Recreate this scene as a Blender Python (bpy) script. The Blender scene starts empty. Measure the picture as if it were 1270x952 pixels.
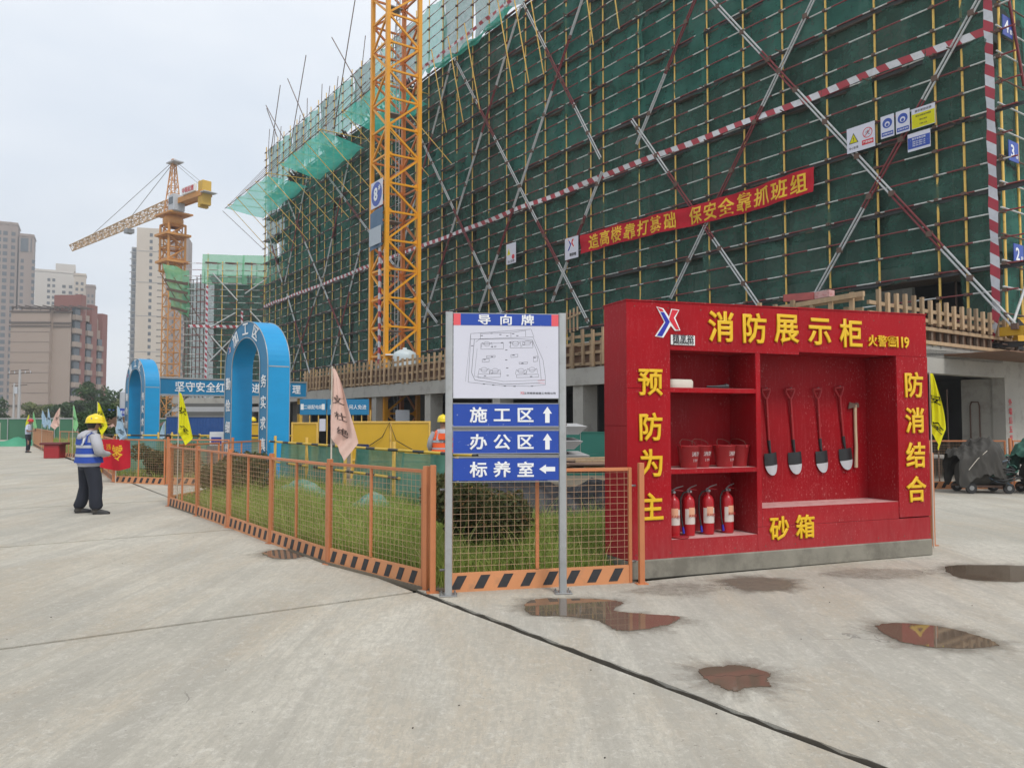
# Construction site beside a concrete road: scaffolded building, fire-equipment cabinet, barriers, cranes, towers.
import bpy, bmesh, math, random
import numpy as np
from mathutils import Vector, Matrix
R = math.radians
HAZE = True
random.seed(7)
rng = np.random.default_rng(7)
scene = bpy.context.scene
COL = scene.collection

# ------------------------------------------------------------------ camera
cam_d = bpy.data.cameras.new("camera"); cam = bpy.data.objects.new("camera", cam_d); COL.objects.link(cam)
cam.location = (0, 0, 1.68); cam.rotation_euler = (R(90) + math.atan(45 / 980), 0, 0)
cam_d.sensor_width = 36; cam_d.lens = 980 / 1270 * 36
cam_d.clip_start = 0.05; cam_d.clip_end = 5000
scene.camera = cam

# ------------------------------------------------------------------ sky, sun, exposure (overcast day)
SUN_EL, SUN_AZ = R(52), R(-35)
w = bpy.data.worlds.new("World"); scene.world = w; w.use_nodes = True
nt = w.node_tree; nt.nodes.clear()
sky = nt.nodes.new('ShaderNodeTexSky'); sky.sky_type = 'NISHITA'; sky.sun_disc = False
sky.sun_elevation = SUN_EL; sky.sun_rotation = R(145); sky.air_density = 1.0; sky.dust_density = 3.0
cloud = nt.nodes.new('ShaderNodeTexNoise'); cloud.inputs['Scale'].default_value = 2.2; cloud.inputs['Detail'].default_value = 4
tc = nt.nodes.new('ShaderNodeTexCoord')
mp = nt.nodes.new('ShaderNodeMapping'); mp.inputs['Scale'].default_value = (1, 1, 2.6)
nt.links.new(tc.outputs['Generated'], mp.inputs[0]); nt.links.new(mp.outputs[0], cloud.inputs['Vector'])
cr = nt.nodes.new('ShaderNodeValToRGB')
cr.color_ramp.elements[0].position = .32; cr.color_ramp.elements[0].color = (5.35, 5.85, 6.5, 1)
cr.color_ramp.elements[1].position = .68; cr.color_ramp.elements[1].color = (6.95, 7.15, 7.4, 1)
nt.links.new(cloud.outputs[0], cr.inputs[0])
mixw = nt.nodes.new('ShaderNodeMix'); mixw.data_type = 'RGBA'; mixw.inputs['Factor'].default_value = .88
nt.links.new(sky.outputs[0], mixw.inputs['A']); nt.links.new(cr.outputs[0], mixw.inputs['B'])
bg = nt.nodes.new('ShaderNodeBackground'); bg.inputs['Strength'].default_value = 0.128
wo = nt.nodes.new('ShaderNodeOutputWorld')
nt.links.new(mixw.outputs['Result'], bg.inputs['Color']); nt.links.new(bg.outputs[0], wo.inputs['Surface'])
sun_d = bpy.data.lights.new("sun", 'SUN'); sun_d.energy = 1.5; sun_d.angle = R(14); sun_d.color = (1, .965, .91)
sun = bpy.data.objects.new("sun", sun_d); COL.objects.link(sun)
sd = Vector((math.cos(SUN_EL) * math.sin(R(35)), -math.cos(SUN_EL) * math.cos(R(35)), math.sin(SUN_EL)))  # towards the sun
sun.rotation_euler = sd.to_track_quat('Z', 'Y').to_euler(); sun.location = (0, 0, 60)
scene.view_settings.view_transform = 'Standard'; scene.view_settings.look = 'None'
scene.view_settings.exposure = 0.34; scene.view_settings.gamma = 1
scene.cycles.max_bounces = 7; scene.cycles.transparent_max_bounces = 24
scene.cycles.diffuse_bounces = 3; scene.cycles.use_denoising = True

# ------------------------------------------------------------------ helpers
class MB:
    def __init__(s): s.v = []; s.f = []; s.m = []; s.sm = []
    def add(s, vs, fs, mat=0, smooth=False):
        o = len(s.v); s.v += [tuple(v) for v in vs]
        for f in fs: s.f.append(tuple(i + o for i in f)); s.m.append(mat); s.sm.append(smooth)
        return s
    def box(s, c, d, rz=0, mat=0, rx=0, ry=0):
        x, y, z = d[0] / 2, d[1] / 2, d[2] / 2
        vs = [Vector((a * x, b * y, e * z)) for a in (-1, 1) for b in (-1, 1) for e in (-1, 1)]
        if rz or rx or ry:
            m = Matrix.Rotation(rz, 3, 'Z') @ Matrix.Rotation(ry, 3, 'Y') @ Matrix.Rotation(rx, 3, 'X'); vs = [m @ v for v in vs]
        vs = [v + Vector(c) for v in vs]
        return s.add(vs, [(0, 1, 3, 2), (4, 6, 7, 5), (0, 4, 5, 1), (2, 3, 7, 6), (0, 2, 6, 4), (1, 5, 7, 3)], mat)
    def bb(s, x0, x1, y0, y1, z0, z1, mat=0):
        return s.box(((x0 + x1) / 2, (y0 + y1) / 2, (z0 + z1) / 2), (x1 - x0, y1 - y0, z1 - z0), 0, mat)
    def bevbox(s, x0, x1, y0, y1, z0, z1, b=.01, mat=0):
        # box with chamfered vertical and horizontal edges (cheap 3-ring stack)
        def ring(z, i):
            X0, X1, Y0, Y1 = x0 + i, x1 - i, y0 + i, y1 - i; c = b
            return [(X0 + c, Y0, z), (X1 - c, Y0, z), (X1, Y0 + c, z), (X1, Y1 - c, z), (X1 - c, Y1, z), (X0 + c, Y1, z), (X0, Y1 - c, z), (X0, Y0 + c, z)]
        rs = [ring(z0, b), ring(z0 + b, 0), ring(z1 - b, 0), ring(z1, b)]
        vs = sum(rs, []); fs = [tuple(range(7, -1, -1)), tuple(range(24, 32))]
        for k in range(3):
            for i in range(8): fs.append((k * 8 + i, k * 8 + (i + 1) % 8, k * 8 + 8 + (i + 1) % 8, k * 8 + 8 + i))
        return s.add(vs, fs, mat)
    def tube(s, p, q, r, n=6, r2=None, mat=0, cap=True, smooth=True):
        p, q = Vector(p), Vector(q); d = (q - p)
        if d.length < 1e-6: return s
        d.normalize(); a = d.orthogonal().normalized(); b = d.cross(a); r2 = r if r2 is None else r2
        vs = []
        for c, rr in ((p, r), (q, r2)):
            for i in range(n):
                t = 2 * math.pi * (i + .5) / n; vs.append(c + a * math.cos(t) * rr + b * math.sin(t) * rr)
        fs = [(i, (i + 1) % n, n + (i + 1) % n, n + i) for i in range(n)]
        s.add(vs, fs, mat, smooth and n > 4)
        if cap: s.add(vs, [tuple(range(n - 1, -1, -1)), tuple(range(n, 2 * n))], mat)
        return s
    def path(s, pts, r, n=6, mat=0):
        pts = [Vector(p) for p in pts]; rs = r if isinstance(r, (list, tuple)) else [r] * len(pts)
        vs = []; up = None
        for i, p in enumerate(pts):
            d = (pts[min(i + 1, len(pts) - 1)] - pts[max(i - 1, 0)]).normalized()
            if up is None: up = d.orthogonal().normalized()
            up = (up - d * up.dot(d)).normalized(); b = d.cross(up)
            for k in range(n):
                t = 2 * math.pi * k / n; vs.append(p + up * math.cos(t) * rs[i] + b * math.sin(t) * rs[i])
        fs = []
        for i in range(len(pts) - 1):
            for k in range(n): fs.append((i * n + k, i * n + (k + 1) % n, i * n + n + (k + 1) % n, i * n + n + k))
        s.add(vs, fs, mat, True)
        return s.add(vs, [tuple(range(n - 1, -1, -1)), tuple(range(len(vs) - n, len(vs)))], mat)
    def beam(s, p, q, wd, ht, mat=0, up=(0, 0, 1)):
        p, q = Vector(p), Vector(q); d = (q - p).normalized(); u = Vector(up)
        if abs(d.dot(u)) > .95: u = Vector((0, 1, 0))
        a = d.cross(u).normalized() * wd / 2; b = a.cross(d).normalized() * ht / 2
        vs = [c + sa * a + sb * b for c in (p, q) for sa, sb in ((-1, -1), (1, -1), (1, 1), (-1, 1))]
        return s.add(vs, [(3, 2, 1, 0), (4, 5, 6, 7)] + [(i, (i + 1) % 4, 4 + (i + 1) % 4, 4 + i) for i in range(4)], mat)
    def lathe(s, prof, c=(0, 0, 0), n=20, mat=0, smooth=True, ax=1, ay=1, a0=0, a1=2 * math.pi):
        vs = []; full = abs(a1 - a0 - 2 * math.pi) < 1e-6; N = n if full else n + 1
        for r, z in prof:
            for i in range(N):
                t = a0 + (a1 - a0) * i / n; vs.append((c[0] + r * math.cos(t) * ax, c[1] + r * math.sin(t) * ay, c[2] + z))
        fs = []
        for k in range(len(prof) - 1):
            for i in range(n): j = (i + 1) % N; fs.append((k * N + i, k * N + j, k * N + N + j, k * N + N + i))
        return s.add(vs, fs, mat, smooth)
    def loft(s, rings, n=16, mat=0, cap=True, pw=2.0):
        # rings: (cx,cy,cz,rx,ry[,tilt_x])
        vs = []
        for g in rings:
            cx, cy, cz, rx, ry = g[:5]; tl = g[5] if len(g) > 5 else 0
            for i in range(n):
                t = 2 * math.pi * i / n; c_, s_ = math.cos(t), math.sin(t)
                x = math.copysign(abs(c_) ** (2 / pw), c_) * rx; y = math.copysign(abs(s_) ** (2 / pw), s_) * ry
                vs.append((cx + x, cy + y * math.cos(tl), cz + y * math.sin(tl)))
        fs = []
        for k in range(len(rings) - 1):
            for i in range(n): j = (i + 1) % n; fs.append((k * n + i, k * n + j, k * n + n + j, k * n + n + i))
        s.add(vs, fs, mat, True)
        if cap: s.add(vs, [tuple(range(n - 1, -1, -1)), tuple(range(len(vs) - n, len(vs)))], mat)
        return s
    def prism(s, poly, y0, y1, mat=0):  # polygon in x,z extruded along y
        n = len(poly); vs = [(x, y0, z) for x, z in poly] + [(x, y1, z) for x, z in poly]
        return s.add(vs, [tuple(range(n)), tuple(range(2 * n - 1, n - 1, -1))] + [(i, n + i, n + (i + 1) % n, (i + 1) % n) for i in range(n)], mat)
    def slab(s, poly, z0, z1, mat=0):   # polygon in x,y (ccw) extruded in z
        n = len(poly); vs = [(x, y, z0) for x, y in poly] + [(x, y, z1) for x, y in poly]
        return s.add(vs, [tuple(range(n - 1, -1, -1)), tuple(range(n, 2 * n))] + [(i, (i + 1) % n, n + (i + 1) % n, n + i) for i in range(n)], mat)
    def mesh(s, name, mats):
        me = bpy.data.meshes.new(name); me.from_pydata(s.v, [], s.f)
        for m in (mats if isinstance(mats, (list, tuple)) else [mats]): me.materials.append(m)
        me.polygons.foreach_set('material_index', s.m); me.polygons.foreach_set('use_smooth', s.sm)
        me.validate(); me.update(); return me
    def build(s, name, mats, parent=None, **k): return obj(name, s.mesh(name, mats), parent, **k)

def obj(name, me, parent=None, loc=None, rot=None, scale=None, **props):
    o = bpy.data.objects.new(name, me); COL.objects.link(o)
    if parent: o.parent = parent
    if loc is not None: o.location = loc
    if rot is not None: o.rotation_euler = rot
    if scale is not None: o.scale = scale
    for k, v in props.items(): o[k] = v
    return o
def thing(name, label, cat, loc=(0, 0, 0), rz=0, group=None):
    o = bpy.data.objects.new(name, None); COL.objects.link(o); o.empty_display_size = .1
    o.location = loc; o.rotation_euler = (0, 0, rz); o['label'] = label; o['category'] = cat
    if group: o['group'] = group
    return o
def tag(o, label, cat, group=None):
    o['label'] = label; o['category'] = cat
    if group: o['group'] = group
    return o
KIDS = {}
def kids(r): return [c for c in bpy.data.objects if c.parent == r]
def copy_tree(root, loc, rz, label, group=None):
    r = root.copy(); COL.objects.link(r); r.location = loc; r.rotation_euler = (0, 0, rz); r['label'] = label
    if group: r['group'] = group
    if root.name not in KIDS: KIDS[root.name] = [(c, kids(c)) for c in kids(root)]
    for c, gs in KIDS[root.name]:
        d = c.copy(); COL.objects.link(d); d.parent = r
        for g in gs: e = g.copy(); COL.objects.link(e); e.parent = d
    return r
def structure(o): o['kind'] = 'structure'; return o

# ------------------------------------------------------------------ text (built-in font -> mesh)
def text_data(s, size=1.0, ext=.004, bold=.02, sx=1.0, res=2, spacing=1.0):
    c = bpy.data.curves.new('t', 'FONT'); c.body = s; c.size = size; c.extrude = ext; c.bevel_depth = bold * size * .8; c.bevel_resolution = 0
    c.resolution_u = res; c.align_x = 'CENTER'; c.space_character = spacing
    o = bpy.data.objects.new('t', c); me = bpy.data.meshes.new_from_object(o)
    bpy.data.objects.remove(o); bpy.data.curves.remove(c)
    n = len(me.vertices); co = np.empty(n * 3, np.float32); me.vertices.foreach_get('co', co); co = co.reshape(-1, 3)
    cx = (co[:, 0].min() + co[:, 0].max()) / 2; cy = (co[:, 1].min() + co[:, 1].max()) / 2
    e_ = ext + bold * size * .8; zz = np.clip(co[:, 2] / max(e_, 1e-6), -1, 1) * (ext + .0006)
    out = np.stack([(co[:, 0] - cx) * sx, -zz, co[:, 1] - cy], 1)   # upright, facing -y
    me.vertices.foreach_set('co', out.ravel()); me.update(); return me
def text(name, s, size, x, y, z, mat, parent, ext=.004, bold=.02, sx=1.0, rz=0, res=2, ry=0, spacing=1.0, func=None):
    me = text_data(s, size, ext, bold, sx, res, spacing); me.materials.append(mat)
    o = obj(name, me, parent, (x, y, z), (0, ry, rz))
    if func:
        for v in me.vertices:
            p = func(v.co.x + x, v.co.z + z); v.co = (p[0], p[1] + v.co.y - .004, p[2])
        o.location = (0, 0, 0)
    return o

# ------------------------------------------------------------------ materials
def nmat(name):
    m = bpy.data.materials.new(name); m.use_nodes = True; t = m.node_tree; b = t.nodes['Principled BSDF']; return m, t, b
def node(t, kind, **k):
    n = t.nodes.new(kind)
    for a, v in k.items():
        if a in n.inputs: n.inputs[a].default_value = v
        else: setattr(n, a, v)
    return n
def coords(t, kind='Object', scale=(1, 1, 1), rot=(0, 0, 0)):
    if kind == 'World': g = t.nodes.new('ShaderNodeNewGeometry'); o = g.outputs['Position']
    else: g = t.nodes.new('ShaderNodeTexCoord'); o = g.outputs[kind]
    m = t.nodes.new('ShaderNodeMapping'); m.inputs['Scale'].default_value = scale; m.inputs['Rotation'].default_value = rot
    t.links.new(o, m.inputs[0]); return m.outputs[0]
def noise(t, vec, scale, detail=4, rough=.55, dist=0):
    n = t.nodes.new('ShaderNodeTexNoise'); n.inputs['Scale'].default_value = scale; n.inputs['Detail'].default_value = detail
    n.inputs['Roughness'].default_value = rough; n.inputs['Distortion'].default_value = dist
    t.links.new(vec, n.inputs['Vector']); return n.outputs[0]
def ramp(t, fac, a, b, ca=(0, 0, 0, 1), cb=(1, 1, 1, 1)):
    n = t.nodes.new('ShaderNodeValToRGB'); e = n.color_ramp.elements
    e[0].position = a; e[1].position = b; e[0].color = ca; e[1].color = cb; t.links.new(fac, n.inputs[0]); return n.outputs[0]
def mix(t, fac, a, b, mode='MIX'):
    n = t.nodes.new('ShaderNodeMix'); n.data_type = 'RGBA'; n.blend_type = mode
    for sock, v in (('Factor', fac), ('A', a), ('B', b)):
        if hasattr(v, 'is_linked'): t.links.new(v, n.inputs[sock])
        elif sock == 'Factor': n.inputs[sock].default_value = v
        else: n.inputs[sock].default_value = (*v[:3], 1)
    return n.outputs['Result']
def math_(t, op, a, b=0):
    n = t.nodes.new('ShaderNodeMath'); n.operation = op
    for i, v in enumerate((a, b)):
        if hasattr(v, 'is_linked'): t.links.new(v, n.inputs[i])
        else: n.inputs[i].default_value = v
    return n.outputs[0]
def bump(t, b, h, strength=.2, dist=.01):
    n = t.nodes.new('ShaderNodeBump'); n.inputs['Strength'].default_value = strength; n.inputs['Distance'].default_value = dist
    t.links.new(h, n.inputs['Height']); t.links.new(n.outputs[0], b.inputs['Normal'])
def pm(name, col, rough=.6, metal=0, var=.14, scale=3, dirt=None, bmp=.12, bscale=60, kind='Object', stretch=(1, 1, 1), rnd=0, spec=.5):
    m, t, b = nmat(name); v = coords(t, kind, stretch)
    c = mix(t, noise(t, v, scale, 5), [x * (1 - var) for x in col], [min(1, x * (1 + var)) for x in col])
    if rnd:
        oi = t.nodes.new('ShaderNodeObjectInfo')
        c = mix(t, oi.outputs['Random'], c, mix(t, 1.0, c, [1 - rnd] * 3, 'MULTIPLY'))
    if dirt:
        dc, lo, hi, ds, am = dirt
        f = ramp(t, noise(t, v, ds, 6, .65), lo, hi); c = mix(t, math_(t, 'MULTIPLY', f, am), c, dc)
    t.links.new(c, b.inputs['Base Color']); b.inputs['Roughness'].default_value = rough; b.inputs['Metallic'].default_value = metal
    b.inputs['Specular IOR Level'].default_value = spec
    if bmp: bump(t, b, noise(t, v, bscale, 3), bmp, .004)
    return m
def stripes(name, ca, cb, vec_scale=(1, 0, 0), duty=.5, jitter=0, rough=.5, off=0.0, dirt=.25, rowjit=None):
    # two-colour painted bands: dot(local position, vec_scale) mod 1 < duty
    m, t, b = nmat(name); tcn = t.nodes.new('ShaderNodeTexCoord')
    d = t.nodes.new('ShaderNodeVectorMath'); d.operation = 'DOT_PRODUCT'; t.links.new(tcn.outputs['Object'], d.inputs[0]); d.inputs[1].default_value = vec_scale
    v = math_(t, 'ADD', d.outputs['Value'], off)
    if jitter: v = math_(t, 'ADD', v, math_(t, 'MULTIPLY', noise(t, coords(t, 'Object'), 1.2, 1), jitter))
    if rowjit:
        sp = t.nodes.new('ShaderNodeSeparateXYZ'); t.links.new(tcn.outputs['Object'], sp.inputs[0])
        rr = math_(t, 'FLOOR', math_(t, 'MULTIPLY', sp.outputs['Z'], rowjit))
        wn = t.nodes.new('ShaderNodeTexWhiteNoise'); wn.noise_dimensions = '1D'; t.links.new(rr, wn.inputs['W'])
        v = math_(t, 'ADD', v, math_(t, 'MULTIPLY', wn.outputs['Value'], .35))
    f = math_(t, 'LESS_THAN', math_(t, 'FRACT', v), duty)
    c = mix(t, f, ca, cb)
    c = mix(t, math_(t, 'MULTIPLY', ramp(t, noise(t, coords(t, 'Object'), 7, 5, .65), .45, .75), dirt), c, (.13, .10, .08))
    t.links.new(c, b.inputs['Base Color']); b.inputs['Roughness'].default_value = rough
    return m
def net(name, ca, cb, alpha=.7, trans=.35, scale=(1, 1, 1), var=.1, rnd=True):
    m, t, b = nmat(name); t.nodes.remove(b); out = t.nodes['Material Output']
    v = coords(t, 'Object', scale)
    c = mix(t, ramp(t, noise(t, v, .9, 6, .6, .4), .35, .68), ca, cb)
    wv = ramp(t, noise(t, coords(t, 'Object', (2, 2, 26)), 1.5, 3), .3, .75)
    c = mix(t, math_(t, 'MULTIPLY', wv, .35), c, [x * .6 for x in ca])
    if rnd:
        oi = t.nodes.new('ShaderNodeObjectInfo'); c = mix(t, math_(t, 'MULTIPLY', oi.outputs['Random'], .6), c, [x * .7 for x in cb])
    df = t.nodes.new('ShaderNodeBsdfDiffuse'); tr = t.nodes.new('ShaderNodeBsdfTranslucent'); tp = t.nodes.new('ShaderNodeBsdfTransparent')
    t.links.new(c, df.inputs['Color']); t.links.new(c, tr.inputs['Color'])
    m1 = t.nodes.new('ShaderNodeMixShader'); m1.inputs[0].default_value = trans
    t.links.new(df.outputs[0], m1.inputs[1]); t.links.new(tr.outputs[0], m1.inputs[2])
    a = math_(t, 'ADD', alpha - var, math_(t, 'MULTIPLY', noise(t, v, 3.5, 4), 2 * var))
    m2 = t.nodes.new('ShaderNodeMixShader'); t.links.new(a, m2.inputs[0])
    t.links.new(tp.outputs[0], m2.inputs[1]); t.links.new(m1.outputs[0], m2.inputs[2]); t.links.new(m2.outputs[0], out.inputs['Surface'])
    return m
def cloth(name, col, rough=.8, trans=.25, var=.1):
    m, t, b = nmat(name)
    c = mix(t, noise(t, coords(t), 6, 4), [x * (1 - var) for x in col], [min(1, x * (1 + var)) for x in col])
    t.links.new(c, b.inputs['Base Color']); b.inputs['Roughness'].default_value = rough; b.inputs['Specular IOR Level'].default_value = .2
    tr = t.nodes.new('ShaderNodeBsdfTranslucent'); t.links.new(c, tr.inputs['Color'])
    ms = t.nodes.new('ShaderNodeMixShader'); ms.inputs[0].default_value = trans; out = t.nodes['Material Output']
    t.links.new(b.outputs[0], ms.inputs[1]); t.links.new(tr.outputs[0], ms.inputs[2]); t.links.new(ms.outputs[0], out.inputs['Surface'])
    bump(t, b, noise(t, coords(t), 14, 3), .3, .02)
    return m

def road_mat(name, base, stain, dark):
    m, t, b = nmat(name); P = coords(t, 'World')
    ang = R(-34.6)
    big = noise(t, P, .30, 6, .65, .8)
    c = mix(t, ramp(t, big, .40, .60), [x * .72 for x in base], [min(1, x * 1.13) for x in base])
    c = mix(t, math_(t, 'MULTIPLY', ramp(t, noise(t, P, 1.1, 7, .72, .6), .44, .60), .45), c, [x * .80 for x in base])
    # drag marks of a broom and of wheels along the road
    vs = coords(t, 'World', (9, .45, 1), (0, 0, ang))
    c = mix(t, math_(t, 'MULTIPLY', ramp(t, noise(t, vs, 1.0, 6, .7, .8), .50, .66), .30), c, [x * 1.22 for x in base])
    vs2 = coords(t, 'World', (2.6, .16, 1), (0, 0, R(-30)))
    c = mix(t, math_(t, 'MULTIPLY', ramp(t, noise(t, vs2, 1.0, 5, .65, .5), .49, .58), .42), c, dark)
    vs3 = coords(t, 'World', (1, .35, 1), (0, 0, R(62)))
    c = mix(t, math_(t, 'MULTIPLY', ramp(t, noise(t, vs3, .8, 6, .7, 1.0), .46, .62), .52), c, stain)
    c = mix(t, math_(t, 'MULTIPLY', ramp(t, noise(t, coords(t, 'World', (1, .5, 1), (0, 0, R(80))), 3.5, 7, .75, 2.2), .56, .66), .38), c, (.72, .69, .62))
    c = mix(t, math_(t, 'MULTIPLY', ramp(t, noise(t, P, 5.5, 6, .8, 1.2), .58, .66), .5), c, [x * .68 for x in base])
    c = mix(t, math_(t, 'MULTIPLY', ramp(t, noise(t, P, 30, 3, .6), .66, .71), .6), c, (.12, .105, .09))
    c = mix(t, math_(t, 'MULTIPLY', ramp(t, noise(t, P, 95, 3, .7), .40, .62), .40), c, [x * .70 for x in base])
    c = mix(t, math_(t, 'MULTIPLY', ramp(t, noise(t, coords(t, 'World', (30, 5, 1), (0, 0, R(-38))), 1.0, 6, .75, .4), .48, .56), .42), c, [x * .62 for x in base])
    c = mix(t, math_(t, 'MULTIPLY', ramp(t, noise(t, P, 14, 7, .8, .5), .50, .57), .50), c, [x * .70 for x in base])
    c = mix(t, math_(t, 'MULTIPLY', ramp(t, noise(t, P, 16, 8, .85, .8), .53, .62), .45), c, (.72, .69, .61))
    c = mix(t, math_(t, 'MULTIPLY', ramp(t, noise(t, P, 180, 2, .8), .42, .58), .30), c, [x * .62 for x in base])
    # hairline cracks
    wv_ = t.nodes.new('ShaderNodeTexVoronoi'); wv_.feature = 'DISTANCE_TO_EDGE'; wv_.inputs['Scale'].default_value = .42
    nz__ = t.nodes.new('ShaderNodeTexNoise'); nz__.inputs['Scale'].default_value = 1.4; nz__.inputs['Detail'].default_value = 6; t.links.new(P, nz__.inputs['Vector'])
    av = t.nodes.new('ShaderNodeVectorMath'); av.operation = 'MULTIPLY_ADD'; t.links.new(nz__.outputs['Color'], av.inputs[0]); av.inputs[1].default_value = (.9, .9, 0); t.links.new(P, av.inputs[2]); t.links.new(av.outputs[0], wv_.inputs['Vector'])
    crk = math_(t, 'MULTIPLY', math_(t, 'LESS_THAN', wv_.outputs['Distance'], .0022), ramp(t, noise(t, P, .5, 2), .62, .64))
    c = mix(t, math_(t, 'MULTIPLY', crk, .5), c, (.12, .11, .10))
    # tyre tread traces: two faint ladder bands
    rv = coords(t, 'World', (1, 1, 1), (0, 0, R(-38)))
    sp = t.nodes.new('ShaderNodeSeparateXYZ'); t.links.new(rv, sp.inputs[0])
    for x0, wd in ((-3.05, .13), (-1.35, .13), (-4.9, .10)):
        band = math_(t, 'LESS_THAN', math_(t, 'ABSOLUTE', math_(t, 'SUBTRACT', math_(t, 'ADD', sp.outputs['X'], math_(t, 'MULTIPLY', noise(t, P, .25, 1), .5)), x0)), wd)
        tread = math_(t, 'LESS_THAN', math_(t, 'FRACT', math_(t, 'MULTIPLY', math_(t, 'ADD', sp.outputs['Y'], math_(t, 'ABSOLUTE', math_(t, 'MULTIPLY', math_(t, 'SUBTRACT', sp.outputs['X'], x0), 1.2))), 13)), .45)
        f = math_(t, 'MULTIPLY', math_(t, 'MULTIPLY', band, tread), math_(t, 'MULTIPLY', ramp(t, noise(t, P, 1.7, 4), .42, .58), .5))
        c = mix(t, f, c, dark)
    t.links.new(c, b.inputs['Base Color'])
    rr = t.nodes.new('ShaderNodeMapRange'); t.links.new(big, rr.inputs['Value']); rr.inputs['To Min'].default_value = .62; rr.inputs['To Max'].default_value = .92
    t.links.new(rr.outputs[0], b.inputs['Roughness']); b.inputs['Specular IOR Level'].default_value = .35
    h = math_(t, 'ADD', noise(t, P, 90, 4, .7), math_(t, 'MULTIPLY', noise(t, vs, 1.0, 5, .7), 1.4))
    h = math_(t, 'ADD', h, math_(t, 'MULTIPLY', noise(t, P, 1.2, 3), 2.0))
    h = math_(t, 'ADD', h, math_(t, 'MULTIPLY', noise(t, P, 16, 8, .8), 2.2))
    bump(t, b, h, .55, .014)
    return m

def panel_red(name, base):
    m, t, b = nmat(name); v = coords(t)
    c = mix(t, ramp(t, noise(t, v, 1.3, 5), .3, .75), [x * .82 for x in base], [min(1, x * 1.1) for x in base])
    drip = noise(t, coords(t, 'Object', (38, 38, 3.2)), 1, 4, .7)
    c = mix(t, math_(t, 'MULTIPLY', ramp(t, drip, .54, .70), .26), c, (.42, .09, .09))
    zone = ramp(t, noise(t, v, 1.1, 4), .44, .60)
    sc = ramp(t, noise(t, coords(t, 'Object', (62, 62, 27)), 1, 3, .55), .615, .66)
    c = mix(t, math_(t, 'MULTIPLY', math_(t, 'MULTIPLY', sc, zone), .34), c, (.58, .30, .29))
    sc2 = ramp(t, noise(t, v, 75, 2, .5), .67, .71)
    c = mix(t, math_(t, 'MULTIPLY', math_(t, 'MULTIPLY', sc2, ramp(t, noise(t, v, 1.7, 2), .45, .6)), .4), c, (.55, .32, .31))
    # pale cement splash rising from the foot
    sp = t.nodes.new('ShaderNodeSeparateXYZ'); t.links.new(v, sp.inputs[0])
    low = t.nodes.new('ShaderNodeMapRange'); t.links.new(sp.outputs['Z'], low.inputs['Value'])
    low.inputs['From Min'].default_value = .9; low.inputs['From Max'].default_value = .2
    c = mix(t, math_(t, 'MULTIPLY', math_(t, 'MULTIPLY', low.outputs[0], noise(t, coords(t, 'Object', (20, 20, 5)), 1, 4)), .35), c, (.45, .17, .17))
    t.links.new(c, b.inputs['Base Color']); b.inputs['Roughness'].default_value = .5; b.inputs['Specular IOR Level'].default_value = .16
    bump(t, b, drip, .12, .004)
    return m

K = {}
K['road'] = road_mat('road concrete', (.57, .53, .445), (.49, .385, .26), (.27, .25, .215))
K['yard'] = road_mat('yard concrete', (.575, .54, .46), (.49, .39, .265), (.27, .25, .22))
K['soil'] = pm('bare soil', (.17, .14, .10), .95, var=.3, scale=1.5, kind='World', bmp=.4, bscale=12)
K['ground'] = pm('site ground', (.27, .25, .21), .95, var=.22, scale=.12, kind='World', bmp=.2, bscale=6)
K['edge'] = pm('dirty shaded slab edge', (.10, .085, .065), .95, var=.4, scale=14, kind='World')  # dirt and joint shade put into one dark brown
K['gap'] = pm('joint dirt', (.035, .031, .026), .95, var=.3, scale=8, kind='World')
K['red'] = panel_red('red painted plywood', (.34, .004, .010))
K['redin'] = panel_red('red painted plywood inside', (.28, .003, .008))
K['plinth'] = pm('cement plinth', (.23, .215, .175), .9, var=.3, scale=4, dirt=((.11, .10, .08), .45, .62, 2.5, .6), bmp=.4, bscale=30)
K['gold'] = pm('yellow acrylic letter', (.74, .45, .006), .4, var=.05, scale=2, bmp=0)
K['white'] = pm('white paint', (.78, .78, .77), .5, var=.05, scale=3, bmp=0)
K['whitetext'] = pm('white lettering', (.80, .81, .82), .5, var=.03, bmp=0)
K['black'] = pm('black print', (.018, .018, .02), .6, var=.2, bmp=0)
K['blackrub'] = pm('black rubber', (.02, .02, .02), .55, var=.3, scale=9)
K['logoblue'] = pm('logo blue', (.012, .02, .35), .4, var=.05, bmp=0)
K['logored'] = pm('logo red', (.60, .012, .03), .4, var=.05, bmp=0)
K['dust'] = pm('dusty red board', (.56, .33, .31), .85, var=.25, scale=7, dirt=((.42, .06, .06), .5, .7, 9, .7))
K['orange'] = pm('orange paint', (.60, .215, .085), .45, var=.12, scale=4, dirt=((.30, .12, .05), .58, .78, 9, .7), rnd=.22)
K['orangewire'] = pm('orange wire', (.52, .33, .20), .5, var=.15, bmp=0)
K['kick'] = pm('kick plate orange', (.60, .255, .11), .5, var=.12, scale=3, dirt=((.30, .17, .10), .55, .75, 6, .6))
K['stripe'] = pm('kick plate stripe', (.028, .028, .032), .6, var=.3, scale=20, dirt=((.35, .30, .26), .66, .74, 18, .6), bmp=0)
K['galv'] = pm('galvanised steel', (.42, .43, .43), .42, .6, var=.22, scale=5, dirt=((.22, .20, .17), .55, .8, 8, .5))
K['steel'] = pm('dull steel', (.30, .30, .30), .45, .7, var=.2, scale=8)
K['signblue'] = pm('sign blue', (.012, .058, .36), .38, var=.10, scale=3, dirt=((.45, .5, .62), .66, .70, 22, .7), bmp=0)
K['signpink'] = pm('sign coral', (.75, .10, .12), .4, var=.05, bmp=0)
K['signwhite'] = pm('sign white', (.62, .62, .70), .4, var=.04, scale=2, dirt=((.35, .33, .33), .68, .72, 30, .5), bmp=0)
K['line'] = pm('drawing line', (.06, .06, .08), .6, bmp=0)
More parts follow.
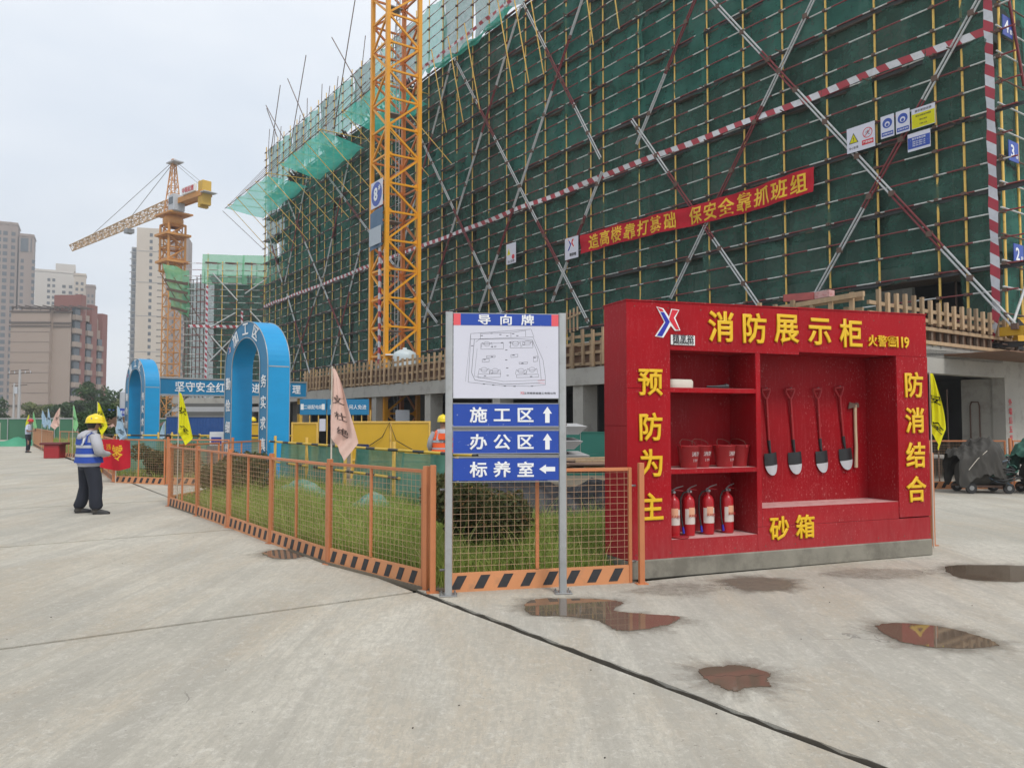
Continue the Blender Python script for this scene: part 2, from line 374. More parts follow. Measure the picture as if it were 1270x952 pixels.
K['archblue'] = pm('arch blue', (.004, .29, .60), .45, var=.12, scale=1.2, stretch=(1, 1, 3), bmp=.15, bscale=4)
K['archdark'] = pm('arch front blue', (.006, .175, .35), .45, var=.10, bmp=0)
K['bannerblue'] = pm('fascia blue', (.006, .185, .38), .45, var=.10, bmp=0)
K['poleyellow'] = pm('yellow pipe', (.78, .50, .11), .5, var=.2, scale=2, dirt=((.25, .13, .04), .55, .75, 5, .8), bmp=0)
K['craneyellow'] = pm('crane yellow', (.78, .34, .015), .42, var=.12, scale=1.5, dirt=((.40, .16, .03), .58, .8, 3, .6), bmp=0)
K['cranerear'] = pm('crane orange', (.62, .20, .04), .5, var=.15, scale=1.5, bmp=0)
K['hoardyellow'] = pm('yellow barrier', (.62, .37, .02), .45, var=.12, scale=2, dirt=((.35, .2, .05), .6, .8, 6, .5))
K['pipe'] = stripes('red white pipe', (.23, .03, .035), (.60, .60, .58), (1 / 1.79, 0, 0), .47, rowjit=1 / .745, off=.1, dirt=.6)
K['bracewhite'] = pm('white brace pipe', (.52, .53, .53), .5, var=.18, scale=3, dirt=((.2, .15, .13), .5, .7, 6, .6), bmp=0)
K['bracered'] = pm('red brace pipe', (.19, .022, .027), .5, var=.2, scale=3, bmp=0)
K['rust'] = pm('rusty steel', (.13, .08, .06), .85, var=.35, scale=6)
K['tape'] = stripes('red white toe board', (.60, .60, .62), (.36, .02, .035), (1.38, 0, .8), .5, jitter=.25, dirt=.25)
K['tapev'] = stripes('red white post wrap', (.55, .56, .60), (.36, .02, .04), (1.2, 0, 1.55), .5, dirt=.2)
K['rail'] = stripes('yellow black rail', (.62, .40, .03), (.02, .02, .02), (1.0, 0, 0), .42, dirt=.2)
K['railv'] = stripes('yellow black post', (.62, .36, .03), (.02, .02, .02), (0, 0, 1.0), .5, dirt=.2)
K['hazard'] = stripes('hazard board', (.70, .40, .02), (.02, .02, .02), (1.5, 1.5, 1.5), .5, dirt=.1)
K['wood'] = pm('formwork timber', (.46, .32, .19), .85, var=.35, scale=2, stretch=(4, 4, 1), dirt=((.16, .12, .09), .5, .75, 4, .6), rnd=.45, bmp=.3)
K['woodfar'] = pm('weathered and shaded timber', (.17, .12, .085), .9, var=.35, scale=2, stretch=(4, 4, 1), rnd=.4)  # also darkens the lower formwork posts as recess shade
K['ply'] = pm('formwork plywood', (.15, .075, .04), .7, var=.3, scale=2)
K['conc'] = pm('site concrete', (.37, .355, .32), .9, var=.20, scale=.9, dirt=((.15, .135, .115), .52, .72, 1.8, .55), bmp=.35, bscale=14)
K['concd'] = pm('shaded concrete inside', (.13, .13, .125), .9, var=.22, scale=.8, bmp=.2, bscale=10)  # concrete darkened below its real tone to stand for indoor shade
K['netdark'] = net('dark green net', (.075, .145, .115), (.105, .245, .190), .70, .35, var=.2)
K['netmid'] = net('teal net', (.065, .22, .175), (.11, .36, .285), .68, .4, var=.16)
K['netlite'] = net('light teal net', (.05, .50, .38), (.10, .66, .52), .62, .68, var=.14)
K['netpale'] = net('pale green net', (.18, .70, .34), (.32, .80, .46), .72, .6)
K['netrail'] = net('green dust net', (.05, .24, .17), (.24, .46, .36), .86, .25)
K['netheap'] = net('crumpled net', (.05, .20, .14), (.35, .50, .42), .95, .15, scale=(3, 3, 8))
K['netground'] = net('ground cover net', (.08, .36, .22), (.14, .48, .30), .95, .1)
K['tealsheet'] = pm('teal hoarding', (.010, .125, .095), .6, var=.15, scale=1.5)
K['greenhoard'] = pm('far green hoarding', (.04, .15, .08), .7, var=.2, scale=.5)
K['tarp'] = pm('black plastic sheet', (.016, .016, .019), .55, var=.4, scale=3, bmp=.8, bscale=9, dirt=((.16, .14, .12), .55, .75, 3, .4))
K['tarpgrey'] = pm('dusty brown tarpaulin', (.045, .041, .035), .75, var=.35, scale=3, bmp=.6, bscale=7)
K['hosegreen'] = pm('green cloth', (.04, .13, .095), .7, var=.4, scale=5, bmp=.4, bscale=8)
K['hoseblue'] = pm('blue grey hose', (.09, .13, .17), .55, var=.3, scale=6)
K['precast'] = pm('precast slab', (.42, .42, .42), .8, var=.12, scale=2)
K['corr'] = pm('blue steel sheet', (.015, .08, .28), .45, var=.15)
K['skin'] = pm('skin', (.30, .155, .10), .55, var=.08, bmp=0)
K['hair'] = pm('dark hair', (.02, .017, .015), .7, var=.2)
K['navy'] = pm('navy trousers', (.014, .017, .028), .85, var=.3, scale=6)
K['greyhood'] = pm('grey hoodie', (.42, .42, .45), .9, var=.1, scale=6, bmp=.4, bscale=12)
K['shirt'] = pm('pale blue shirt', (.50, .55, .68), .85, var=.08, scale=6)
K['vestblue'] = pm('blue vest', (.012, .055, .33), .7, var=.15, scale=5, bmp=.4, bscale=12)
K['vestorange'] = pm('orange vest', (.85, .11, .02), .7, var=.1, scale=5)
K['reflect'] = pm('reflective tape', (.46, .48, .52), .35, .2, var=.08, bmp=0)
K['helmyellow'] = pm('yellow helmet', (.80, .60, .015), .3, var=.04, bmp=0)
K['helmred'] = pm('red helmet', (.50, .02, .02), .3, var=.05, bmp=0)
K['flagyellow'] = cloth('yellow flag', (.78, .74, .02))
K['flagpink'] = cloth('pink flag', (.80, .56, .48))
K['flagblue'] = cloth('pale blue flag', (.42, .58, .72))
K['flaggreen'] = cloth('green flag', (.28, .62, .30))
K['bannerred'] = cloth('red banner', (.50, .015, .03), trans=.15)
K['flagpole'] = pm('pale flag pole', (.55, .50, .42), .6, bmp=0)
K['extred'] = pm('extinguisher red', (.40, .008, .014), .3, var=.06, dirt=((.6, .5, .48), .70, .76, 30, .4), bmp=0)
K['bucketred'] = pm('bucket red', (.33, .014, .018), .45, var=.12, scale=8, dirt=((.55, .40, .38), .66, .72, 26, .5))
K['bladeblack'] = pm('blade black', (.03, .032, .035), .4, .3, var=.3, scale=12)
K['axewood'] = pm('axe handle', (.55, .40, .26), .7, var=.15, scale=5, stretch=(6, 6, 1))
K['foam'] = pm('cream foam block', (.62, .58, .50), .95, var=.08, scale=12, bmp=.8, bscale=40)
K['tank'] = pm('white tank', (.55, .62, .64), .4, var=.05, bmp=0)
K['cranefar'] = pm('far crane orange', (.55, .25, .06), .6, var=.12, bmp=0)
K['cranepale'] = pm('far crane jib', (.55, .38, .22), .6, var=.12, bmp=0)
K['cwt'] = pm('counterweight yellow', (.58, .36, .05), .7, var=.1, bmp=0)
K['greybox'] = pm('grey cabinet', (.45, .47, .50), .5, var=.1, bmp=0)
K['tan'] = pm('tan render wall', (.34, .27, .225), .9, var=.06, scale=.1, bmp=0)
K['tanlight'] = pm('beige wall', (.52, .45, .37), .9, var=.05, scale=.1, bmp=0)
K['palemark'] = pm('faded ink', (.18, .13, .12), .7, bmp=0)
K['cream'] = pm('cream wall', (.55, .51, .46), .9, var=.05, scale=.1, bmp=0)
K['redbrown'] = pm('red brown wall', (.24, .105, .09), .9, var=.08, scale=.1, bmp=0)
K['greywall'] = pm('grey wall', (.33, .33, .33), .9, var=.06, scale=.1, bmp=0)
K['brownwall'] = pm('brown wall', (.28, .22, .19), .9, var=.06, scale=.1, bmp=0)
K['trimdark'] = pm('dark trim', (.12, .10, .09), .8, bmp=0)
K['winglass'] = pm('far window glass', (.07, .085, .10), .15, var=.3, scale=.6, bmp=0)
K['bark'] = pm('bark', (.10, .075, .05), .9, var=.3)
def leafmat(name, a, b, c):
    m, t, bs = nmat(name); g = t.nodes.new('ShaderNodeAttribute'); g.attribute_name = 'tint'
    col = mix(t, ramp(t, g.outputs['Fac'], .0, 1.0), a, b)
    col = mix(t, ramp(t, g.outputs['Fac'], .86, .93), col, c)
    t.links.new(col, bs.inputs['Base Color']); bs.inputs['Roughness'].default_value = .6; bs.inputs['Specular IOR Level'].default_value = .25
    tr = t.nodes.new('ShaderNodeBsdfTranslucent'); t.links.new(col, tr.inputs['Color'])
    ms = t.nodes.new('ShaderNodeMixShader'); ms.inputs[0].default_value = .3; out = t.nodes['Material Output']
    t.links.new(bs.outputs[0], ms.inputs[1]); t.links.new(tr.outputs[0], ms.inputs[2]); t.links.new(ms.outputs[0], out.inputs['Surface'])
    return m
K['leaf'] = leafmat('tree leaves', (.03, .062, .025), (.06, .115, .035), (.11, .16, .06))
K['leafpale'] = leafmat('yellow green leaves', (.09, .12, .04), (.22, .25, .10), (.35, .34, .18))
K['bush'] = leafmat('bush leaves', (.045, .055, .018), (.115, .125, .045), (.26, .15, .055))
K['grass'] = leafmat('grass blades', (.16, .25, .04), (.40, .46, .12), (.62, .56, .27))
K['puddle'], _t, _b = nmat('puddle water')
_c = mix(_t, noise(_t, coords(_t, 'World'), 2.5, 4), (.10, .075, .055), (.17, .13, .095))
_t.links.new(_c, _b.inputs['Base Color']); _b.inputs['Roughness'].default_value = .03; _b.inputs['IOR'].default_value = 1.33
_b.inputs['Specular IOR Level'].default_value = .8
K['damp'], _t, _b = nmat('damp concrete')
_b.inputs['Base Color'].default_value = (.17, .14, .105, 1); _b.inputs['Roughness'].default_value = .55
_g = _t.nodes.new('ShaderNodeAttribute'); _g.attribute_name = 'damp'
_a = ramp(_t, math_(_t, 'ADD', _g.outputs['Fac'], math_(_t, 'MULTIPLY', math_(_t, 'SUBTRACT', noise(_t, coords(_t, 'World'), 9, 6, .7), .5), .9)), .05, 1.0)
_t.links.new(math_(_t, 'MULTIPLY', _a, .85), _b.inputs['Alpha'])

US = Vector((-.5674, .8235, 0)); UP = Vector((.8235, .5674, 0))   # along the facade (away), into the building
RF = math.atan2(-.8235, .5674)      # frame of the long facade seen from the road: local x to the right, -y outwards
RE = math.atan2(.5674, .8235)       # frame of the end faces

# ================================================================== GROUND
o = MB().slab([(-1500, -300), (1500, -300), (1500, 2500), (-1500, 2500)], -.40, -.21).build('ground', K['ground']); structure(o)
road = thing('road', 'x', 'x'); del road['label'], road['category']; structure(road)
T0 = Vector((-.73, 7.61, 0)); RT = Vector((-.8235, -.5674, 0))     # road edge origin; towards the left across the road
def rp(s, t): return T0 + US * s + RT * t
def edge_poly(s0, s1, t0, t1, jit, n=18):
    pts = []
    for i in range(n + 1):
        f = i / n; pts.append(rp(s0 + (s1 - s0) * f, t0 + random.uniform(0, jit)))
    pts += [rp(s1, t1), rp(s0, t1)]
    pts = [(p.x, p.y) for p in pts]
    a = sum(pts[i][0] * pts[(i + 1) % len(pts)][1] - pts[(i + 1) % len(pts)][0] * pts[i][1] for i in range(len(pts)))
    return pts if a > 0 else pts[::-1]
js = [-16, -10.5, -5.2, .39, 6.0, 11.4, 16.8, 22.3, 27.8, 33.4, 39, 45, 52, 60, 70, 82, 96, 120]
for a, b in zip(js, js[1:]):
    g = .028
    MB().slab(edge_poly(a + g, b - g, .016, 26 + .3 * max(a, 0), .004 if a > 5 else .010), -.12, -.02).build('concrete_slab', K['road'], road)
for a, b in ((28, 60), (60, 120)):      # wide far part of the yard on the right of the road line is soil, see below
    pass
MB().slab(edge_poly(-16, 120, -.12, 28, 0), -.20, -.10).build('joint_bed', K['gap'], road)
yard = thing('yard', 'x', 'x'); del yard['label'], yard['category']; structure(yard)
# yard right of the joint: one pour up to the verge, the rest beyond the cabinet
def yard_poly(pts): return pts
edge = [rp(-16 + i * 16.4 / 120, -.002 - random.uniform(0, .016)) for i in range(121)]
poly = [(p.x, p.y) for p in edge] + [(-.62, 7.80), (1.36, 8.33), (1.9, 8.6), (5.2, 9.95), (9, 11.6), (16, -6), (9, -7)]
def ccw(p):
    a = sum(p[i][0] * p[(i + 1) % len(p)][1] - p[(i + 1) % len(p)][0] * p[i][1] for i in range(len(p))); return p if a > 0 else p[::-1]
MB().slab(ccw(poly), -.12, 0).build('concrete_slab', K['yard'], yard)
MB().slab(ccw([(5.21, 9.965), (9.01, 11.615), (16, -5.97), (60, -5), (60, 30), (9.5, 30), (3.6, 13.6)]), -.12, -.002).build('concrete_slab', K['yard'], yard)
ap = [rp(9.0, .004), rp(56.5, .004)]
MB().slab(ccw([(q.x, q.y) for q in ap] + [(-32.8, 54.6), (-21.6, 37.7), (-19.3, 36.05), (-10.85, 21.9), (-9.0, 21.05), (-7.1, 20.42), (-5.5, 19.95), (-6.2, 17.8), (-6.78, 15.8)]), -.12, -.022).build('concrete_slab', K['road'], road)
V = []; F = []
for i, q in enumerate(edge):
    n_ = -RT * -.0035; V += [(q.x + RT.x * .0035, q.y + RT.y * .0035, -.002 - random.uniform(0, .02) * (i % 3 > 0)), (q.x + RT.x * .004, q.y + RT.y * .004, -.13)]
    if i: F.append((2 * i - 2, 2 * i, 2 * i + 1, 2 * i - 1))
MB().add(V, F).build('dirty_shaded_edge', K['edge'], yard)  # dark strip over the lit slab side: dirt plus painted joint shade
# verge soil
verge = [(-.70, 7.86), (-.90, 8.02), (-2.2, 9.42), (-3.35, 11.05), (-4.5, 12.65), (-5.6, 14.15), (-6.8, 15.75), (-6.2, 17.8), (-5.5, 19.9), (-4.89, 19.35), (-2.36, 15.3), (-.7, 13.1), (3.55, 13.6), (5.15, 10.0), (1.2, 8.42), (1.30, 8.33), (-.62, 7.82)]
o = MB().slab(ccw(verge), -.05, .006).build('verge_soil', K['soil']); structure(o)
verge2 = [(-19.4, 36.1), (-10.9, 21.95), (-9.05, 21.1), (-7.2, 20.5), (-6.6, 22.5), (-9.5, 28), (-17, 40), (-32.6, 66), (-38, 66), (-32.9, 54.6), (-21.6, 37.8)]
o = MB().slab(ccw(verge2), -.05, .006).build('verge_soil', K['soil']); structure(o)
# site floor between the verge and the podium
o = MB().slab(ccw([(-5.3, 20.2), (-2.3, 15.4), (-.6, 13.2), (3.5, 13.7), (9.4, 30), (-30, 75), (-32, 66), (-7.0, 24)]), -.05, -.004).build('site_floor', K['soil']); structure(o)

# puddles lying on the slabs
def smooth_poly(pts, n=7, jit=.014, grow=0):
    P = [Vector((x, y, 0)) for x, y in pts]; c = sum(P, Vector()) / len(P); out = []
    for i in range(len(P)):
        a, b_, c_, d = P[i - 1], P[i], P[(i + 1) % len(P)], P[(i + 2) % len(P)]
        for k in range(n):
            t = k / n; q = .5 * ((2 * b_) + (c_ - a) * t + (2 * a - 5 * b_ + 4 * c_ - d) * t * t + (3 * b_ - a - 3 * c_ + d) * t ** 3)
            q = q + Vector((random.uniform(-jit, jit), random.uniform(-jit, jit), 0))
            if grow: q = q + (q - c).normalized() * grow * random.uniform(.6, 1.3)
            out.append((q.x, q.y))
    return ccw(out)
def damp(pts, z, inner):
    P = [Vector((x, y, 0)) for x, y in smooth_poly(pts, 7, .0)]; c = sum(P, Vector()) / len(P); V = [tuple(c + Vector((0, 0, z + .003)))]; n = len(P); val = [inner]
    for f_, gr, vv in ((.6, 0, inner), (1.0, .0, inner), (1.0, .10, inner * .35), (1.0, .24, 0.0)):
        for i, q in enumerate(P):
            r_ = q - c; w_ = c + r_ * f_ + r_.normalized() * gr * (1 + .35 * math.sin(i * .9) + .25 * math.sin(i * 2.3)); V.append((w_.x, w_.y, z + .003)); val.append(vv)
    F = [(0, 1 + i, 1 + (i + 1) % n) for i in range(n)]
    for k in range(3): F += [(1 + k * n + i, 1 + k * n + n + i, 1 + k * n + n + (i + 1) % n, 1 + k * n + (i + 1) % n) for i in range(n)]
    o = MB().add(V, F).build('damp_patch', K['damp']); a = o.data.attributes.new('damp', 'FLOAT', 'POINT'); a.data.foreach_set('value', np.array(val, np.float32)); structure(o)
puds = [([(.11, 7.28), (.23, 7.50), (.49, 7.52), (.84, 7.5), (1.01, 7.35), (.89, 7.07), (1.15, 6.94), (1.43, 6.84), (1.3, 6.6), (1.03, 6.42), (.84, 6.42), (.76, 6.62), (.71, 6.74), (.45, 6.87), (.17, 6.92)], 0, 'brown puddle in front of the signpost reflecting the striped barrier'),
        ([(1.25, 5.30), (1.29, 5.43), (1.42, 5.46), (1.52, 5.51), (1.63, 5.44), (1.71, 5.31), (1.65, 5.19), (1.62, 5.08), (1.48, 5.05), (1.38, 4.99), (1.30, 5.10), (1.27, 5.18)], 0, 'small round puddle nearest the camera with a crack'),
        ([(2.96, 6.5), (3.17, 6.62), (3.5, 6.5), (3.62, 6.26), (3.65, 6.03), (3.49, 5.93), (3.13, 5.93), (2.94, 6.14)], 0, 'oval puddle right of the round one'),
        ([(4.97, 9.14), (5.47, 9.24), (5.97, 9.14), (6.1, 8.72), (5.34, 8.33), (4.8, 8.5)], 0, 'puddle off the right corner of the cabinet'),
        ([(-3.2, 10.2), (-3.07, 10.45), (-2.75, 10.32), (-2.62, 10.0), (-2.72, 9.8), (-2.95, 9.85)], -.02, 'puddle at the foot of the long mesh barrier')]
for pts, z, lb in puds:
    damp(pts, z, .55); o = MB().slab(smooth_poly(pts), z - .01, z + .0065).build('puddle', K['puddle']); structure(o)
damp([(2.29, 8.41), (2.7, 8.49), (2.87, 8.24), (2.6, 7.93), (2.26, 8.01)], 0, .9); damp([(3.4, 8.75), (4.2, 9.0), (4.6, 8.8), (3.9, 8.5)], 0, .35); damp([(1.2, 7.9), (1.8, 8.2), (2.0, 7.9), (1.5, 7.7)], 0, .35)

# grass and leaves -------------------------------------------------------
def inside(px, py, poly):
    n = len(poly); r = np.zeros(px.shape, bool); j = n - 1
    for i in range(n):
        xi, yi = poly[i]; xj, yj = poly[j]
        r ^= ((yi > py) != (yj > py)) & (px < (xj - xi) * (py - yi) / (yj - yi + 1e-12) + xi); j = i
    return r
def mesh_np(name, V, F, mat, tint=None):
    me = bpy.data.meshes.new(name); n, k = F.shape
    me.vertices.add(len(V)); me.vertices.foreach_set('co', V.astype(np.float32).ravel())
    me.loops.add(n * k); me.loops.foreach_set('vertex_index', F.astype(np.int32).ravel())
    me.polygons.add(n); me.polygons.foreach_set('loop_start', np.arange(0, n * k, k, dtype=np.int32)); me.polygons.foreach_set('loop_total', np.full(n, k, np.int32))
    if tint is not None:
        a = me.attributes.new('tint', 'FLOAT', 'POINT'); a.data.foreach_set('value', tint.astype(np.float32))
    me.materials.append(mat); me.update(); return me
def grass(name, poly, n, h, wdt, label, holes=()):
    P = np.array(poly); lo, hi = P.min(0), P.max(0)
    x = rng.uniform(lo[0], hi[0], n * 3); y = rng.uniform(lo[1], hi[1], n * 3); m = inside(x, y, poly); x, y = x[m][:n], y[m][:n]; n = len(x)
    keep = (np.sin(x * 2.3 + 1.2) * np.cos(y * 1.9) + .6 * np.sin(x * 5.1 + y * 4.3) + rng.normal(0, .35, n)) > -.75; x, y = x[keep], y[keep]; n = len(x)
    cl = .5 + .5 * np.sin(x * 3.1 + np.sin(y * 2.3)) * np.cos(y * 2.7 + 1.3 * np.sin(x * 1.7))
    hh = h * (.35 + .85 * rng.random(n)) * (.55 + .75 * cl); a = rng.uniform(0, 2 * np.pi, n); hh = hh * np.where(rng.random(n) > .93, 1.55, 1.0); l = rng.uniform(.1, .8, n) * hh; la = rng.uniform(0, 2 * np.pi, n)
    dx, dy = np.cos(a) * wdt / 2, np.sin(a) * wdt / 2; z0 = np.full(n, .0)
    mx, my = x + np.cos(la) * l * .35, y + np.sin(la) * l * .35; tx, ty = x + np.cos(la) * l, y + np.sin(la) * l
    V = np.stack([np.stack([x - dx, y - dy, z0], 1), np.stack([x + dx, y + dy, z0], 1), np.stack([mx + dx * .7, my + dy * .7, hh * .6], 1), np.stack([mx - dx * .7, my - dy * .7, hh * .6], 1), np.stack([tx, ty, hh], 1)], 1).reshape(-1, 3)
    b = np.arange(n)[:, None] * 5
    F = np.concatenate([b + [0, 1, 2], b + [0, 2, 3], b + [3, 2, 4]], 0)
    tint = np.repeat(np.clip(rng.random(n) * .6 + cl * .35 + (rng.random(n) > .93) * .4, 0, 1), 5)
    o = obj(name, mesh_np(name, V, F, K['grass'], tint)); o['kind'] = 'stuff'; return o
grass('grass', [(-.70, 7.95), (-2.1, 9.5), (-3.25, 11.1), (-4.4, 12.7), (-5.5, 14.2), (-6.65, 15.8), (-5.5, 19.3), (-4.7, 18.8), (-2.2, 14.9), (-.6, 12.6), (1.5, 12.2), (3.0, 12.6), (1.05, 8.45)], 95000, .33, .009, '')
grass('grass', verge2, 30000, .28, .03, '')

def leaves(name, blobs, n, size, mat, parent=None, seed=1, flat=.0, aspect=.5):
    r = np.random.default_rng(seed); w_ = np.array([b[3] * b[4] * b[5] for b in blobs]) ** .75; w_ /= w_.sum()
    k = r.choice(len(blobs), n, p=w_); B = np.array(blobs)[k]
    d = r.normal(size=(n, 3)); d /= np.linalg.norm(d, axis=1)[:, None]; rad = r.uniform(.35, 1.0, n) ** .5
    rad *= 1 + .16 * np.sin(d[:, 0] * 7 + k) * np.cos(d[:, 2] * 6 + k * 2)
    c = B[:, :3] + d * rad[:, None] * B[:, 3:6]
    a = d + r.normal(size=(n, 3)) * .8; a /= np.linalg.norm(a, axis=1)[:, None]
    t1 = np.cross(a, r.normal(size=(n, 3))); t1 /= np.linalg.norm(t1, axis=1)[:, None]; t2 = np.cross(a, t1)
    s = size * r.uniform(.6, 1.4, n)[:, None]
    V = np.stack([c - t1 * s, c + t2 * s * aspect, c + t1 * s, c - t2 * s * aspect], 1).reshape(-1, 3)
    F = np.arange(n * 4).reshape(n, 4)
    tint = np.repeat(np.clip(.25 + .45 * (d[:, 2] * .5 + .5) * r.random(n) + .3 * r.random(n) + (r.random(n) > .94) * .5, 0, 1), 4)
    return obj(name, mesh_np(name, V, F, mat, tint), parent, kind='stuff')
def bush(x, y, rx, h, n, seed, label, leaf=.028):
    t = thing('bush', label, 'bush', (x, y, 0)); r = random.Random(seed)
    bl = [(0, 0, h * .48, rx * .72, rx * .72, h * .40)]
    for i in range(16):
        a = r.uniform(0, 6.28); q = r.uniform(.45, .95) * rx; k_ = r.uniform(.2, .36); bl.append((math.cos(a) * q, math.sin(a) * q, h * r.uniform(.3, .85), rx * k_, rx * k_, h * k_ * .8))
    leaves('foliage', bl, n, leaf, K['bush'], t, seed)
    m = MB()
    for i in range(7):
        a = i * .9; m.path([(0, 0, 0), (math.cos(a) * rx * .3, math.sin(a) * rx * .3, h * .4), (math.cos(a) * rx * .6, math.sin(a) * rx * .6, h * .75)], [.018, .012, .005], 5)
    m.build('stem', K['bark'], t)
bush(-.38, 9.75, .66, .98, 15000, 3, 'brown-green bush behind the mesh panel under the signboards')
bush(-6.0, 17.1, .82, .98, 11000, 4, 'brown-green bush behind the far end of the long mesh barrier', .035)
bush(-10.1, 23.3, .95, .95, 9000, 5, 'rounded bush behind the barrier panel beside the red banner', .04)

# ================================================================== BUILDING UNDER CONSTRUCTION + SCAFFOLD
S0 = (13.76, 22.4, 0)
bl = thing('unfinished_building', 'concrete shell of the building under construction behind the green scaffold netting', 'building', S0, RF)
fl = [4.1 + 2.9 * i for i in range(8)]
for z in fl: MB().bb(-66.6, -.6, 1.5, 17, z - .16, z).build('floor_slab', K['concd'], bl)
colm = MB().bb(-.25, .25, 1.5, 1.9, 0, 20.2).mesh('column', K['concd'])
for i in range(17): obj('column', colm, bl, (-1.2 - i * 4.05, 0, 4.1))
for k, z in enumerate(fl[:-1]):
    for i in range(16):
        if (i * 7 + k * 3) % 5 in (1, 3): continue
        a = -1.45 - i * 4.05; MB().bb(a - 3.55, a - (.9 if i % 3 else 1.8), 1.62, 1.80, z, z + 2.72).build('wall_panel', K['conc'], bl)
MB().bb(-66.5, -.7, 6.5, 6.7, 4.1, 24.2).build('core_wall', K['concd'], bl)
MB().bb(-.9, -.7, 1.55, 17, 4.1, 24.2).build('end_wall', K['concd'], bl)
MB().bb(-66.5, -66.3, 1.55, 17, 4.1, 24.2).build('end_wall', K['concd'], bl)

sc = thing('scaffold', 'huge pipe scaffold with green safety netting round the unfinished building', 'scaffold', S0, RF)
PS = [-.32, .72, 1.52, 3.42, 5.18, 6.94, 8.69, 10.47, 12.24, 14.38, 16.75, 17.66, 19.5, 21.23, 22.97]
while PS[-1] < 66: PS.append(PS[-1] + 1.79)
PS.append(67.6)
pol = MB().tube((0, 0, 4.15), (0, 0, 24.6), .036, 8).mesh('pole', K['poleyellow'])
polt = MB().tube((0, 0, 4.15), (0, 0, 29.0), .036, 8).mesh('pole', K['poleyellow'])
poli = MB().tube((0, 0, 4.15), (0, 0, 29.2), .03, 6).mesh('pole', K['rust'])
for i, s in enumerate(PS):
    obj('pole', polt if s > 22 or s < .1 else pol, sc, (-s, 0, 0))
    if i % 2 == 0 or s > 55: obj('pole', poli, sc, (-s - .1, 1.15, random.uniform(-.5, .4)))
LZ = [6.09 + .745 * k for k in range(-2, 31)]
for k, z in enumerate(LZ):
    x1 = .72 if k > 0 else -.6
    x1 = -21.5 if z > 24.7 else x1
    MB().tube((-68.0 - random.uniform(0, .5), -.075, z), (x1 + random.uniform(-.1, .2), -.075, z), .026, 6).build('ledger', K['pipe'], sc)
# dark clamps at every crossing
m = MB()
for s in PS:
    for z in LZ:
        if z > 24.7 and s < 22: continue
        m.box((-s, -.05, z), (.11, .17, .09), mat=0)
m.build('clamp', K['rust'], sc, kind='stuff')
# plank platforms and ragged net edges at each third ledger
PZ = [6.09 + 2.235 * k for k in range(-1, 9)]
for z in PZ:
    MB().bb(-67.8, .0, .08, 1.15, z - .10, z - .05).build('platform', K['woodfar'], sc)
    m = MB(); x = -67.5; rr = random.Random(int(z * 10))
    while x < -.2:
        L = rr.uniform(.5, 2.6); h = rr.uniform(.0, .07)
        m.add([(x, -.045, z - .10 - h * .2), (x + L * .5, -.055, z - .10 - h), (x + L, -.045, z - .09), (x + L, -.045, z - .02), (x + L * .4, -.05, z + rr.uniform(-.01, .06)), (x, -.045, z - .03)], [(0, 1, 2, 3, 4, 5)])
        x += L * rr.uniform(.8, 1.4)
    m.build('net_hem', K['blackrub'], sc, kind='stuff')
    m = MB()
    for s in PS[::1]:
        if rr.random() < .6: m.tube((-s + rr.uniform(-.3, .3), -.28 - rr.random() * .2, z - .06), (-s, 1.3, z - .05), .022, 5)
    m.build('putlog', K['rust'], sc, kind='stuff')
# net sheets
def net_mesh(wd, ht, seed, mat, amp=.15):
    r = np.random.default_rng(seed); nx, nz = 22, 26; X, Z = np.meshgrid(np.linspace(0, wd, nx), np.linspace(0, ht, nz))
    Y = np.zeros_like(X)
    for i in range(9):
        kx, kz = r.normal(0, 1.9), r.normal(0, 1.1); Y += amp / 3.2 * np.sin(kx * X + kz * Z + r.uniform(0, 6.28))
    for i in range(5):   # tight vertical and slanted folds
        c = r.uniform(0, wd); s_ = r.normal(0, .12); Y += amp * .7 * np.exp(-((X - c - s_ * Z) / .12) ** 2) * r.uniform(-1, 1)
    sag = .10 * np.sin(np.linspace(0, np.pi * 2, nx) * r.uniform(.6, 1.6) + r.uniform(0, 6)) * 1.0
    Z = Z + np.where(Z < .01, 1, 0) * sag[None, :]
    V = np.stack([X.ravel(), Y.ravel(), Z.ravel()], 1); F = []
    for j in range(nz - 1):
        for i in range(nx - 1): a = j * nx + i; F.append((a, a + 1, a + nx + 1, a + nx))
    me = mesh_np('net_panel', V, np.array(F), mat); me.polygons.foreach_set('use_smooth', [True] * len(F)); return me
NW = 3.55; NP = [[net_mesh(NW + .25, 4.47 + .1, 10 + i, K[k]) for i in range(5)] for k in ('netdark', 'netmid')]
rr = random.Random(5)
for j, z in enumerate([6.0, 10.5, 14.95, 19.4]):
    for i in range(19):
        if j == 0 and i == 0: pass
        kmat = 0 if (j < 2 or rr.random() < .45) else 1
        if i > 14 and j > 1: kmat = 1
        obj('net_panel', rr.choice(NP[kmat]), sc, (-(i + 1) * NW - .15 + rr.uniform(-.05, .05), .10 + rr.uniform(0, .03), z + rr.uniform(-.05, .05)))
nlow = net_mesh(NW + .1, 1.55, 31, K['netdark'])
for i in range(1, 19): obj('net_panel', nlow, sc, (-(i + 1) * NW - .1, .13, 4.55 + rr.uniform(-.1, .15)))
obj('net_panel', net_mesh(.85, 1.75, 33, K['netdark']), sc, (-.95, .12, 4.45))
nup = [net_mesh(NW + .1, 4.2, 40 + i, K['netmid'], .12) for i in range(3)]; nup2 = [net_mesh(NW + .1, 4.2, 50 + i, K['netlite'], .12) for i in range(2)]
for i in range(6, 19): obj('net_panel', (nup if i < 9 else (nup2 if i % 2 else nup))[i % 2], sc, (-(i + 1) * NW, .10, 24.3 + rr.uniform(-.05, .1)))
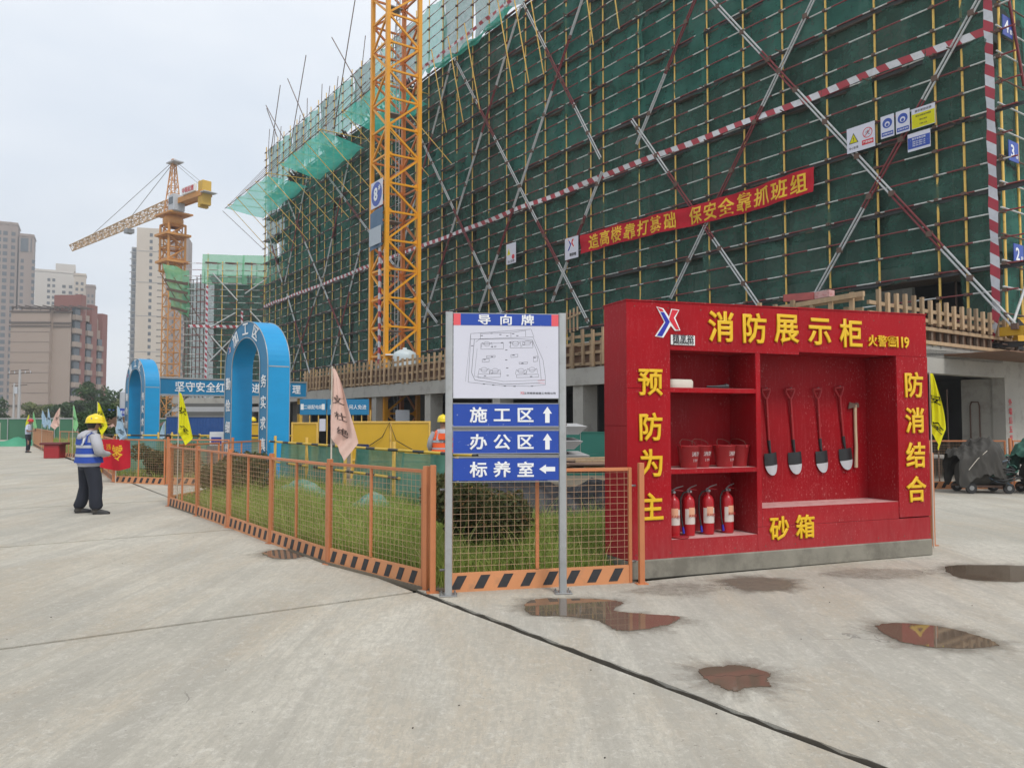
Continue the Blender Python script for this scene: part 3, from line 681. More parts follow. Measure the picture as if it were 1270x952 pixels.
# cross braces: pairs of pipes, white with a red stretch round the crossing
BR = [((10.11, 18.39), (-.58, 4.28), 7), ((0, 14.06), (5.65, 6.01), 7), ((5.51, 16.33), (12.44, 6.73), 7), ((14.67, 14.94), (8.0, 5.87), 7), ((8.9, 21.6), (14.38, 13.76), 7),
      ((22.96, 23.88), (16.79, 13.81), 7), ((16.6, 24.1), (27.34, 7.89), 7), ((30.34, 23.86), (17.71, 6.26), 7), ((23.18, 23.89), (34.0, 7.92), 7), ((41.36, 29.07), (25.03, 7.54), 7),
      ((30.63, 23.52), (41.5, 6.3), 7), ((50.84, 21.79), (32.21, 7.74), 7), ((16.68, 13.14), (20.49, 7.6), 7), ((62.19, 23.64), (44.76, 5.8), 7), ((44.06, 14.47), (50.03, 5.32), 7),
      ((46.35, 21.78), (51.14, 13.8), 7), ((51.14, 13.8), (58.86, 6.17), 7), ((60.43, 13.23), (53.61, 4.8), 7), ((55.54, 22.86), (61.14, 14.22), 7), ((66.5, 20.4), (61.83, 14.55), 7)]
for (s0, z0), (s1, z1), _ in BR:
    p, q = Vector((-s0, -.16, z0)), Vector((-s1, -.16, z1)); L = (q - p).length; d = (q - p) / L; pr = Vector((d.z, 0, -d.x)) * .055
    m = MB(); rd = L * .36 if L < 14 else L * .22; cuts = [(0, L * .5 - rd / 2, 0), (L * .5 - rd / 2, L * .5 + rd / 2, 1), (L * .5 + rd / 2, L, 0)] if L < 14 else [(0, L * .22, 0), (L * .22, L * .36, 1), (L * .36, L * .68, 0), (L * .68, L * .82, 1), (L * .82, L, 0)]
    for a, b, k in cuts:
        for sg in (-1, 1): m.tube(p + d * a + pr * sg, p + d * b + pr * sg, .034, 6, mat=k, cap=True)
    x = .6
    while x < L: m.box(p + d * x, (.17, .12, .17), mat=2); x += 1.9
    m.build('brace', [K['bracewhite'], K['bracered'], K['rust']], sc)
# striped toe-board ribbons and post wrap at the corner
def ribbon(p, q, h, seed, n=120, amp=.05):
    p, q = Vector(p), Vector(q); r = np.random.default_rng(seed); ph = r.uniform(0, 6, 6); V = []; F = []
    for i in range(n + 1):
        f = i / n; c = p.lerp(q, f); sag = sum(math.sin(f * (9 + 11 * k) * 2 + ph[k]) for k in range(4)) * amp * .4; y = sum(math.cos(f * (17 + 13 * k) + ph[k]) for k in range(4)) * amp * .35
        V += [(c.x, c.y + y, c.z - h / 2 + sag), (c.x, c.y - y * .5, c.z + h / 2 + sag * .8)]
        if i: F.append((2 * i - 2, 2 * i, 2 * i + 1, 2 * i - 1))
    m = MB(); m.add(V, F, 0, True); return m
ribbon((-67.5, -.13, 12.93), (.0, -.13, 12.93), .24, 3, 200).build('toe_board_wrap', K['tape'], sc)
ribbon((-44, -.13, 24.62), (-21.5, -.13, 24.62), .22, 4, 90).build('toe_board_wrap', K['tape'], sc)
m = MB()
for i in range(60):
    z = 3.9 + i * .29; m.add([], [])
def vwrap(x, y, z0, z1, wd=.24):
    V = []; F = []; n = 70
    for i in range(n + 1):
        z = z0 + (z1 - z0) * i / n; tw = .03 * math.sin(i * .7) + .015 * math.sin(i * 1.9)
        V += [(x - wd / 2, y + tw, z), (x + wd / 2, y - tw, z)]
        if i: F.append((2 * i - 2, 2 * i - 1, 2 * i + 1, 2 * i))
    return MB().add(V, F, 0, True)
vwrap(.10, -.14, 4.7, 18.5).build('post_wrap', K['tapev'], sc)
MB().add([(-.15, -.2, 3.85), (.05, -.25, 3.9), (.24, -.2, 4.7), (-.02, -.2, 4.75)], [(0, 1, 2, 3)]).build('post_wrap', K['tapev'], sc)
# sagging dirty net roll under the upper platform
m = MB(); pts = []; 
for i in range(30): f = i / 29; pts.append((-24 - f * 9.5, -.2, 24.15 - .35 * math.sin(f * math.pi) + .1 * math.sin(i)))
m.path(pts, [.05 + .16 * abs(math.sin(i * .35)) for i in range(30)], 7); m.build('net_roll', K['netlite'], sc)
# dark stacked pipes / boards along the upper edge
for a, b, z in ((34, 43, 24.25), (46, 52, 24.3), (56, 60, 23.9)):
    m = MB()
    for i in range(26): x = random.uniform(a, b); m.beam((-x, -.3 - random.random() * .5, z + random.uniform(-.3, .1)), (-x - 1.4, .5, z + random.uniform(-.3, .1)), .08, .06)
    m.build('board_stack', K['rust'], sc, kind='stuff')
# poles leaning out that carry the catch platforms
for s in (21.3, 22.6, 24.0, 27.4, 29.3, 31.3, 15.6, 17.4):
    MB().tube((-s, -1.15, 24.4 if s > 18 else 25.5), (-s + .1, -.12, 19.4), .034, 6).build('outrigger', K['poleyellow'], sc)
# catch platforms: flat nets on struts 4 m out
for a, b, sag in ((33.7, 40.2, .3), (43.6, 52.6, .35), (55.5, 68.0, .4)):
    n = 14; V = []; F = []
    for i in range(n + 1):
        for j in range(7):
            u, v = i / n, j / 6; x = -(a + (b - a) * u) + (1.8 * v if a < 60 and b < 60 else 1.4 * v); z = 22.0 - sag * math.sin(u * math.pi) * math.sin(v * math.pi) + .12 * math.sin(u * 17 + v * 3) - .15 * v
            V.append((x, -.1 - 4.1 * v, z))
            if i and j: q = i * 7 + j; F.append((q - 8, q - 7, q, q - 1))
    MB().add(V, F, 0, True).build('catch_net', K['netlite'], sc)
    x = a
    while x < b + .1:
        MB().tube((-x, 0, 22.7), (-x + 1.75, -4.3, 22.02), .032, 5).build('outrigger', K['poleyellow'], sc)
        MB().tube((-x + 1.75, -4.25, 22.0), (-x + 3.1, -.1, 17.3), .03, 5).build('outrigger', K['poleyellow'], sc)
        MB().tube((-x + 1.7, -4.2, 22.0), (-x + .2, -.1, 27.0), .018, 5).build('stay', K['rust'], sc)
        x += 2.9
    MB().tube((-a + 1.9, -4.2, 21.95), (-b + 1.3, -4.2, 21.95), .03, 5).build('ledger', K['rust'], sc)
MB().tube((-67.5, -4.2, 21.9), (-67.6, -.1, 18.6), .025, 5).build('stay', K['rust'], sc)
# pipes sticking up over the roof edge
SK = [(67.75, 33.31), (62.15, 28.26), (63.31, 33.8), (65.98, 27.95), (61.22, 33.67), (56.32, 28.12), (56.31, 34.02), (60.07, 27.04), (50.28, 33.17), (43.42, 25.75), (45.54, 34.25), (49.55, 25.31), (67.47, 32.89), (64.06, 28.99)]
for k in range(0, len(SK), 2):
    (a, za), (b, zb) = SK[k], SK[k + 1]; MB().tube((-a, -.1, za), (-b, -.1, zb), .04, 5).build('long_pipe', K['rust'], sc)
for s in PS:
    if s > 36 and random.random() < .8: MB().tube((-s - random.uniform(0, 1), .3, 28), (-s, .3, 29.5 + random.uniform(0, 2.2)), .03, 5).build('long_pipe', K['rust'], sc)
# end face of the scaffold (towards the right)
se = thing('end', 'x', 'x', S0, RE); bpy.data.objects.remove(se)
def endp(u, d, z):   # u into the depth along the end face, d outwards (towards the camera side right)
    return (d, u, z)
for u in (.95, 2.7, 4.5, 6.3, 8.1, 9.9, 11.7): obj('pole', polt, sc, (.32, u, 0))
for k, z in enumerate(LZ):
    MB().tube((.395, -.35, z + .06), (.395, 12.3, z + .06), .026, 6).build('ledger', K['bracewhite'] if k % 3 else K['rust'], sc)
nend = [net_mesh(1.85, 4.5, 60 + i, K[k_], .07) for i, k_ in enumerate(('netmid', 'netdark', 'netmid'))]
for j, z in enumerate([4.5, 9.0, 13.45, 17.9, 22.2]):
    for i in range(7): obj('net_panel', nend[(i + j) % 3], sc, (.22, .0 + i * 1.75, z), (0, 0, R(90)))
MB().tube((.48, -.1, 4.3), (.48, 8.2, 15.5), .04, 6).build('brace', K['bracewhite'], sc)
MB().tube((.48, .2, 14.0), (.48, 1.1, 11.4), .04, 6).build('brace', K['bracered'], sc)
# cantilever beam under the corner
MB().bb(-.55, 1.0, -.05, .07, 4.05, 4.3).build('cantilever_beam', K['hoardyellow'], sc)
MB().bb(-3.3, .9, .9, 1.05, 4.0, 4.18).build('cantilever_beam', K['hoardyellow'], sc)

# signs and banner hung on the scaffold ----------------------------------------------------------
def facade_at(s, z, d=.2): v = Vector(S0) + US * s - UP * d; return (v.x, v.y, z)
def emblem(parent, x, y, z, sc_, mats=None, t=.004):
    # two crossing strokes: blue lower-left arm, red upper and right arms
    P = lambda pts: [((px - 545) * sc_, (210 - pz) * sc_) for px, pz in pts]
    bk = MB().prism([(a + x, b + z) for a, b in P([(432, 78), (492, 88), (542, 150), (562, 88), (632, 92), (596, 156), (640, 248), (592, 252), (556, 214), (490, 308), (418, 300), (500, 190)])], y, y - t)
    bk.build('emblem_backing', K['white'], parent)
    MB().prism([(a + x, b + z) for a, b in P([(466, 118), (496, 118), (546, 188), (478, 298), (433, 296), (508, 192)])], y - t - .001, y - t * 1.8).build('emblem_stroke', K['logoblue'], parent)
    MB().prism([(a + x, b + z) for a, b in P([(440, 84), (480, 94), (494, 112), (464, 112)])], y - t - .001, y - t * 1.8).build('emblem_stroke', K['logored'], parent)
    MB().prism([(a + x, b + z) for a, b in P([(568, 94), (622, 98), (580, 155), (628, 243), (600, 243), (548, 178), (541, 165)])], y - t - .001, y - t * 1.8).build('emblem_stroke', K['logored'], parent)

bn = thing('banner', 'long red banner with yellow slogan characters tied across the netting', 'banner', facade_at(0, 0, .28), RF)
bx0, bx1 = -18.1, -5.59
def bfun(x, z):
    f = (x - bx0) / (bx1 - bx0); return (x, .05 * math.sin(x * 2.1) + .03 * math.sin(x * 5.3 + z * 3) + .02 * math.sin(z * 9 + x), z + .07 * math.sin(f * 6.0) - .10 * math.sin(f * math.pi))
V = []; F = []
for i in range(101):
    for j in range(9):
        x = bx0 + (bx1 - bx0) * i / 100; z = 9.55 + .88 * j / 8 - .10 * math.sin(math.pi * i / 100) * (j / 8 - .5) * .6; V.append(bfun(x, z))
        if i and j: q = i * 9 + j; F.append((q - 10, q - 1, q, q - 9))
MB().add(V, F, 0, True).build('cloth', K['bannerred'], bn)
slog = '造高楼靠打基础'; xs = [-17.2 + i * .815 for i in range(7)]
slog2 = '保安全靠抓班组'; xs2 = [-10.95 + i * .80 for i in range(7)]
for ch, x in zip(slog + slog2, xs + xs2): text('character', ch, .72, x, 0, 9.99, K['gold'], bn, .006, .022, 1.0, func=bfun)
lb = thing('logo_board', 'small white emblem board tied left of the red banner', 'sign', facade_at(18.75, 9.95, .3), RF)
MB().bb(-.5, .5, -.02, 0, -.52, .52).build('board', K['signwhite'], lb); emblem(lb, 0, -.021, .12, .0026)
text('lettering', '精享裕', .17, .12, -.03, -.32, K['black'], lb, .002)
def fsign(s0, s1, z0, z1, label, d=.26):
    c = facade_at((s0 + s1) / 2, (z0 + z1) / 2, d); t = thing('safety_sign', label, 'sign', c, RF); wd, ht = s0 - s1, z1 - z0
    MB().bb(-wd / 2, wd / 2, -.01, 0, -ht / 2, ht / 2).build('board', K['signwhite'], t); return t, wd, ht
def disc(p, x, z, r, mat, y=-.014, r_in=0):
    m = MB(); m.add([(x + r * math.cos(a * math.pi / 12), y, z + r * math.sin(a * math.pi / 12)) for a in range(24)] + [(x, y, z)], [(i, (i + 1) % 24, 24) for i in range(24)]) if not r_in else m.add([(x + q * math.cos(a * math.pi / 12), y, z + q * math.sin(a * math.pi / 12)) for q in (r, r_in) for a in range(24)], [(i, (i + 1) % 24, 24 + (i + 1) % 24, 24 + i) for i in range(24)])
    return m.build('pictogram', mat, p)
t, wd, ht = fsign(4.30, 3.32, 10.47, 11.30, 'white safety sign with a yellow warning triangle and a red prohibition ring')
MB().prism([(-.42, -.12), (-.08, -.12), (-.25, .22)], -.012, -.015).build('pictogram', K['black'], t)
MB().prism([(-.385, -.10), (-.115, -.10), (-.25, .17)], -.016, -.018).build('pictogram', K['flagyellow'], t)
text('lettering', '!', .18, -.25, -.021, .01, K['black'], t, .001)
disc(t, .24, .10, .17, K['logored'], -.014, .145); MB().beam((.12, -.015, -.02), (.36, -.015, .22), .004, .02).build('pictogram', K['logored'], t)
text('lettering', '火', .16, .24, -.013, .10, K['black'], t, .001)
text('lettering', '当心坠落', .085, -.25, -.013, -.27, K['black'], t, .001, .01); MB().bb(.04, .44, -.014, -.011, -.28, -.12).build('pictogram', K['logored'], t)
text('lettering', '严禁抛物', .085, .24, -.017, -.20, K['whitetext'], t, .001, .01)
for (a, b), nm in zip(((3.12, 2.68), (2.62, 2.18)), ('white sign with a blue helmet pictogram left of its twin', 'white sign with a blue harness pictogram next to the yellow notice')):
    t, wd, ht = fsign(a, b, 10.62, 11.33, nm); disc(t, 0, .1, .16, K['signblue']); disc(t, 0, .07, .085, K['signwhite'], -.017); disc(t, 0, .05, .05, K['signblue'], -.019)
    MB().bb(-.19, .19, -.014, -.011, -.30, -.17).build('pictogram', K['signblue'], t); text('lettering', '必须戴安全帽' if a > 3 else '必须系安全带', .055, 0, -.016, -.235, K['whitetext'], t, .001, .01)
t, wd, ht = fsign(2.12, 1.40, 10.62, 11.25, 'white and yellow notice high on the netting near the corner')
MB().bb(-.35, .35, -.014, -.011, -.30, .14).build('panel', K['flagyellow'], t); text('lettering', '脚手架验收牌', .085, 0, -.013, .22, K['black'], t, .001, .005)
text('lettering', '验收合格准许使用', .06, 0, -.016, .06, K['black'], t, .001, .005); text('lettering', '搭设 验收', .055, 0, -.016, -.07, K['black'], t, .001, .005); text('lettering', '日期 人员', .055, 0, -.016, -.2, K['black'], t, .001, .005)
t, wd, ht = fsign(2.26, 1.56, 9.95, 10.5, 'small blue and white notice under the yellow one')
MB().bb(-.34, .34, -.014, -.011, -.2, .15).build('panel', K['signblue'], t); text('lettering', '脚手架责任牌', .07, 0, -.016, .09, K['whitetext'], t, .001, .005)
for zz in (.0, -.06, -.12): text('lettering', '班组 安全 验收 人员', .045, 0, -.016, zz, K['whitetext'], t, .001, .005)
t, wd, ht = fsign(24.4, 23.5, 10.05, 11.15, 'small white sign with yellow and red marks on the netting left of the emblem board')
MB().prism([(-.36, -.05), (-.06, -.05), (-.21, .3)], -.012, -.015).build('pictogram', K['flagyellow'], t); disc(t, .2, -.2, .13, K['logored'])
text('lettering', '当心坠物', .16, 0, -.013, -.42, K['black'], t, .001, .01)
for n_, z, d in ((4, 12.95, .27), (3, 9.35, .42), (2, 6.4, .55)):   # floor numbers on the end face
    o = Vector(S0) - US * .42 + UP * d; t = thing('floor_number_sign', ('topmost', 'middle', 'lowest')[4 - n_] + ' blue floor-number plate on the scaffold corner', 'sign', (o.x, o.y, z), RE)
    MB().bb(-.30, .30, -.02, 0, -.29, .29).build('board', pm('plate blue', (.03, .055, .30), .4, bmp=0) if n_ == 4 else K['signblue'] , t)
    text('numeral', str(n_), .50, -.08, -.025, .0, K['whitetext'], t, .002, .03); text('lettering', '层', .15, .18, -.025, -.12, K['whitetext'], t, .002, .02)
hz = thing('hazard_board', 'yellow and black striped board at the cantilever end under the scaffold corner', 'board', (14.415, 22.3, 4.122), R(5))
MB().bb(-.11, .25, -.03, 0, -.45, .45).build('board', K['hazard'], hz); MB().bb(-.11, .25, -.045, -.03, .43, .46).build('frame', K['hoardyellow'], hz)

# ================================================================== PODIUM (ground storey in front of the scaffold)
PC = (8.4, 18.7, 0)
pd = thing('podium', 'raw concrete ground storey with dark bays under the timber formwork', 'building', PC, RF)
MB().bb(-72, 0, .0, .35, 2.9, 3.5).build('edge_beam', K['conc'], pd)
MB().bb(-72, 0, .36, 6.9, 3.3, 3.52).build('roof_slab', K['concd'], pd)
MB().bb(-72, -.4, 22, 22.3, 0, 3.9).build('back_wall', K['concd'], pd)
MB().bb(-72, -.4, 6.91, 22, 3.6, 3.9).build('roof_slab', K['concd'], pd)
for s in (12.6, 26, 48): MB().bb(-s - .2, -s, 3.5, 21.9, 0, 3.25).build('light_block_cross_wall', K['concd'], pd)  # partitions added to keep daylight out of the bays
for s in (4.5, 17, 30, 38, 50): MB().bb(-s - 4, -s, 9.5, 9.7, 0, 3.3).build('light_block_inner_wall', K['concd'], pd)  # more added walls that block light behind the openings
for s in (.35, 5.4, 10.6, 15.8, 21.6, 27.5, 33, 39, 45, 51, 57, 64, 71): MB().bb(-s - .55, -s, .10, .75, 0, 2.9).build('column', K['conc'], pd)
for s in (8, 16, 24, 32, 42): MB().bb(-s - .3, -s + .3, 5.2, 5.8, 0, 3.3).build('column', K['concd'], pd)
# end face (towards the right): local y runs along the end face
MB().bb(-.35, 0, .36, 14, 2.9, 3.62).build('edge_beam', K['conc'], pd)
MB().bb(-.36, -.01, 7.0, 14.5, 0, 2.9).build('wall_panel', K['conc'], pd)
MB().bb(-.36, -.01, .36, 1.0, 0, 2.9).build('column', K['conc'], pd)
MB().bb(-1.25, -.37, 7.05, 7.25, 0, 2.89).build('side_wall', K['conc'], pd)
MB().bb(-1.25, -1.05, 7.26, 14, 0, 2.89).build('side_wall', K['concd'], pd)
for y in (4.6, 5.15): MB().tube((-.7, y, 0), (-.75, y + .05, 2.55), .022, 5).build('prop', K['rust'], pd)
MB().path([(-.98, 7.0, 0), (-.98, 7.0, 2.1), (-.94, 7.0, 2.22), (-.76, 7.0, 2.22), (-.72, 7.0, 2.1), (-.72, 7.0, 0)], .02, 5).build('conduit', K['rust'], pd)
m_ = text_data('外', .2, .002, .02)
for i, ch in enumerate('外墙后五米'):
    me = text_data(ch, .22, .002, .015); me.materials.append(K['logored']); obj('lettering', me, pd, (.004, 7.28, 2.2 - i * .26), (0, 0, R(90)))
MB().bb(-.02, 1.6, 3.6, 14, 3.38, 3.41).build('shelf_board', K['ply'], pd)
# timber formwork on the podium edge
fw = thing('timber_formwork', 'row of timber formwork posts and rails standing on the podium edge', 'formwork', PC, RF)
post_m = [MB().box((0, 0, 0), (.10, .08, h)).mesh('timber_post', K['wood']) for h in (1.25, 1.15, .95, .62)]
post_shade = MB().box((0, 0, 0), (.09, .08, .62)).mesh('timber_post', K['woodfar'])  # lower posts in darker wood, painting in the shade of the recess
rr = random.Random(11)
def lean(): return (rr.uniform(-.03, .03), rr.uniform(-.03, .03), rr.uniform(-.1, .1))
s = .3
while s < 38:
    top = 4.78 + rr.uniform(-.12, .08); obj('timber_post', post_m[0], fw, (-s, -.07, top - .62), lean())
    if rr.random() < .75: obj('timber_post', post_m[2], fw, (-s - .22, .04, 3.95 + rr.uniform(-.05, .05)), lean())
    s += .52 + rr.uniform(-.04, .05)
for z, y in ((3.62, .0), (3.98, .02), (4.32, 0), (4.58, .02)):
    x = .05
    while x < 38:
        L = rr.uniform(3.0, 4.2); MB().beam((-x, y, z + rr.uniform(-.02, .02)), (-min(x + L, 38.2), y, z + rr.uniform(-.03, .03)), .07, .10).build('timber_rail', K['wood'], fw); x += L - .2
MB().bb(-38, -.2, .10, .125, 3.52, 4.35).build('form_panel', K['ply'], fw)
u = .45
while u < 8.6:
    top = 4.80 - .02 * u + rr.uniform(-.04, .05); obj('timber_post', post_m[3], fw, (.08, u, top - .30), (0, 0, R(90)))
    obj('timber_post', post_shade, fw, (-.04, u + .22, 3.90 + rr.uniform(-.05, .05)), (0, rr.uniform(-.03, .03), R(90))); u += .40 + rr.uniform(-.02, .03)
for z in (3.70, 4.05, 4.25, 4.50): MB().beam((.02, .1, z), (.02, 8.8, z - .06), .07, .09).build('timber_rail', K['wood'], fw)
MB().beam((.1, -.2, 4.66), (-3.2, .1, 4.62), .08, .12).build('timber_rail', K['wood'], fw)
MB().bb(-.12, -.10, .3, 8.8, 3.65, 4.35).build('form_panel', K['ply'], fw)
for i, s in enumerate([14.26 - k * .28 for k in range(16)]):   # loose stair railing of slats behind
    pass
rl = thing('slat_guard', 'short row of upright timber slats behind the top of the signboard', 'guard', PC, RF)
for i in range(14): MB().beam((-14.6 + i * .21, .9, 4.6 + i * .03), (-14.6 + i * .21, .9, 5.35 + i * .04), .05, .05).build('slat', K['wood'], rl)
MB().beam((-14.8, .88, 5.05), (-11.7, .88, 5.6), .05, .06).build('rail', K['wood'], rl)
tk = thing('water_tank', 'small white plastic tank on the podium beside the crane mast', 'tank', (-5.646, 41.5, 4.818))
tk.location.z = 3.53; tk.scale = (1.12, 1.12, 1.10)
MB().lathe([(0, 0), (.52, 0), (.56, .1), (.54, .3), (.57, .5), (.55, .7), (.57, .9), (.55, 1.1), (.57, 1.3), (.55, 1.45), (.5, 1.55), (.25, 1.68), (.1, 1.70), (.1, 1.78), (0, 1.78)], n=24).build('tank_body', K['tank'], tk)
MB().bb(-.9, -.4, -.1, .1, 1.42, 1.48).build('pipe', K['white'], tk)
tt = thing('red_banner_bundle', 'folded faded red banner lying on the timber deck above the cabinet', 'banner', (8.168, 21.5, 5.098), RF)
MB().box((-.3, 0, -.02), (.95, .25, .20), ry=.06).build('cloth', pm('faded red cloth', (.42, .10, .09), .8, var=.3, scale=4), tt)
MB().box((.42, .02, -.04), (.45, .24, .18), ry=-.03).build('wrap', K['dust'], tt)

# ================================================================== TOWER CRANE NEAR
tc_ = thing('tower_crane_mast', 'thick yellow lattice mast of the tower crane rising in front of the scaffold', 'crane', (-6.667, 41.6, 0), RE)
# local: x to the right along the right face, y backwards-left along the left face
a = 1.914; H = 34
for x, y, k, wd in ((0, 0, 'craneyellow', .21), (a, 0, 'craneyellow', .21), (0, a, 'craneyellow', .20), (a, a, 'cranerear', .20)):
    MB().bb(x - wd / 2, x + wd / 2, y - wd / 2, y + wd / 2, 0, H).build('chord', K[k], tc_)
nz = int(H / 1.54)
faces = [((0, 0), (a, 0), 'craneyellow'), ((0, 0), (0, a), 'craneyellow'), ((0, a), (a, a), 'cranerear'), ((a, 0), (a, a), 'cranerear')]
for (p, q, k) in faces:
    for i in range(nz):
        z = .5 + i * 1.54; MB().beam((*p, z), (*q, z), .09, .10).build('rung', K[k], tc_)
        s_, e_ = ((*p, z), (*q, z + 1.54)) if i % 2 else ((*q, z), (*p, z + 1.54)); MB().beam(s_, e_, .10, .10).build('diagonal', K[k], tc_)
        for c, sg in ((p, 1), (q, -1)):
            dx, dy = (q[0] - p[0]) / a, (q[1] - p[1]) / a; MB().add([(c[0] + dx * sg * t_, c[1] + dy * sg * t_, z + w_) for t_, w_ in ((.1, -.22), (.42, 0), (.1, .22))], [(0, 1, 2)]).build('gusset', K[k], tc_)
m = MB()
for i in range(int(H / .3)): m.beam((1.15, .9, i * .3), (1.15, 1.3, i * .3), .025, .025)
m.tube((1.15, .9, 0), (1.15, .9, H), .03, 5); m.tube((1.15, 1.3, 0), (1.15, 1.3, H), .03, 5); m.build('ladder', K['galv'], tc_)
for i in range(5): MB().bb(.5, 1.3, .8, 1.5, 6.5 + i * 6, 6.55 + i * 6).build('landing', K['steel'], tc_)
MB().bb(-.12, -.02, .55, .75, 3.5, 14).build('cable_wrap', K['tapev'], tc_)
t = thing('crane_number_sign', 'white plate with a blue disc reading 8 on the crane mast', 'sign', tuple(Vector((-6.667, 41.6, 0)) + Matrix.Rotation(RE, 3, 'Z') @ Vector((-.14, a * .48, 13.9))), RF)
MB().bb(-.72, .72, -.03, 0, -.72, .72).build('board', K['signwhite'], t); disc(t, 0, 0, .66, K['signblue'], -.035); text('numeral', '8', .95, -.1, -.045, 0, K['whitetext'], t, .003, .05); text('numeral', '#', .4, .36, -.045, .28, K['whitetext'], t, .003, .03)
t = thing('notice_sheet', 'grey-blue notice sheet hung on the crane mast under the number plate', 'sheet', tuple(Vector((-6.667, 41.6, 0)) + Matrix.Rotation(RE, 3, 'Z') @ Vector((-.17, a * .45, 12.0))), RF)
V = []; F = []
for i in range(9):
    for j in range(11):
        x = -.8 + 1.6 * i / 8; z = -1.05 + 2.1 * j / 10; V.append((x + .05 * (z < 0) * z, -.03 - .05 * math.sin(i * 1.1) * (1 - j / 10), z - .15 * (x < 0) * -x))
        if i and j: q = i * 11 + j; F.append((q - 12, q - 1, q, q - 11))
MB().add(V, F, 0, True).build('cloth', pm('faded sheet blue', (.09, .16, .25), .7, var=.2, scale=2), t); MB().bb(-.74, .74, -.115, -.1, -.9, .05).build('print', pm('sheet print', (.42, .47, .52), .7, var=.1, scale=4), t)

# ================================================================== SMALLER SCAFFOLDED BUILDING FAR LEFT
s2 = thing('small_scaffold', 'smaller netted scaffold building between the far crane and the big scaffold', 'scaffold', (-34.9, 90, 0), R(7))
MB().bb(.4, 18, 1.4, 14, 0, 17.5).build('core', K['concd'], s2)
for i in range(8):
    MB().tube((i * 1.62, 0, 0), (i * 1.62, 0, 19.6 + (1.2 if i == 0 else .3)), .055, 5).build('pole', K['poleyellow'], s2)
for i in range(8): MB().tube((i * 2.2 + .8, 1.2, 0), (i * 2.2 + .8, 1.2, 20), .05, 5).build('pole', K['rust'], s2)
for k in range(26): MB().tube((-2.6, -.1, 1 + k * .745), (18, -.1, 1 + k * .745), .035, 5).build('ledger', K['pipe'], s2)
n2 = [net_mesh(4.6, 6.2, 70 + i, K['netdark'], .15) for i in range(3)]; n3 = net_mesh(4.6, 3.4, 75, K['netpale'], .2)
for j in range(3):
    for i in range(4): obj('net_panel', n2[(i + j) % 3], s2, (i * 4.45, .15, j * 6.1))
for i in range(4): obj('net_panel', n3, s2, (i * 4.45 - .6, .0, 17.3))
for p, q in (((.4, 8.4), (3.3, 11.5)), ((.6, 18.5), (3.4, 15.4)), ((3.2, 14.0), (.5, 12.3)), ((3.4, 7.0), (.6, 4.0)), ((4.8, 14.2), (7.6, 11.2)), ((4.2, 16.2), (8.5, 19.4)), ((.5, 11.3), (3.4, 8.0)), ((5.2, 8), (2.6, 3.6))):
    MB().tube((p[0], -.25, p[1]), (q[0], -.25, q[1]), .08, 5).build('brace', K['bracewhite'], s2)
for x, z1 in ((0, 17), (3.9, 14.2)): vwrap(x, -.22, 0, z1, .24).build('post_wrap', K['tapev'], s2)
ribbon((-2, -.2, 12.4), (16, -.2, 12.4), .3, 8, 60).build('toe_board_wrap', K['tape'], s2)
for i in range(6):      # left end bay, seen edge on
    MB().tube((-.4 - i * .5, .2 + i * .3, 0), (-.4 - i * .5, .2 + i * .3, 18.8 - i * .3), .06, 5).build('pole', K['rust'], s2)
for k in range(14): MB().tube((-.1, -.1, 1 + k * 1.3), (-3.1, 1.7, 1 + k * 1.3), .045, 5).build('ledger', K['rust'], s2)
obj('net_panel', net_mesh(3.4, 16.5, 77, K['netdark'], .2), s2, (-.1, .2, 1), (0, 0, R(150)))
for i in range(7): MB().beam((i * 2.2 - .2, -.4, 19.7), (i * 2.2 + 1.6, .6, 19.8), .3, .12).build('board', K['rust'], s2)
# loose pale green net strips hanging from the corner towards the far crane
V = []; F = []
for i in range(15):
    for j in range(19):
        u, v = i / 14, j / 18; x = -4.9 + 2.9 * u + .9 * (1 - v) * (1 - u); z = (14.6 - 1.3 * u) * (1 - v) + (19.6 - .9 * u) * v + .12 * math.sin(u * 9 + v * 4); V.append((x, .25 * math.sin(u * 6 + v * 5) + .12 * math.sin(v * 19 + u * 3), z))
        if i and j: q = i * 19 + j; F.append((q - 20, q - 1, q, q - 19))
MB().add(V, F, 0, True).build('loose_net', K['netpale'], s2)
for k in range(4): MB().beam((-4.6 + .25 * k, -.4, 17.6 - k * 1.05), (-2.1, -.35, 17.15 - k * 1.05), .2, .3).build('board', K['woodfar'], s2)
MB().tube((-5.2, 0, 18.4), (1, 0, 8), .05, 5).build('stay', K['rust'], s2); MB().tube((-4, 0, 18.4), (1.2, 0, 10), .05, 5).build('stay', K['rust'], s2)

# ================================================================== FAR TOWER CRANE
fc = thing('far_tower_crane', 'slender orange tower crane with its jib pointing left over the flats', 'crane', (-45.5, 105, 0), math.atan2(-5.6, 6.7))
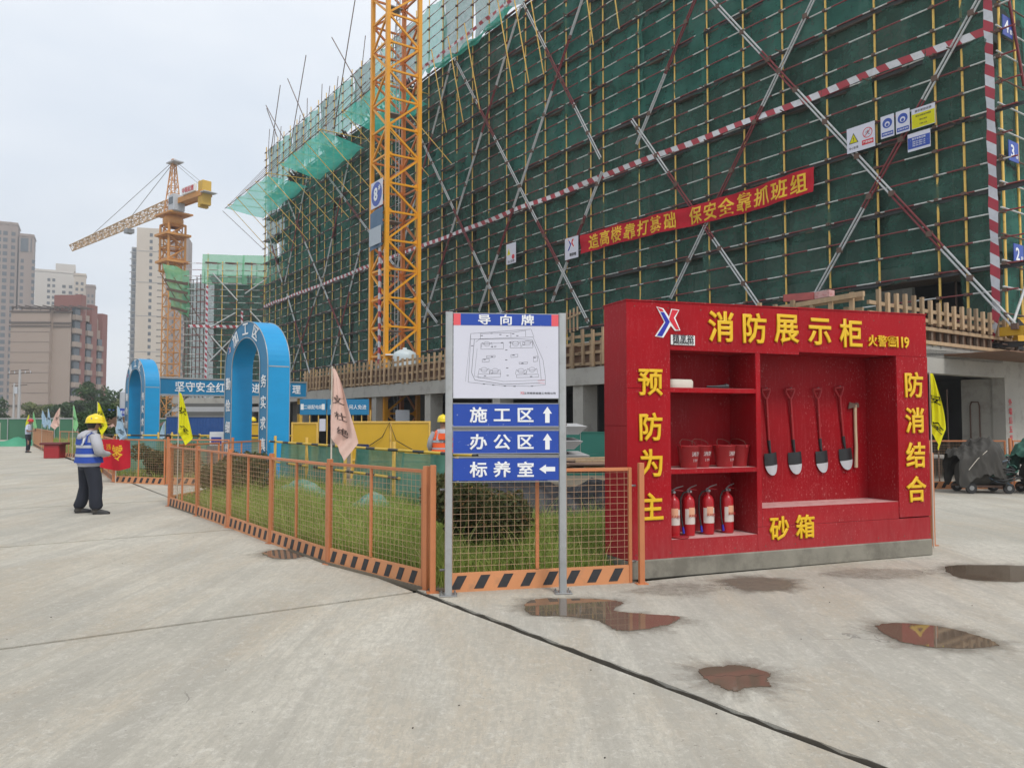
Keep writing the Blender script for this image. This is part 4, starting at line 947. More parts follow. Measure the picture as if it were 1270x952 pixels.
# local x: towards the counter-jib
def lattice(m, p0, p1, w0, w1, n, r, mat=0, tri=False):
    p0, p1 = Vector(p0), Vector(p1); d = (p1 - p0).normalized(); u = Vector((0, 0, 1)) if abs(d.z) < .9 else Vector((1, 0, 0)); b = d.cross(u).normalized(); c = b.cross(d).normalized() * -1
    offs = [(-.5, -.5), (.5, -.5), (.5, .5), (-.5, .5)] if not tri else [(-.5, -.5), (.5, -.5), (0, .45)]
    pt = lambda i, o: p0.lerp(p1, i / n) + (b * o[0] + c * o[1]) * (w0 + (w1 - w0) * i / n)
    for o in offs: m.tube(pt(0, o), pt(n, o), r * 1.4, 4, mat=mat)
    for i in range(n + 1):
        for k in range(len(offs)):
            o, o2 = offs[k], offs[(k + 1) % len(offs)]; m.tube(pt(i, o), pt(i, o2), r * .8, 4, mat=mat)
            if i < n: m.tube(pt(i, o if i % 2 else o2), pt(i + 1, o2 if i % 2 else o), r * .8, 4, mat=mat)
m = MB(); lattice(m, (0, 0, 0), (0, 0, 27.5), 1.7, 1.7, 18, .07); m.build('mast', K['cranefar'], fc)
m = MB(); lattice(m, (0, 0, 21.5), (0, 0, 27.8), 2.3, 2.3, 4, .12); m.bb(-1.6, 1.6, -1.6, 1.6, 22.6, 22.9); m.bb(-1.7, 1.7, -1.7, 1.7, 26.2, 26.5); m.build('climbing_frame', K['cranefar'], fc)
m = MB(); m.lathe([(1.0, 27.5), (1.3, 28.0), (1.3, 28.6), (1.0, 29.0)], n=16); m.bb(-2.1, 2.3, -1.6, 1.6, 29.0, 29.2); m.build('slewing_ring', K['cranefar'], fc)
m = MB(); m.bevbox(1.1, 2.6, -1.3, .3, 29.2, 31.4, .1); m.build('cab', K['greybox'], fc); MB().bb(1.3, 2.4, -1.33, -1.29, 30.1, 31.0).build('cab_window', K['winglass'], fc)
m = MB(); lattice(m, (-.2, 0, 29.3), (-.2, 0, 36.8), 1.6, .35, 8, .06); m.build('apex', K['cranefar'], fc)
m = MB(); lattice(m, (-1, 0, 30.4), (-33, 0, 29.3), 1.5, .9, 26, .075, tri=True); m.build('jib', K['cranepale'], fc)
m = MB(); m.bb(.6, 8.6, -.75, -.55, 30.2, 30.9); m.bb(.6, 8.6, .55, .75, 30.2, 30.9); m.bb(.6, 8.6, -.55, .55, 30.3, 30.4)
m.build('counter_jib', K['cranefar'], fc)
MB().bevbox(4.0, 7.4, -1.0, -.7, 30.9, 31.9, .05).build('advert_panel', K['white'], fc)
text('lettering', '中联起重', .75, 5.7, -1.02, 31.4, K['logored'], fc, .01, .02)
for i, x in enumerate((7.5, 8.1)): MB().bevbox(x, x + .55, -.62, .62, 28.8 + i * .25, 32.2, .06).build('counterweight', K['cwt'], fc)
MB().bb(8.6, 9.6, -.9, .9, 30.5, 30.6).build('walkway', K['greybox'], fc)
m = MB(); m.tube((-.2, 0, 36.6), (-26, 0, 30.3), .05, 4); m.tube((-.2, 0, 36.4), (-13, 0, 30.8), .05, 4); m.build('jib_stay', K['steel'], fc)
m = MB(); m.tube((-.2, .3, 36.6), (7.4, .5, 31.9), .035, 4); m.tube((-.2, -.3, 36.6), (7.4, -.5, 31.9), .035, 4); m.build('counter_stay', K['steel'], fc)
MB().bb(-13.6, -12.4, -.5, .5, 28.7, 29.3).build('trolley', K['steel'], fc)
MB().bb(-.9, 1.3, -.7, .7, 36.2, 36.35).build('top_platform', K['greybox'], fc)

# ================================================================== FAR BUILDINGS
def tower(label, x0, x1, Y, h, depth, wall, rz=0, name='apartment_tower', group=None):
    t = thing(name, label, 'building', (x0, Y, 0), rz, group); W = x1 - x0
    MB().bb(0, W, 0, depth, 0, h).build('wall', K[wall], t); MB().bb(-.3, W + .3, -.3, depth + .3, h - 1.2, h - .9).build('cornice', K[wall], t)
    return t, W
def wins(t, xs, z0, z1, dz, wd, ht, y=-.08, mat='winglass', name='window'):
    me = MB().bb(-wd / 2, wd / 2, y, y + .2, 0, ht).mesh(name, K[mat]); z = z0
    while z < z1:
        for x in xs: obj(name, me, t, (x, 0, z))
        z += dz
# leftmost tall tower (A) and its neighbour (B)
t, W = tower('leftmost tall brown tower block with a grid of window bays', -231, -217.2, 340, 89, 12, 'brownwall', R(28))
wins(t, [2.6, 6.8, 9.2], 2, 86, 3.0, 1.7, 1.8); wins(t, [12.2], 2, 86, 3.0, 1.5, 1.7)
MB().bb(10.6, 11.3, -.5, 0, 0, 89).build('pilaster', K['brownwall'], t)
t, W = tower('slim brown tower right behind the leftmost one', -217, -211.5, 345, 84, 10, 'brownwall', R(28))
wins(t, [1.2, 5.4], 2, 74, 3.0, 1.2, 1.7); MB().bb(.4, 4.6, -.35, .05, 76, 82).build('roof_screen', K['winglass'], t); MB().bb(3.4, 4.2, -.4, 0, 0, 84).build('pilaster', K['brownwall'], t)
t, W = tower('wide cream tower block behind the tan building', -243.3, -225.8, 400, 79, 12, 'cream', R(28))
t2 = t; wins(t, [6.2, 8.4], 40, 75, 3.0, 1.3, 1.5); wins(t, [13, 16], 40, 72, 3.0, 1.6, 1.5); MB().bb(9, 18, 0, 10, 79, 82.5).build('roof_house', K['cream'], t)
t, W = tower('cream and tan tower adjoining the wide cream block', -221, -215.7, 396, 76, 8, 'tanlight', R(28)); wins(t, [1.3, 3.6], 40, 72, 3.0, 1.2, 1.5)
t, W = tower('small tan tower at the right end of the cream blocks', -216, -211.7, 398, 70.5, 8, 'brownwall', R(28)); wins(t, [1.2, 3.0], 40, 66, 3.0, .9, 1.5)
# tall beige tower behind the far crane (E)
t = thing('apartment_tower', 'tall narrow beige tower block behind the far crane', 'building', (-170, 350, 0), R(15)); t.scale.x = .93
MB().bb(0, 3.4, 0, 14, 0, 79).build('wall', K['greywall'], t); MB().bb(2.6, 15.5, -2, 14, 0, 87.5).build('wall', K['tanlight'], t)
MB().bb(15.5, 25.3, .5, 14, 0, 85).build('wall', K['brownwall'], t); MB().bb(15.5, 22, .0, 12, 82, 86).build('roof_house', K['greywall'], t)
wins(t, [9.0], 4, 84, 2.95, 1.3, 1.5, -2.08); wins(t, [13.5], 3.4, 84, 2.95, 2.9, .45, -2.06, 'trimdark', 'balcony_gap'); wins(t, [1.2], 3, 77, 2.95, 1.4, 1.6)
wins(t, [19, 23], 4, 80, 2.95, 1.2, 1.5, .42)
me = MB().bb(-.6, 3.1, -.7, .3, 0, .35).mesh('balcony', K['greywall'])
for i in range(26): obj('balcony', me, t, (0, 0, 2.6 + 2.95 * i))
for z in (16, 32, 48, 63, 77): MB().bb(2.7, 15.3, -2.15, -2, z, z + .18).build('string_course', K['greywall'], t)
# tan slab building with red-brown stair blocks
t = thing('apartment_block', 'wide tan mid-rise block with red-brown bays and stacked balconies', 'building', (-108.3, 170, 0))
MB().bb(0, 8.4, 0, 12, 0, 25.6).build('wall', K['tan'], t); MB().bb(8.4, 12.4, 1.0, 12, 0, 25.3).build('wall', K['tan'], t)
for z, h in ((22.6, .35), (21.9, .25), (4.6, .4), (25.0, .3)): MB().bb(-.3, 8.7, -.2, 0, z, z + h).build('trim', K['trimdark'], t); MB().bb(8.7, 12.6, .8, 1.0, z, z + h).build('trim', K['trimdark'], t)
for i in range(7): MB().bb(-.2 + .02, 8.45, -.04, 0, 7.5 + i * 2.2, 7.56 + i * 2.2).build('wall_joint', K['trimdark'], t)
m = MB()
for i in range(16): m.beam((.4 + i * .95, -.4, 26.2 + .2 * (i % 2)), (.9 + i * .95, 5, 26.3), .25, .2)
m.beam((0, 0, 26.0), (12.6, 0, 26.0), .2, .2); m.beam((0, 4, 26.0), (12.6, 4, 26.0), .2, .2)
for i in range(7): m.bb(.2 + i * 2, .4 + i * 2, 0, .2, 25.3, 26.0)
m.build('roof_pergola', K['trimdark'], t)
MB().bb(8.4, 11.9, 6, 15.5, 0, 25.0).build('wall', K['tan'], t)
for k, (y0, y1, y2, h) in enumerate(((1.3, 3.9, 6.0, 29.5), (6.2, 8.6, 10.9, 27.9), (11.1, 13.3, 15.5, 26.5))):
    MB().bb(11.6, 12.9, y1, y2, 0, h).build('stair_tower', K['redbrown'], t)
    bm_ = MB().bb(12.41, 13.3, y0 + .15, y1 - .1, 0, 1.05).mesh('balcony', K['tan']); gm = MB().bb(12.2, 12.95, y0 + .3, y1 - .2, 0, 1.55).mesh('window', K['winglass']); fm = MB().bb(12.1, 13.35, y0 + .05, y1 - .02, 0, .2).mesh('balcony_slab', K['trimdark'])
    MB().bb(11.9, 12.4, y0, y1, 0, h - 4).build('wall', K['tan'], t)
    z = 3.0
    while z < h - 5.8: obj('balcony', bm_, t, (0, 0, z)); obj('window', gm, t, (0, 0, z + 1.08)); obj('balcony_slab', fm, t, (0, 0, z - .22)); z += 2.95
MB().bb(6.9, 11.9, 4, 6, 24, 29.4).build('stair_tower', K['redbrown'], t)
# distant trees
def tree(x, y, h, w_, seed, label, mat='leaf', n=2600, leaf=.22):
    t = thing('tree', label, 'tree', (x, y, 0)); r = random.Random(seed)
    m = MB(); m.path([(0, 0, 0), (.1, 0, h * .25), (-.05, .1, h * .5), (.1, 0, h * .8)], [h * .035, h * .028, h * .02, h * .008], 7)
    for i in range(6):
        a = r.uniform(0, 6.28); z = h * r.uniform(.3, .6); m.path([(0, 0, z), (math.cos(a) * w_ * .25, math.sin(a) * w_ * .25, z + h * .12), (math.cos(a) * w_ * .42, math.sin(a) * w_ * .42, z + h * .2)], [h * .015, h * .01, h * .004], 5)
    m.build('trunk', K['bark'], t)
    bl_ = [(0, 0, h * .62, w_ * .34, w_ * .34, h * .28)]
    for i in range(14):
        a = r.uniform(0, 6.28); q = r.uniform(.2, .42) * w_; bl_.append((math.cos(a) * q, math.sin(a) * q, h * r.uniform(.35, .88), w_ * r.uniform(.12, .22), w_ * r.uniform(.12, .22), h * r.uniform(.08, .16)))
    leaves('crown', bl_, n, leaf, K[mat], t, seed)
TR = [(-77, 115, 5.3, 7, 'leaf', 'dark tree at the left edge behind the far hoarding'), (-70.5, 118, 4.4, 5.2, 'leafpale', 'pale flowering tree beside the utility pole'), (-62.5, 112, 4.6, 5.5, 'leaf', 'low dark tree just right of the utility pole'),
      (-58.5, 118, 5.4, 6.5, 'leaf', 'mid-height tree right of the low dark one'), (-56, 108, 6.9, 6.8, 'leaf', 'tallest dark green tree below the red-brown bays'), (-51.5, 106, 5.4, 5.6, 'leafpale', 'olive tree in front of the tallest one'),
      (-54.5, 118, 6.0, 7.5, 'leaf', 'broad tree behind the yellow helmet'), (-49.2, 104, 6.0, 5.6, 'leaf', 'rightmost dark tree beside the small arch')]
for i, (x, y, h, w_, mt, lb_) in enumerate(TR): tree(x, y, h, w_, 20 + i, lb_, mt)
tree(-18.6, 35.2, 2.4, 1.7, 77, 'small dark bushy tree beside the pale blue flag', 'leaf', 4500, .07)

# ================================================================== ORANGE MESH BARRIERS
PW = 1.96
def make_panel(label, cat='barrier', group='orange mesh barriers round the verges'):
    t = thing('mesh_barrier', label, cat, (0, 0, 0), 0, group)
    m = MB()   # wires
    n = 25
    for i in range(1, n): m.tube((i * PW / n, 0,   .18), (i * PW / n, 0, 1.17), .0019, 4, cap=False)
    for k in range(1, 16): m.tube((.02, .004, .18 + k * .064), (PW - .02, .004, .18 + k * .064), .0019, 4, cap=False)
    m.build('wire_mesh', K['orangewire'], t, kind='stuff')
    m = MB(); m.bevbox(0, .035, -.018, .018, 0, 1.19, .003); o = m.build('side_tube', K['orange'], t)
    obj('side_tube', o.data, t, (PW - .035, 0, 0))
    MB().bevbox(.036, PW - .036, -.017, .017, 1.155, 1.19, .003).build('top_rail', K['orange'], t)
    MB().bevbox(PW * .48 - .017, PW * .48 + .017, -.014, .014, .19, 1.154, .003).build('middle_tube', K['orange'], t)
    MB().bb(.036, PW - .036, -.012, .012, .0, .185).build('kick_plate', K['kick'], t)
    sm = MB().prism([(0, .028), (.095, .028), (.165, .158), (.07, .158)], -.0155, -.0125).mesh('stripe', K['stripe'])
    for i in range(8): obj('stripe', sm, t, (.055 + i * .235, 0, 0))
    m = MB()
    for x in (-.02, PW + .02):
        for z in (.22, 1.0): m.tube((x - .03, 0, z), (x + .03, 0, z), .012, 6)
    m.build('bolt', K['steel'], t, kind='stuff')
    return t
def make_post(label):
    t = thing('barrier_post', label, 'post', (0, 0, 0), 0, 'orange posts between the barrier panels')
    MB().bevbox(-.028, .028, -.028, .028, .0, 1.24, .004).build('tube', K['orange'], t); MB().bb(-.06, .06, -.05, .05, 0, .008).build('foot_plate', K['orange'], t); return t
P0 = make_panel('orange mesh barrier panel with striped kick plate directly behind the signpost'); Q0 = make_post('orange post left of the signpost')
used = [False, False]
def panel(p, q, label, z=0):
    p, q = Vector((*p, z)), Vector((*q, z)); d = q - p; rz = math.atan2(d.y, d.x); o = p + d.normalized() * (d.length - PW) / 2
    if not used[0]: P0.location = o; P0.rotation_euler = (0, 0, rz); P0['label'] = label; used[0] = True; r = P0
    else: r = copy_tree(P0, o, rz, label)
    r.scale.x = min(1.0, (d.length - .05) / PW) if d.length < PW + .03 else 1; return r
def post(p, label, rz=0, z=0):
    if not used[1]: Q0.location = (*p, z); Q0.rotation_euler = (0, 0, rz); Q0['label'] = label; used[1] = True; return Q0
    return copy_tree(Q0, (*p, z), rz, label)
panel((-.70, 7.79), (1.285, 8.29), 'orange mesh barrier panel standing directly behind the signpost')
post((-.775, 7.80), 'orange post just left of the signpost foot', .2); post((1.335, 8.22), 'orange post against the left front corner of the cabinet', .2)
LP = [(-.85, 8.02), (-2.169, 9.451), (-3.341, 11.03), (-4.506, 12.66), (-5.62, 14.20), (-6.807, 15.79)]
ords = ['nearest', 'second nearest', 'middle', 'fourth', 'farthest']
for i in range(5):
    panel(LP[i + 1], LP[i], f'{ords[i]} panel of the long orange mesh barrier left of the signpost' if i != 3 else 'fourth panel from the signpost in the long orange mesh barrier', -.02 if i else -.01)
for i, nm in enumerate(('at the right end of the long barrier by the signpost', 'between the nearest two panels of the long barrier, beside the pink flag', 'between the second and middle panels of the long barrier', 'between the middle and fourth panels of the long barrier', 'between the last two panels of the long barrier', 'at the far corner of the long barrier under the yellow flag')):
    post(LP[i] if i else (-.86, 7.99), 'orange post ' + nm, .9, -.02)
gb = 'barrier panel running back from the far corner of the long barrier'
panel((-6.80, 15.86), (-6.55, 17.80), 'first orange ' + gb); panel((-6.53, 17.86), (-6.25, 19.78), 'second orange ' + gb)
panel((-10.90, 21.76), (-9.12, 20.94), 'orange mesh barrier panel with bold stripes right of the red banner corner', -.02)
panel((-9.06, 20.92), (-7.2, 20.3), 'orange barrier panel behind the far corner of the long barrier')
post((-9.09, 20.93), 'orange post right of the striped panel beyond the gap', 0); post((-7.15, 20.28), 'orange post beside the left foot of the big blue arch'); post((-10.94, 21.79), 'orange post at the corner carrying the red banner')
ON = ['farthest', 'second farthest', 'third farthest', 'fourth farthest', 'fifth farthest', 'fifth nearest', 'fourth nearest', 'third nearest', 'second nearest', 'nearest']
def run(a, b, n, lab, z=-.02):
    a, b = Vector(a), Vector(b); nm = ON if n == 10 else ON[:4] + ON[-(n - 4):] if n > 4 else ['']
    for i in range(n):
        p, q = a.lerp(b, i / n), a.lerp(b, (i + 1) / n); panel((p.x, p.y), (q.x, q.y), (nm[i] + ' ' + lab).strip(), z)
run((-19.4, 35.95), (-10.95, 21.85), 8, 'orange barrier panel of the row behind the man in the blue vest')
run((-21.6, 37.55), (-19.5, 35.95), 1, 'orange mesh barrier panel right of the dark red box')
run((-32.9, 54.35), (-21.8, 37.6), 10, 'orange panel of the far row between red box and man in white')
for i, (a, b) in enumerate((((10.25, 19.48), (12.2, 19.50)), ((12.32, 19.5), (14.28, 19.55)), ((14.4, 19.55), (16.3, 19.6)))):
    panel(a, b, ('orange mesh barrier panel in front of the dark doorway right of the cabinet', 'orange mesh barrier panel behind the covered machines at the right edge', 'orange mesh barrier panel at the right picture edge')[i])
post((12.26, 19.5), 'orange post between the two barrier panels right of the cabinet'); post((5.66, 10.72), 'orange post behind the right end of the cabinet carrying the yellow flag', .3)

# yellow-black pipe railing with green net at the back of the verge
rg = thing('pipe_railing', 'yellow and black pipe railing hung with green netting behind the grass', 'railing', (-.9, 12.9, 0), math.atan2(.8235, -.5674) + 0)
RL = 8.3
nr = [net_mesh(2.15, 1.0, 90 + i, K['netrail'], .16) for i in range(3)]
for i in range(5):
    x = i * 2.3; MB().tube((x, 0, 0), (x, 0, 1.28), .035, 8).build('post', K['poleyellow'], rg)
    if i < 4: obj('net_panel', nr[i % 3], rg, (x + .07, -.05 if i % 2 else .05, .10))
for z in (1.13, .62, .12): MB().tube((-.7, .045, z), (RL + 1.2, .045, z), .028, 8).build('rail', K['rail'], rg)
t = thing('pipe_railing', 'second green netted railing seen far behind the left barriers', 'railing', (-9.9, 26.5, 0), math.atan2(.8235, -.5674))
for i in range(4):
    MB().tube((i * 2.3, 0, 0), (i * 2.3, 0, 1.2), .035, 6).build('post', K['poleyellow'], t)
    if i < 3: obj('net_panel', nr[i % 3], t, (i * 2.3 + .07, 0, .1))
MB().tube((-.5, .04, 1.1), (7.5, .04, 1.1), .028, 6).build('rail', K['rail'], t)
t = thing('pipe_railing', 'green netted railing running behind the banner and the small arch', 'railing', (-13.2, 25.5, 0), math.atan2(-.5, 2.8))
for i in range(4):
    MB().tube((i * 2, 0, 0), (i * 2, 0, 1.3), .035, 6).build('post', K['poleyellow'], t)
    if i < 3: obj('net_panel', nr[(i + 1) % 3], t, (i * 2 - .05, 0, .1))
MB().tube((-.3, .04, 1.2), (6.5, .04, 1.2), .028, 6).build('rail', K['rail'], t)
t = thing('railing_plate', 'small dark blue notice plate hung on the pipe railing', 'sign', (-3.142, 16.7, 0.899), R(-40))
MB().bb(-.19, .19, -.01, 0, -.28, .28).build('board', pm('navy plate', (.02, .03, .12), .5), t); text('lettering', '卡口坠落', .09, 0, -.013, .06, K['whitetext'], t, .001, .004)

V = []; F = []
for i in range(61):
    for j in range(15):
        u, v = i / 60, j / 14; z = .42 * math.sin(math.pi * v) ** .7 * (.55 + .3 * math.sin(u * 11) + .2 * math.sin(u * 27 + 2)) * min(1, u * 8, (1 - u) * 8) + .05 * abs(math.sin(u * 60 + v * 9)) * math.sin(math.pi * v)
        V.append((u * 6.6, .12 + .75 * v + .1 * math.sin(u * 19), max(.0, z)))
        if i and j: q = i * 15 + j; F.append((q - 16, q - 1, q, q - 15))
o = MB().add(V, F, 0, True).build('net_heap', K['netheap']); o.location = (-1.25, 12.75, .01); o.rotation_euler = (0, 0, math.atan2(.8235, -.5674)); tag(o, 'crumpled green net heaped along the foot of the pipe railing', 'net heap')

# ================================================================== FIRE CABINET
cb = thing('fire_equipment_cabinet', 'big red plywood fire-equipment display cabinet with yellow characters on a cement plinth', 'cabinet', (1.217, 8.368, 0), R(21.57))
D = .50
MB().bevbox(.0, 4.34, -.015, D + .01, 0, .205, .012).build('plinth', K['plinth'], cb)
rd = K['red']; ri = K['redin']
def pn(x0, x1, z0, z1, mat=None, y0=0, y1=.018, nm='front_panel'): MB().bb(x0, x1, y0, y1, z0, z1).build(nm, mat or rd, cb)
top = 2.955
pn(.0, .538, .205, 2.02); pn(.0, .538, 2.024, top); pn(.541, 2.30, 2.445, top + .02); pn(2.303, 4.322, 2.478, top + .05)
pn(.541, 1.672, .205, .395); pn(1.675, 4.322, .205, .475); pn(1.742, 3.80, .478, .685); pn(1.675, 1.739, .478, 2.442)
pn(3.803, 4.322, .49, 2.474, None, -.008, .018)
MB().bb(0, .018, .019, D, .205, 1.62).build('side_panel', rd, cb); MB().bb(0, .018, .019, D, 1.624, top).build('side_panel', rd, cb)
MB().bb(4.304, 4.322, .019, D, .205, top + .05).build('side_panel', rd, cb)
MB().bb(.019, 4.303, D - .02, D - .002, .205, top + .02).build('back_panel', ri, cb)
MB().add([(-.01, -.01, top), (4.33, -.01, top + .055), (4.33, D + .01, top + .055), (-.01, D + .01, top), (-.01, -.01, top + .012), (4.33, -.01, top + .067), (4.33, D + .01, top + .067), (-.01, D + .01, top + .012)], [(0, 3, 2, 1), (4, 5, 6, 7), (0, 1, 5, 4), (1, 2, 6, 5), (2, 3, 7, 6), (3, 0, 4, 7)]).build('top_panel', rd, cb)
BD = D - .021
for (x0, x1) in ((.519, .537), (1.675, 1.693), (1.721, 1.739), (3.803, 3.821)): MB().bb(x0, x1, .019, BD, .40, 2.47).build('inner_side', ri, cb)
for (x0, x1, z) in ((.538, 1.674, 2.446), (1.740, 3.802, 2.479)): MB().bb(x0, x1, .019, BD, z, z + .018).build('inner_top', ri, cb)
MB().bb(.538, 1.674, .019, BD, .377, .397).build('shelf', K['dust'], cb)
for z in (1.10, 1.985): MB().bb(.540, 1.673, .001, BD, z, z + .05).build('shelf', rd, cb); MB().bb(.545, 1.67, .03, BD - .01, z + .051, z + .053).build('shelf_dust', K['dust'], cb)
MB().bb(1.740, 3.802, .004, BD, .660, .686).build('sand_box_lid', K['dust'], cb)
m = MB()
for x in [.1 + .42 * i for i in range(11)]:
    for z in (.26, 2.9): m.tube((x, -.002, z), (x, .003, z), .008, 6)
m.build('screw', K['rust'], cb, kind='stuff')
y = -.012
def ch(c, x, z, s, bold=.028, sx=1.0): text('character', c, s, x, y, z, K['gold'], cb, .010, bold, sx)
for c, z in zip('预防为主', (2.085, 1.61, 1.225, .765)): ch(c, .283, z, .31)
for c, x in zip('消防展示柜', (1.20, 1.66, 2.115, 2.60, 3.08)): ch(c, x, 2.725, .36)
for c, z in zip('防消结合', (2.12, 1.68, 1.25, .83)): text('character', c, .33, 4.075, y - .008, z, K['gold'], cb, .010, .028)
ch('砂', 1.965, .45, .28); ch('箱', 2.335, .455, .28)
ch('火', 3.42, 2.65, .15, .016); ch('警', 3.575, 2.65, .15, .010); ch('☎', 3.735, 2.65, .13, .0); text('character', '119', .185, 3.915, y, 2.645, K['gold'], cb, .008, .035, .95, spacing=.86)
emblem(cb, .53, -.004, 2.715, .00145, t=.006)
MB().bevbox(.545, .855, -.012, -.003, 2.50, 2.61, .004).build('emblem_plate', K['white'], cb)
text('lettering', '精享裕', .092, .70, -.017, 2.575, pm('grey black print', (.05, .05, .06), .6, bmp=0), cb, .002, .0, 1.0); text('lettering', 'JINGXIANGYU', .043, .70, -.016, 2.522, K['black'], cb, .002, .004, .95)

CA = Vector((1.217, 8.368, 0)); CM = Matrix.Rotation(R(21.57), 3, 'Z')
def cab(x, y, z): v = CA + CM @ Vector((x, y, 0)); return (v.x, v.y, z)
# fire extinguishers
def extinguisher(label):
    t = thing('fire_extinguisher', label, 'fire extinguisher', (0, 0, 0), 0, 'red fire extinguishers on the bottom shelf')
    MB().lathe([(0, 0), (.062, 0), (.068, .008), (.066, .02), (.070, .035), (.070, .36), (.066, .395), (.050, .425), (.028, .445), (.020, .46), (.020, .475), (0, .475)], n=24).build('cylinder', K['extred'], t)
    MB().lathe([(.0712, .13), (.0712, .30)], n=16, a0=R(200), a1=R(330)).build('label', pm('ext label', (.62, .55, .50), .5, var=.1), t)
    m = MB(); m.lathe([(.0718, .215), (.0718, .315)], n=8, a0=R(235), a1=R(300)); m.build('label_patch', pm('ext label orange', (.72, .36, .22), .5), t)
    me = text_data('灭火器', .036, .0005, .0); me.materials.append(K['extred']); obj('lettering', me, t, (0.0, -.0745, .225))
    m = MB(); m.lathe([(.022, .475), (.024, .49), (.016, .51), (0, .512)], n=12); m.tube((0, -.02, .49), (0, -.045, .49), .014, 10); m.build('valve', K['steel'], t)
    MB().path([(-.02, 0, .50), (.03, 0, .512), (.115, 0, .50)], [.006, .007, .005], 6).build('handle', K['extred'], t)
    MB().path([(-.02, 0, .505), (.04, 0, .535), (.115, 0, .555)], [.005, .007, .005], 6).build('lever', K['steel'], t)
    MB().path([(-.02, 0, .485), (-.07, 0, .475), (-.105, 0, .42), (-.11, 0, .30), (-.105, -.01, .18), (-.095, -.02, .10)], .0085, 7).build('hose', K['blackrub'], t)
    MB().tube((-.095, -.02, .10), (-.09, -.025, .03), .011, 8, .015).build('nozzle', K['logoblue'], t)
    return t
e0 = extinguisher('leftmost fire extinguisher on the bottom shelf, half hidden by the cabinet edge')
EX = [(0.693,), (0.899,), (1.163,), (1.438,)]
labs = ['leftmost fire extinguisher on the bottom shelf, half hidden by the cabinet edge', 'second fire extinguisher from the left on the bottom shelf', 'third fire extinguisher from the left on the bottom shelf', 'rightmost fire extinguisher on the bottom shelf']
for i, (x,) in enumerate(EX):
    p = cab(x, .20 + .012 * i, .397); rz = R(21 + (-14, 5, -6, 10)[i])
    if i == 0: e0.location = p; e0.rotation_euler = (0, 0, rz)
    else: copy_tree(e0, p, rz, labs[i])
# fire buckets
def bucket(label):
    t = thing('fire_bucket', label, 'bucket', (0, 0, 0), 0, 'red fire buckets on the middle shelf')
    MB().lathe([(0, .0), (.088, .0), (.090, .004), (.125, .235), (.129, .238), (.129, .245), (.122, .245), (.087, .010), (0, .010)], n=24).build('pail', K['bucketred'], t)
    m = MB(); m.path([(-.127, 0, .235), (-.115, .02, .29), (-.05, .05, .315), (.05, .05, .31), (.115, .02, .28), (.127, 0, .235)], .0022, 5); m.build('bail', K['rust'], t)
    m = MB(); m.box((-.128, 0, .235), (.012, .03, .03)); m.box((.128, 0, .235), (.012, .03, .03)); m.build('ear', K['bucketred'], t)
    for s_, x, z, sz in (('消', -.028, .155, .055), ('防', .03, .155, .055), ('119', 0, .085, .045)):
        me = text_data(s_, sz, .0005, .002); me.materials.append(K['white'])
        r0 = .089 + .036 * (z / .235)
        for v in me.vertices:
            a_ = (v.co.x + x) / .105; rr_ = .0905 + .035 * ((v.co.z + z) / .235) + .001; v.co = (rr_ * math.sin(a_), -rr_ * math.cos(a_), v.co.z + z)
        obj('lettering', me, t)
    return t
b0 = bucket('leftmost red fire bucket on the middle shelf')
BX = [(0.851,), (1.076,), (1.344,), (1.579,)]
bl_ = ['leftmost red fire bucket on the middle shelf', 'second red fire bucket, pushed back between its neighbours', 'third red fire bucket, standing forward on the middle shelf', 'rightmost red fire bucket, turned so its plain bright side shows']
for i, (x,) in enumerate(BX):
    p = cab(x, (.13, .22, .15, .20)[i], 1.153); rz = R(21 + (14, 10, 20, 95)[i])
    if i == 0: b0.location = p; b0.rotation_euler = (0, 0, rz)
    else: copy_tree(b0, p, rz, bl_[i])
# shovels
def shovel(label):
    t = thing('shovel', label, 'shovel', (0, 0, 0), 0, 'shovels hung in the cabinet')   # origin at the grip, blade down, facing -y
    m = MB(); m.path([(-.062, 0, .0), (-.06, 0, -.03), (-.02, 0, -.105), (0, 0, -.12)], .011, 7); m.path([(.062, 0, 0), (.06, 0, -.03), (.02, 0, -.105), (0, 0, -.12)], .011, 7); m.tube((-.066, 0, 0), (.066, 0, 0), .014, 8); m.build('grip', K['bucketred'], t)
    MB().tube((0, 0, -.11), (0, .01, -.66), .0155, 8).build('shaft', K['bucketred'], t)
    MB().path([(0, .01, -.62), (0, .008, -.70), (0, -.012, -.84)], [.021, .019, .006], 8).build('socket', K['bladeblack'], t)
    out = [(-.095, -.775), (-.03, -.77), (.03, -.77), (.095, -.775), (.098, -.86), (.090, -.925), (.060, -.990), (0, -1.045), (-.060, -.990), (-.090, -.925), (-.098, -.86)]
    def dish(x, z, o): return (x, -.030 + 3.0 * x * x + .05 * ((z + .9) ** 2) * 4 + o, z)
    def blade(zlo, zhi, nm, mat, o=0):
        V = []; F = []; NX, NZ = 12, 10
        for j in range(NZ + 1):
            z = zlo + (zhi - zlo) * j / NZ
            hw = .096 if z > -.86 else .098 * math.sqrt(max(0, 1 - ((-.86 - z) / .187) ** 2.2)) + .001
            for i in range(NX + 1): V.append(dish(-hw + 2 * hw * i / NX, z, o))
            if j:
                for i in range(NX): q = j * (NX + 1) + i; F.append((q - NX - 1, q - NX, q + 1, q))
        n0 = len(V); V += [(x, y_ + .004, z) for x, y_, z in V]; F += [tuple(n0 + k_ for k_ in f[::-1]) for f in F]
        MB().add(V, F, 0, True).build(nm, mat, t)
    blade(-.925, -.775, 'blade', K['bladeblack']); blade(-1.045, -.926, 'blade_tip', pm('blade white', (.50, .51, .53), .4, var=.08, dirt=((.2, .2, .2), .6, .75, 20, .5)), 0)
    return t
s0 = shovel('x'); ys = D - .06
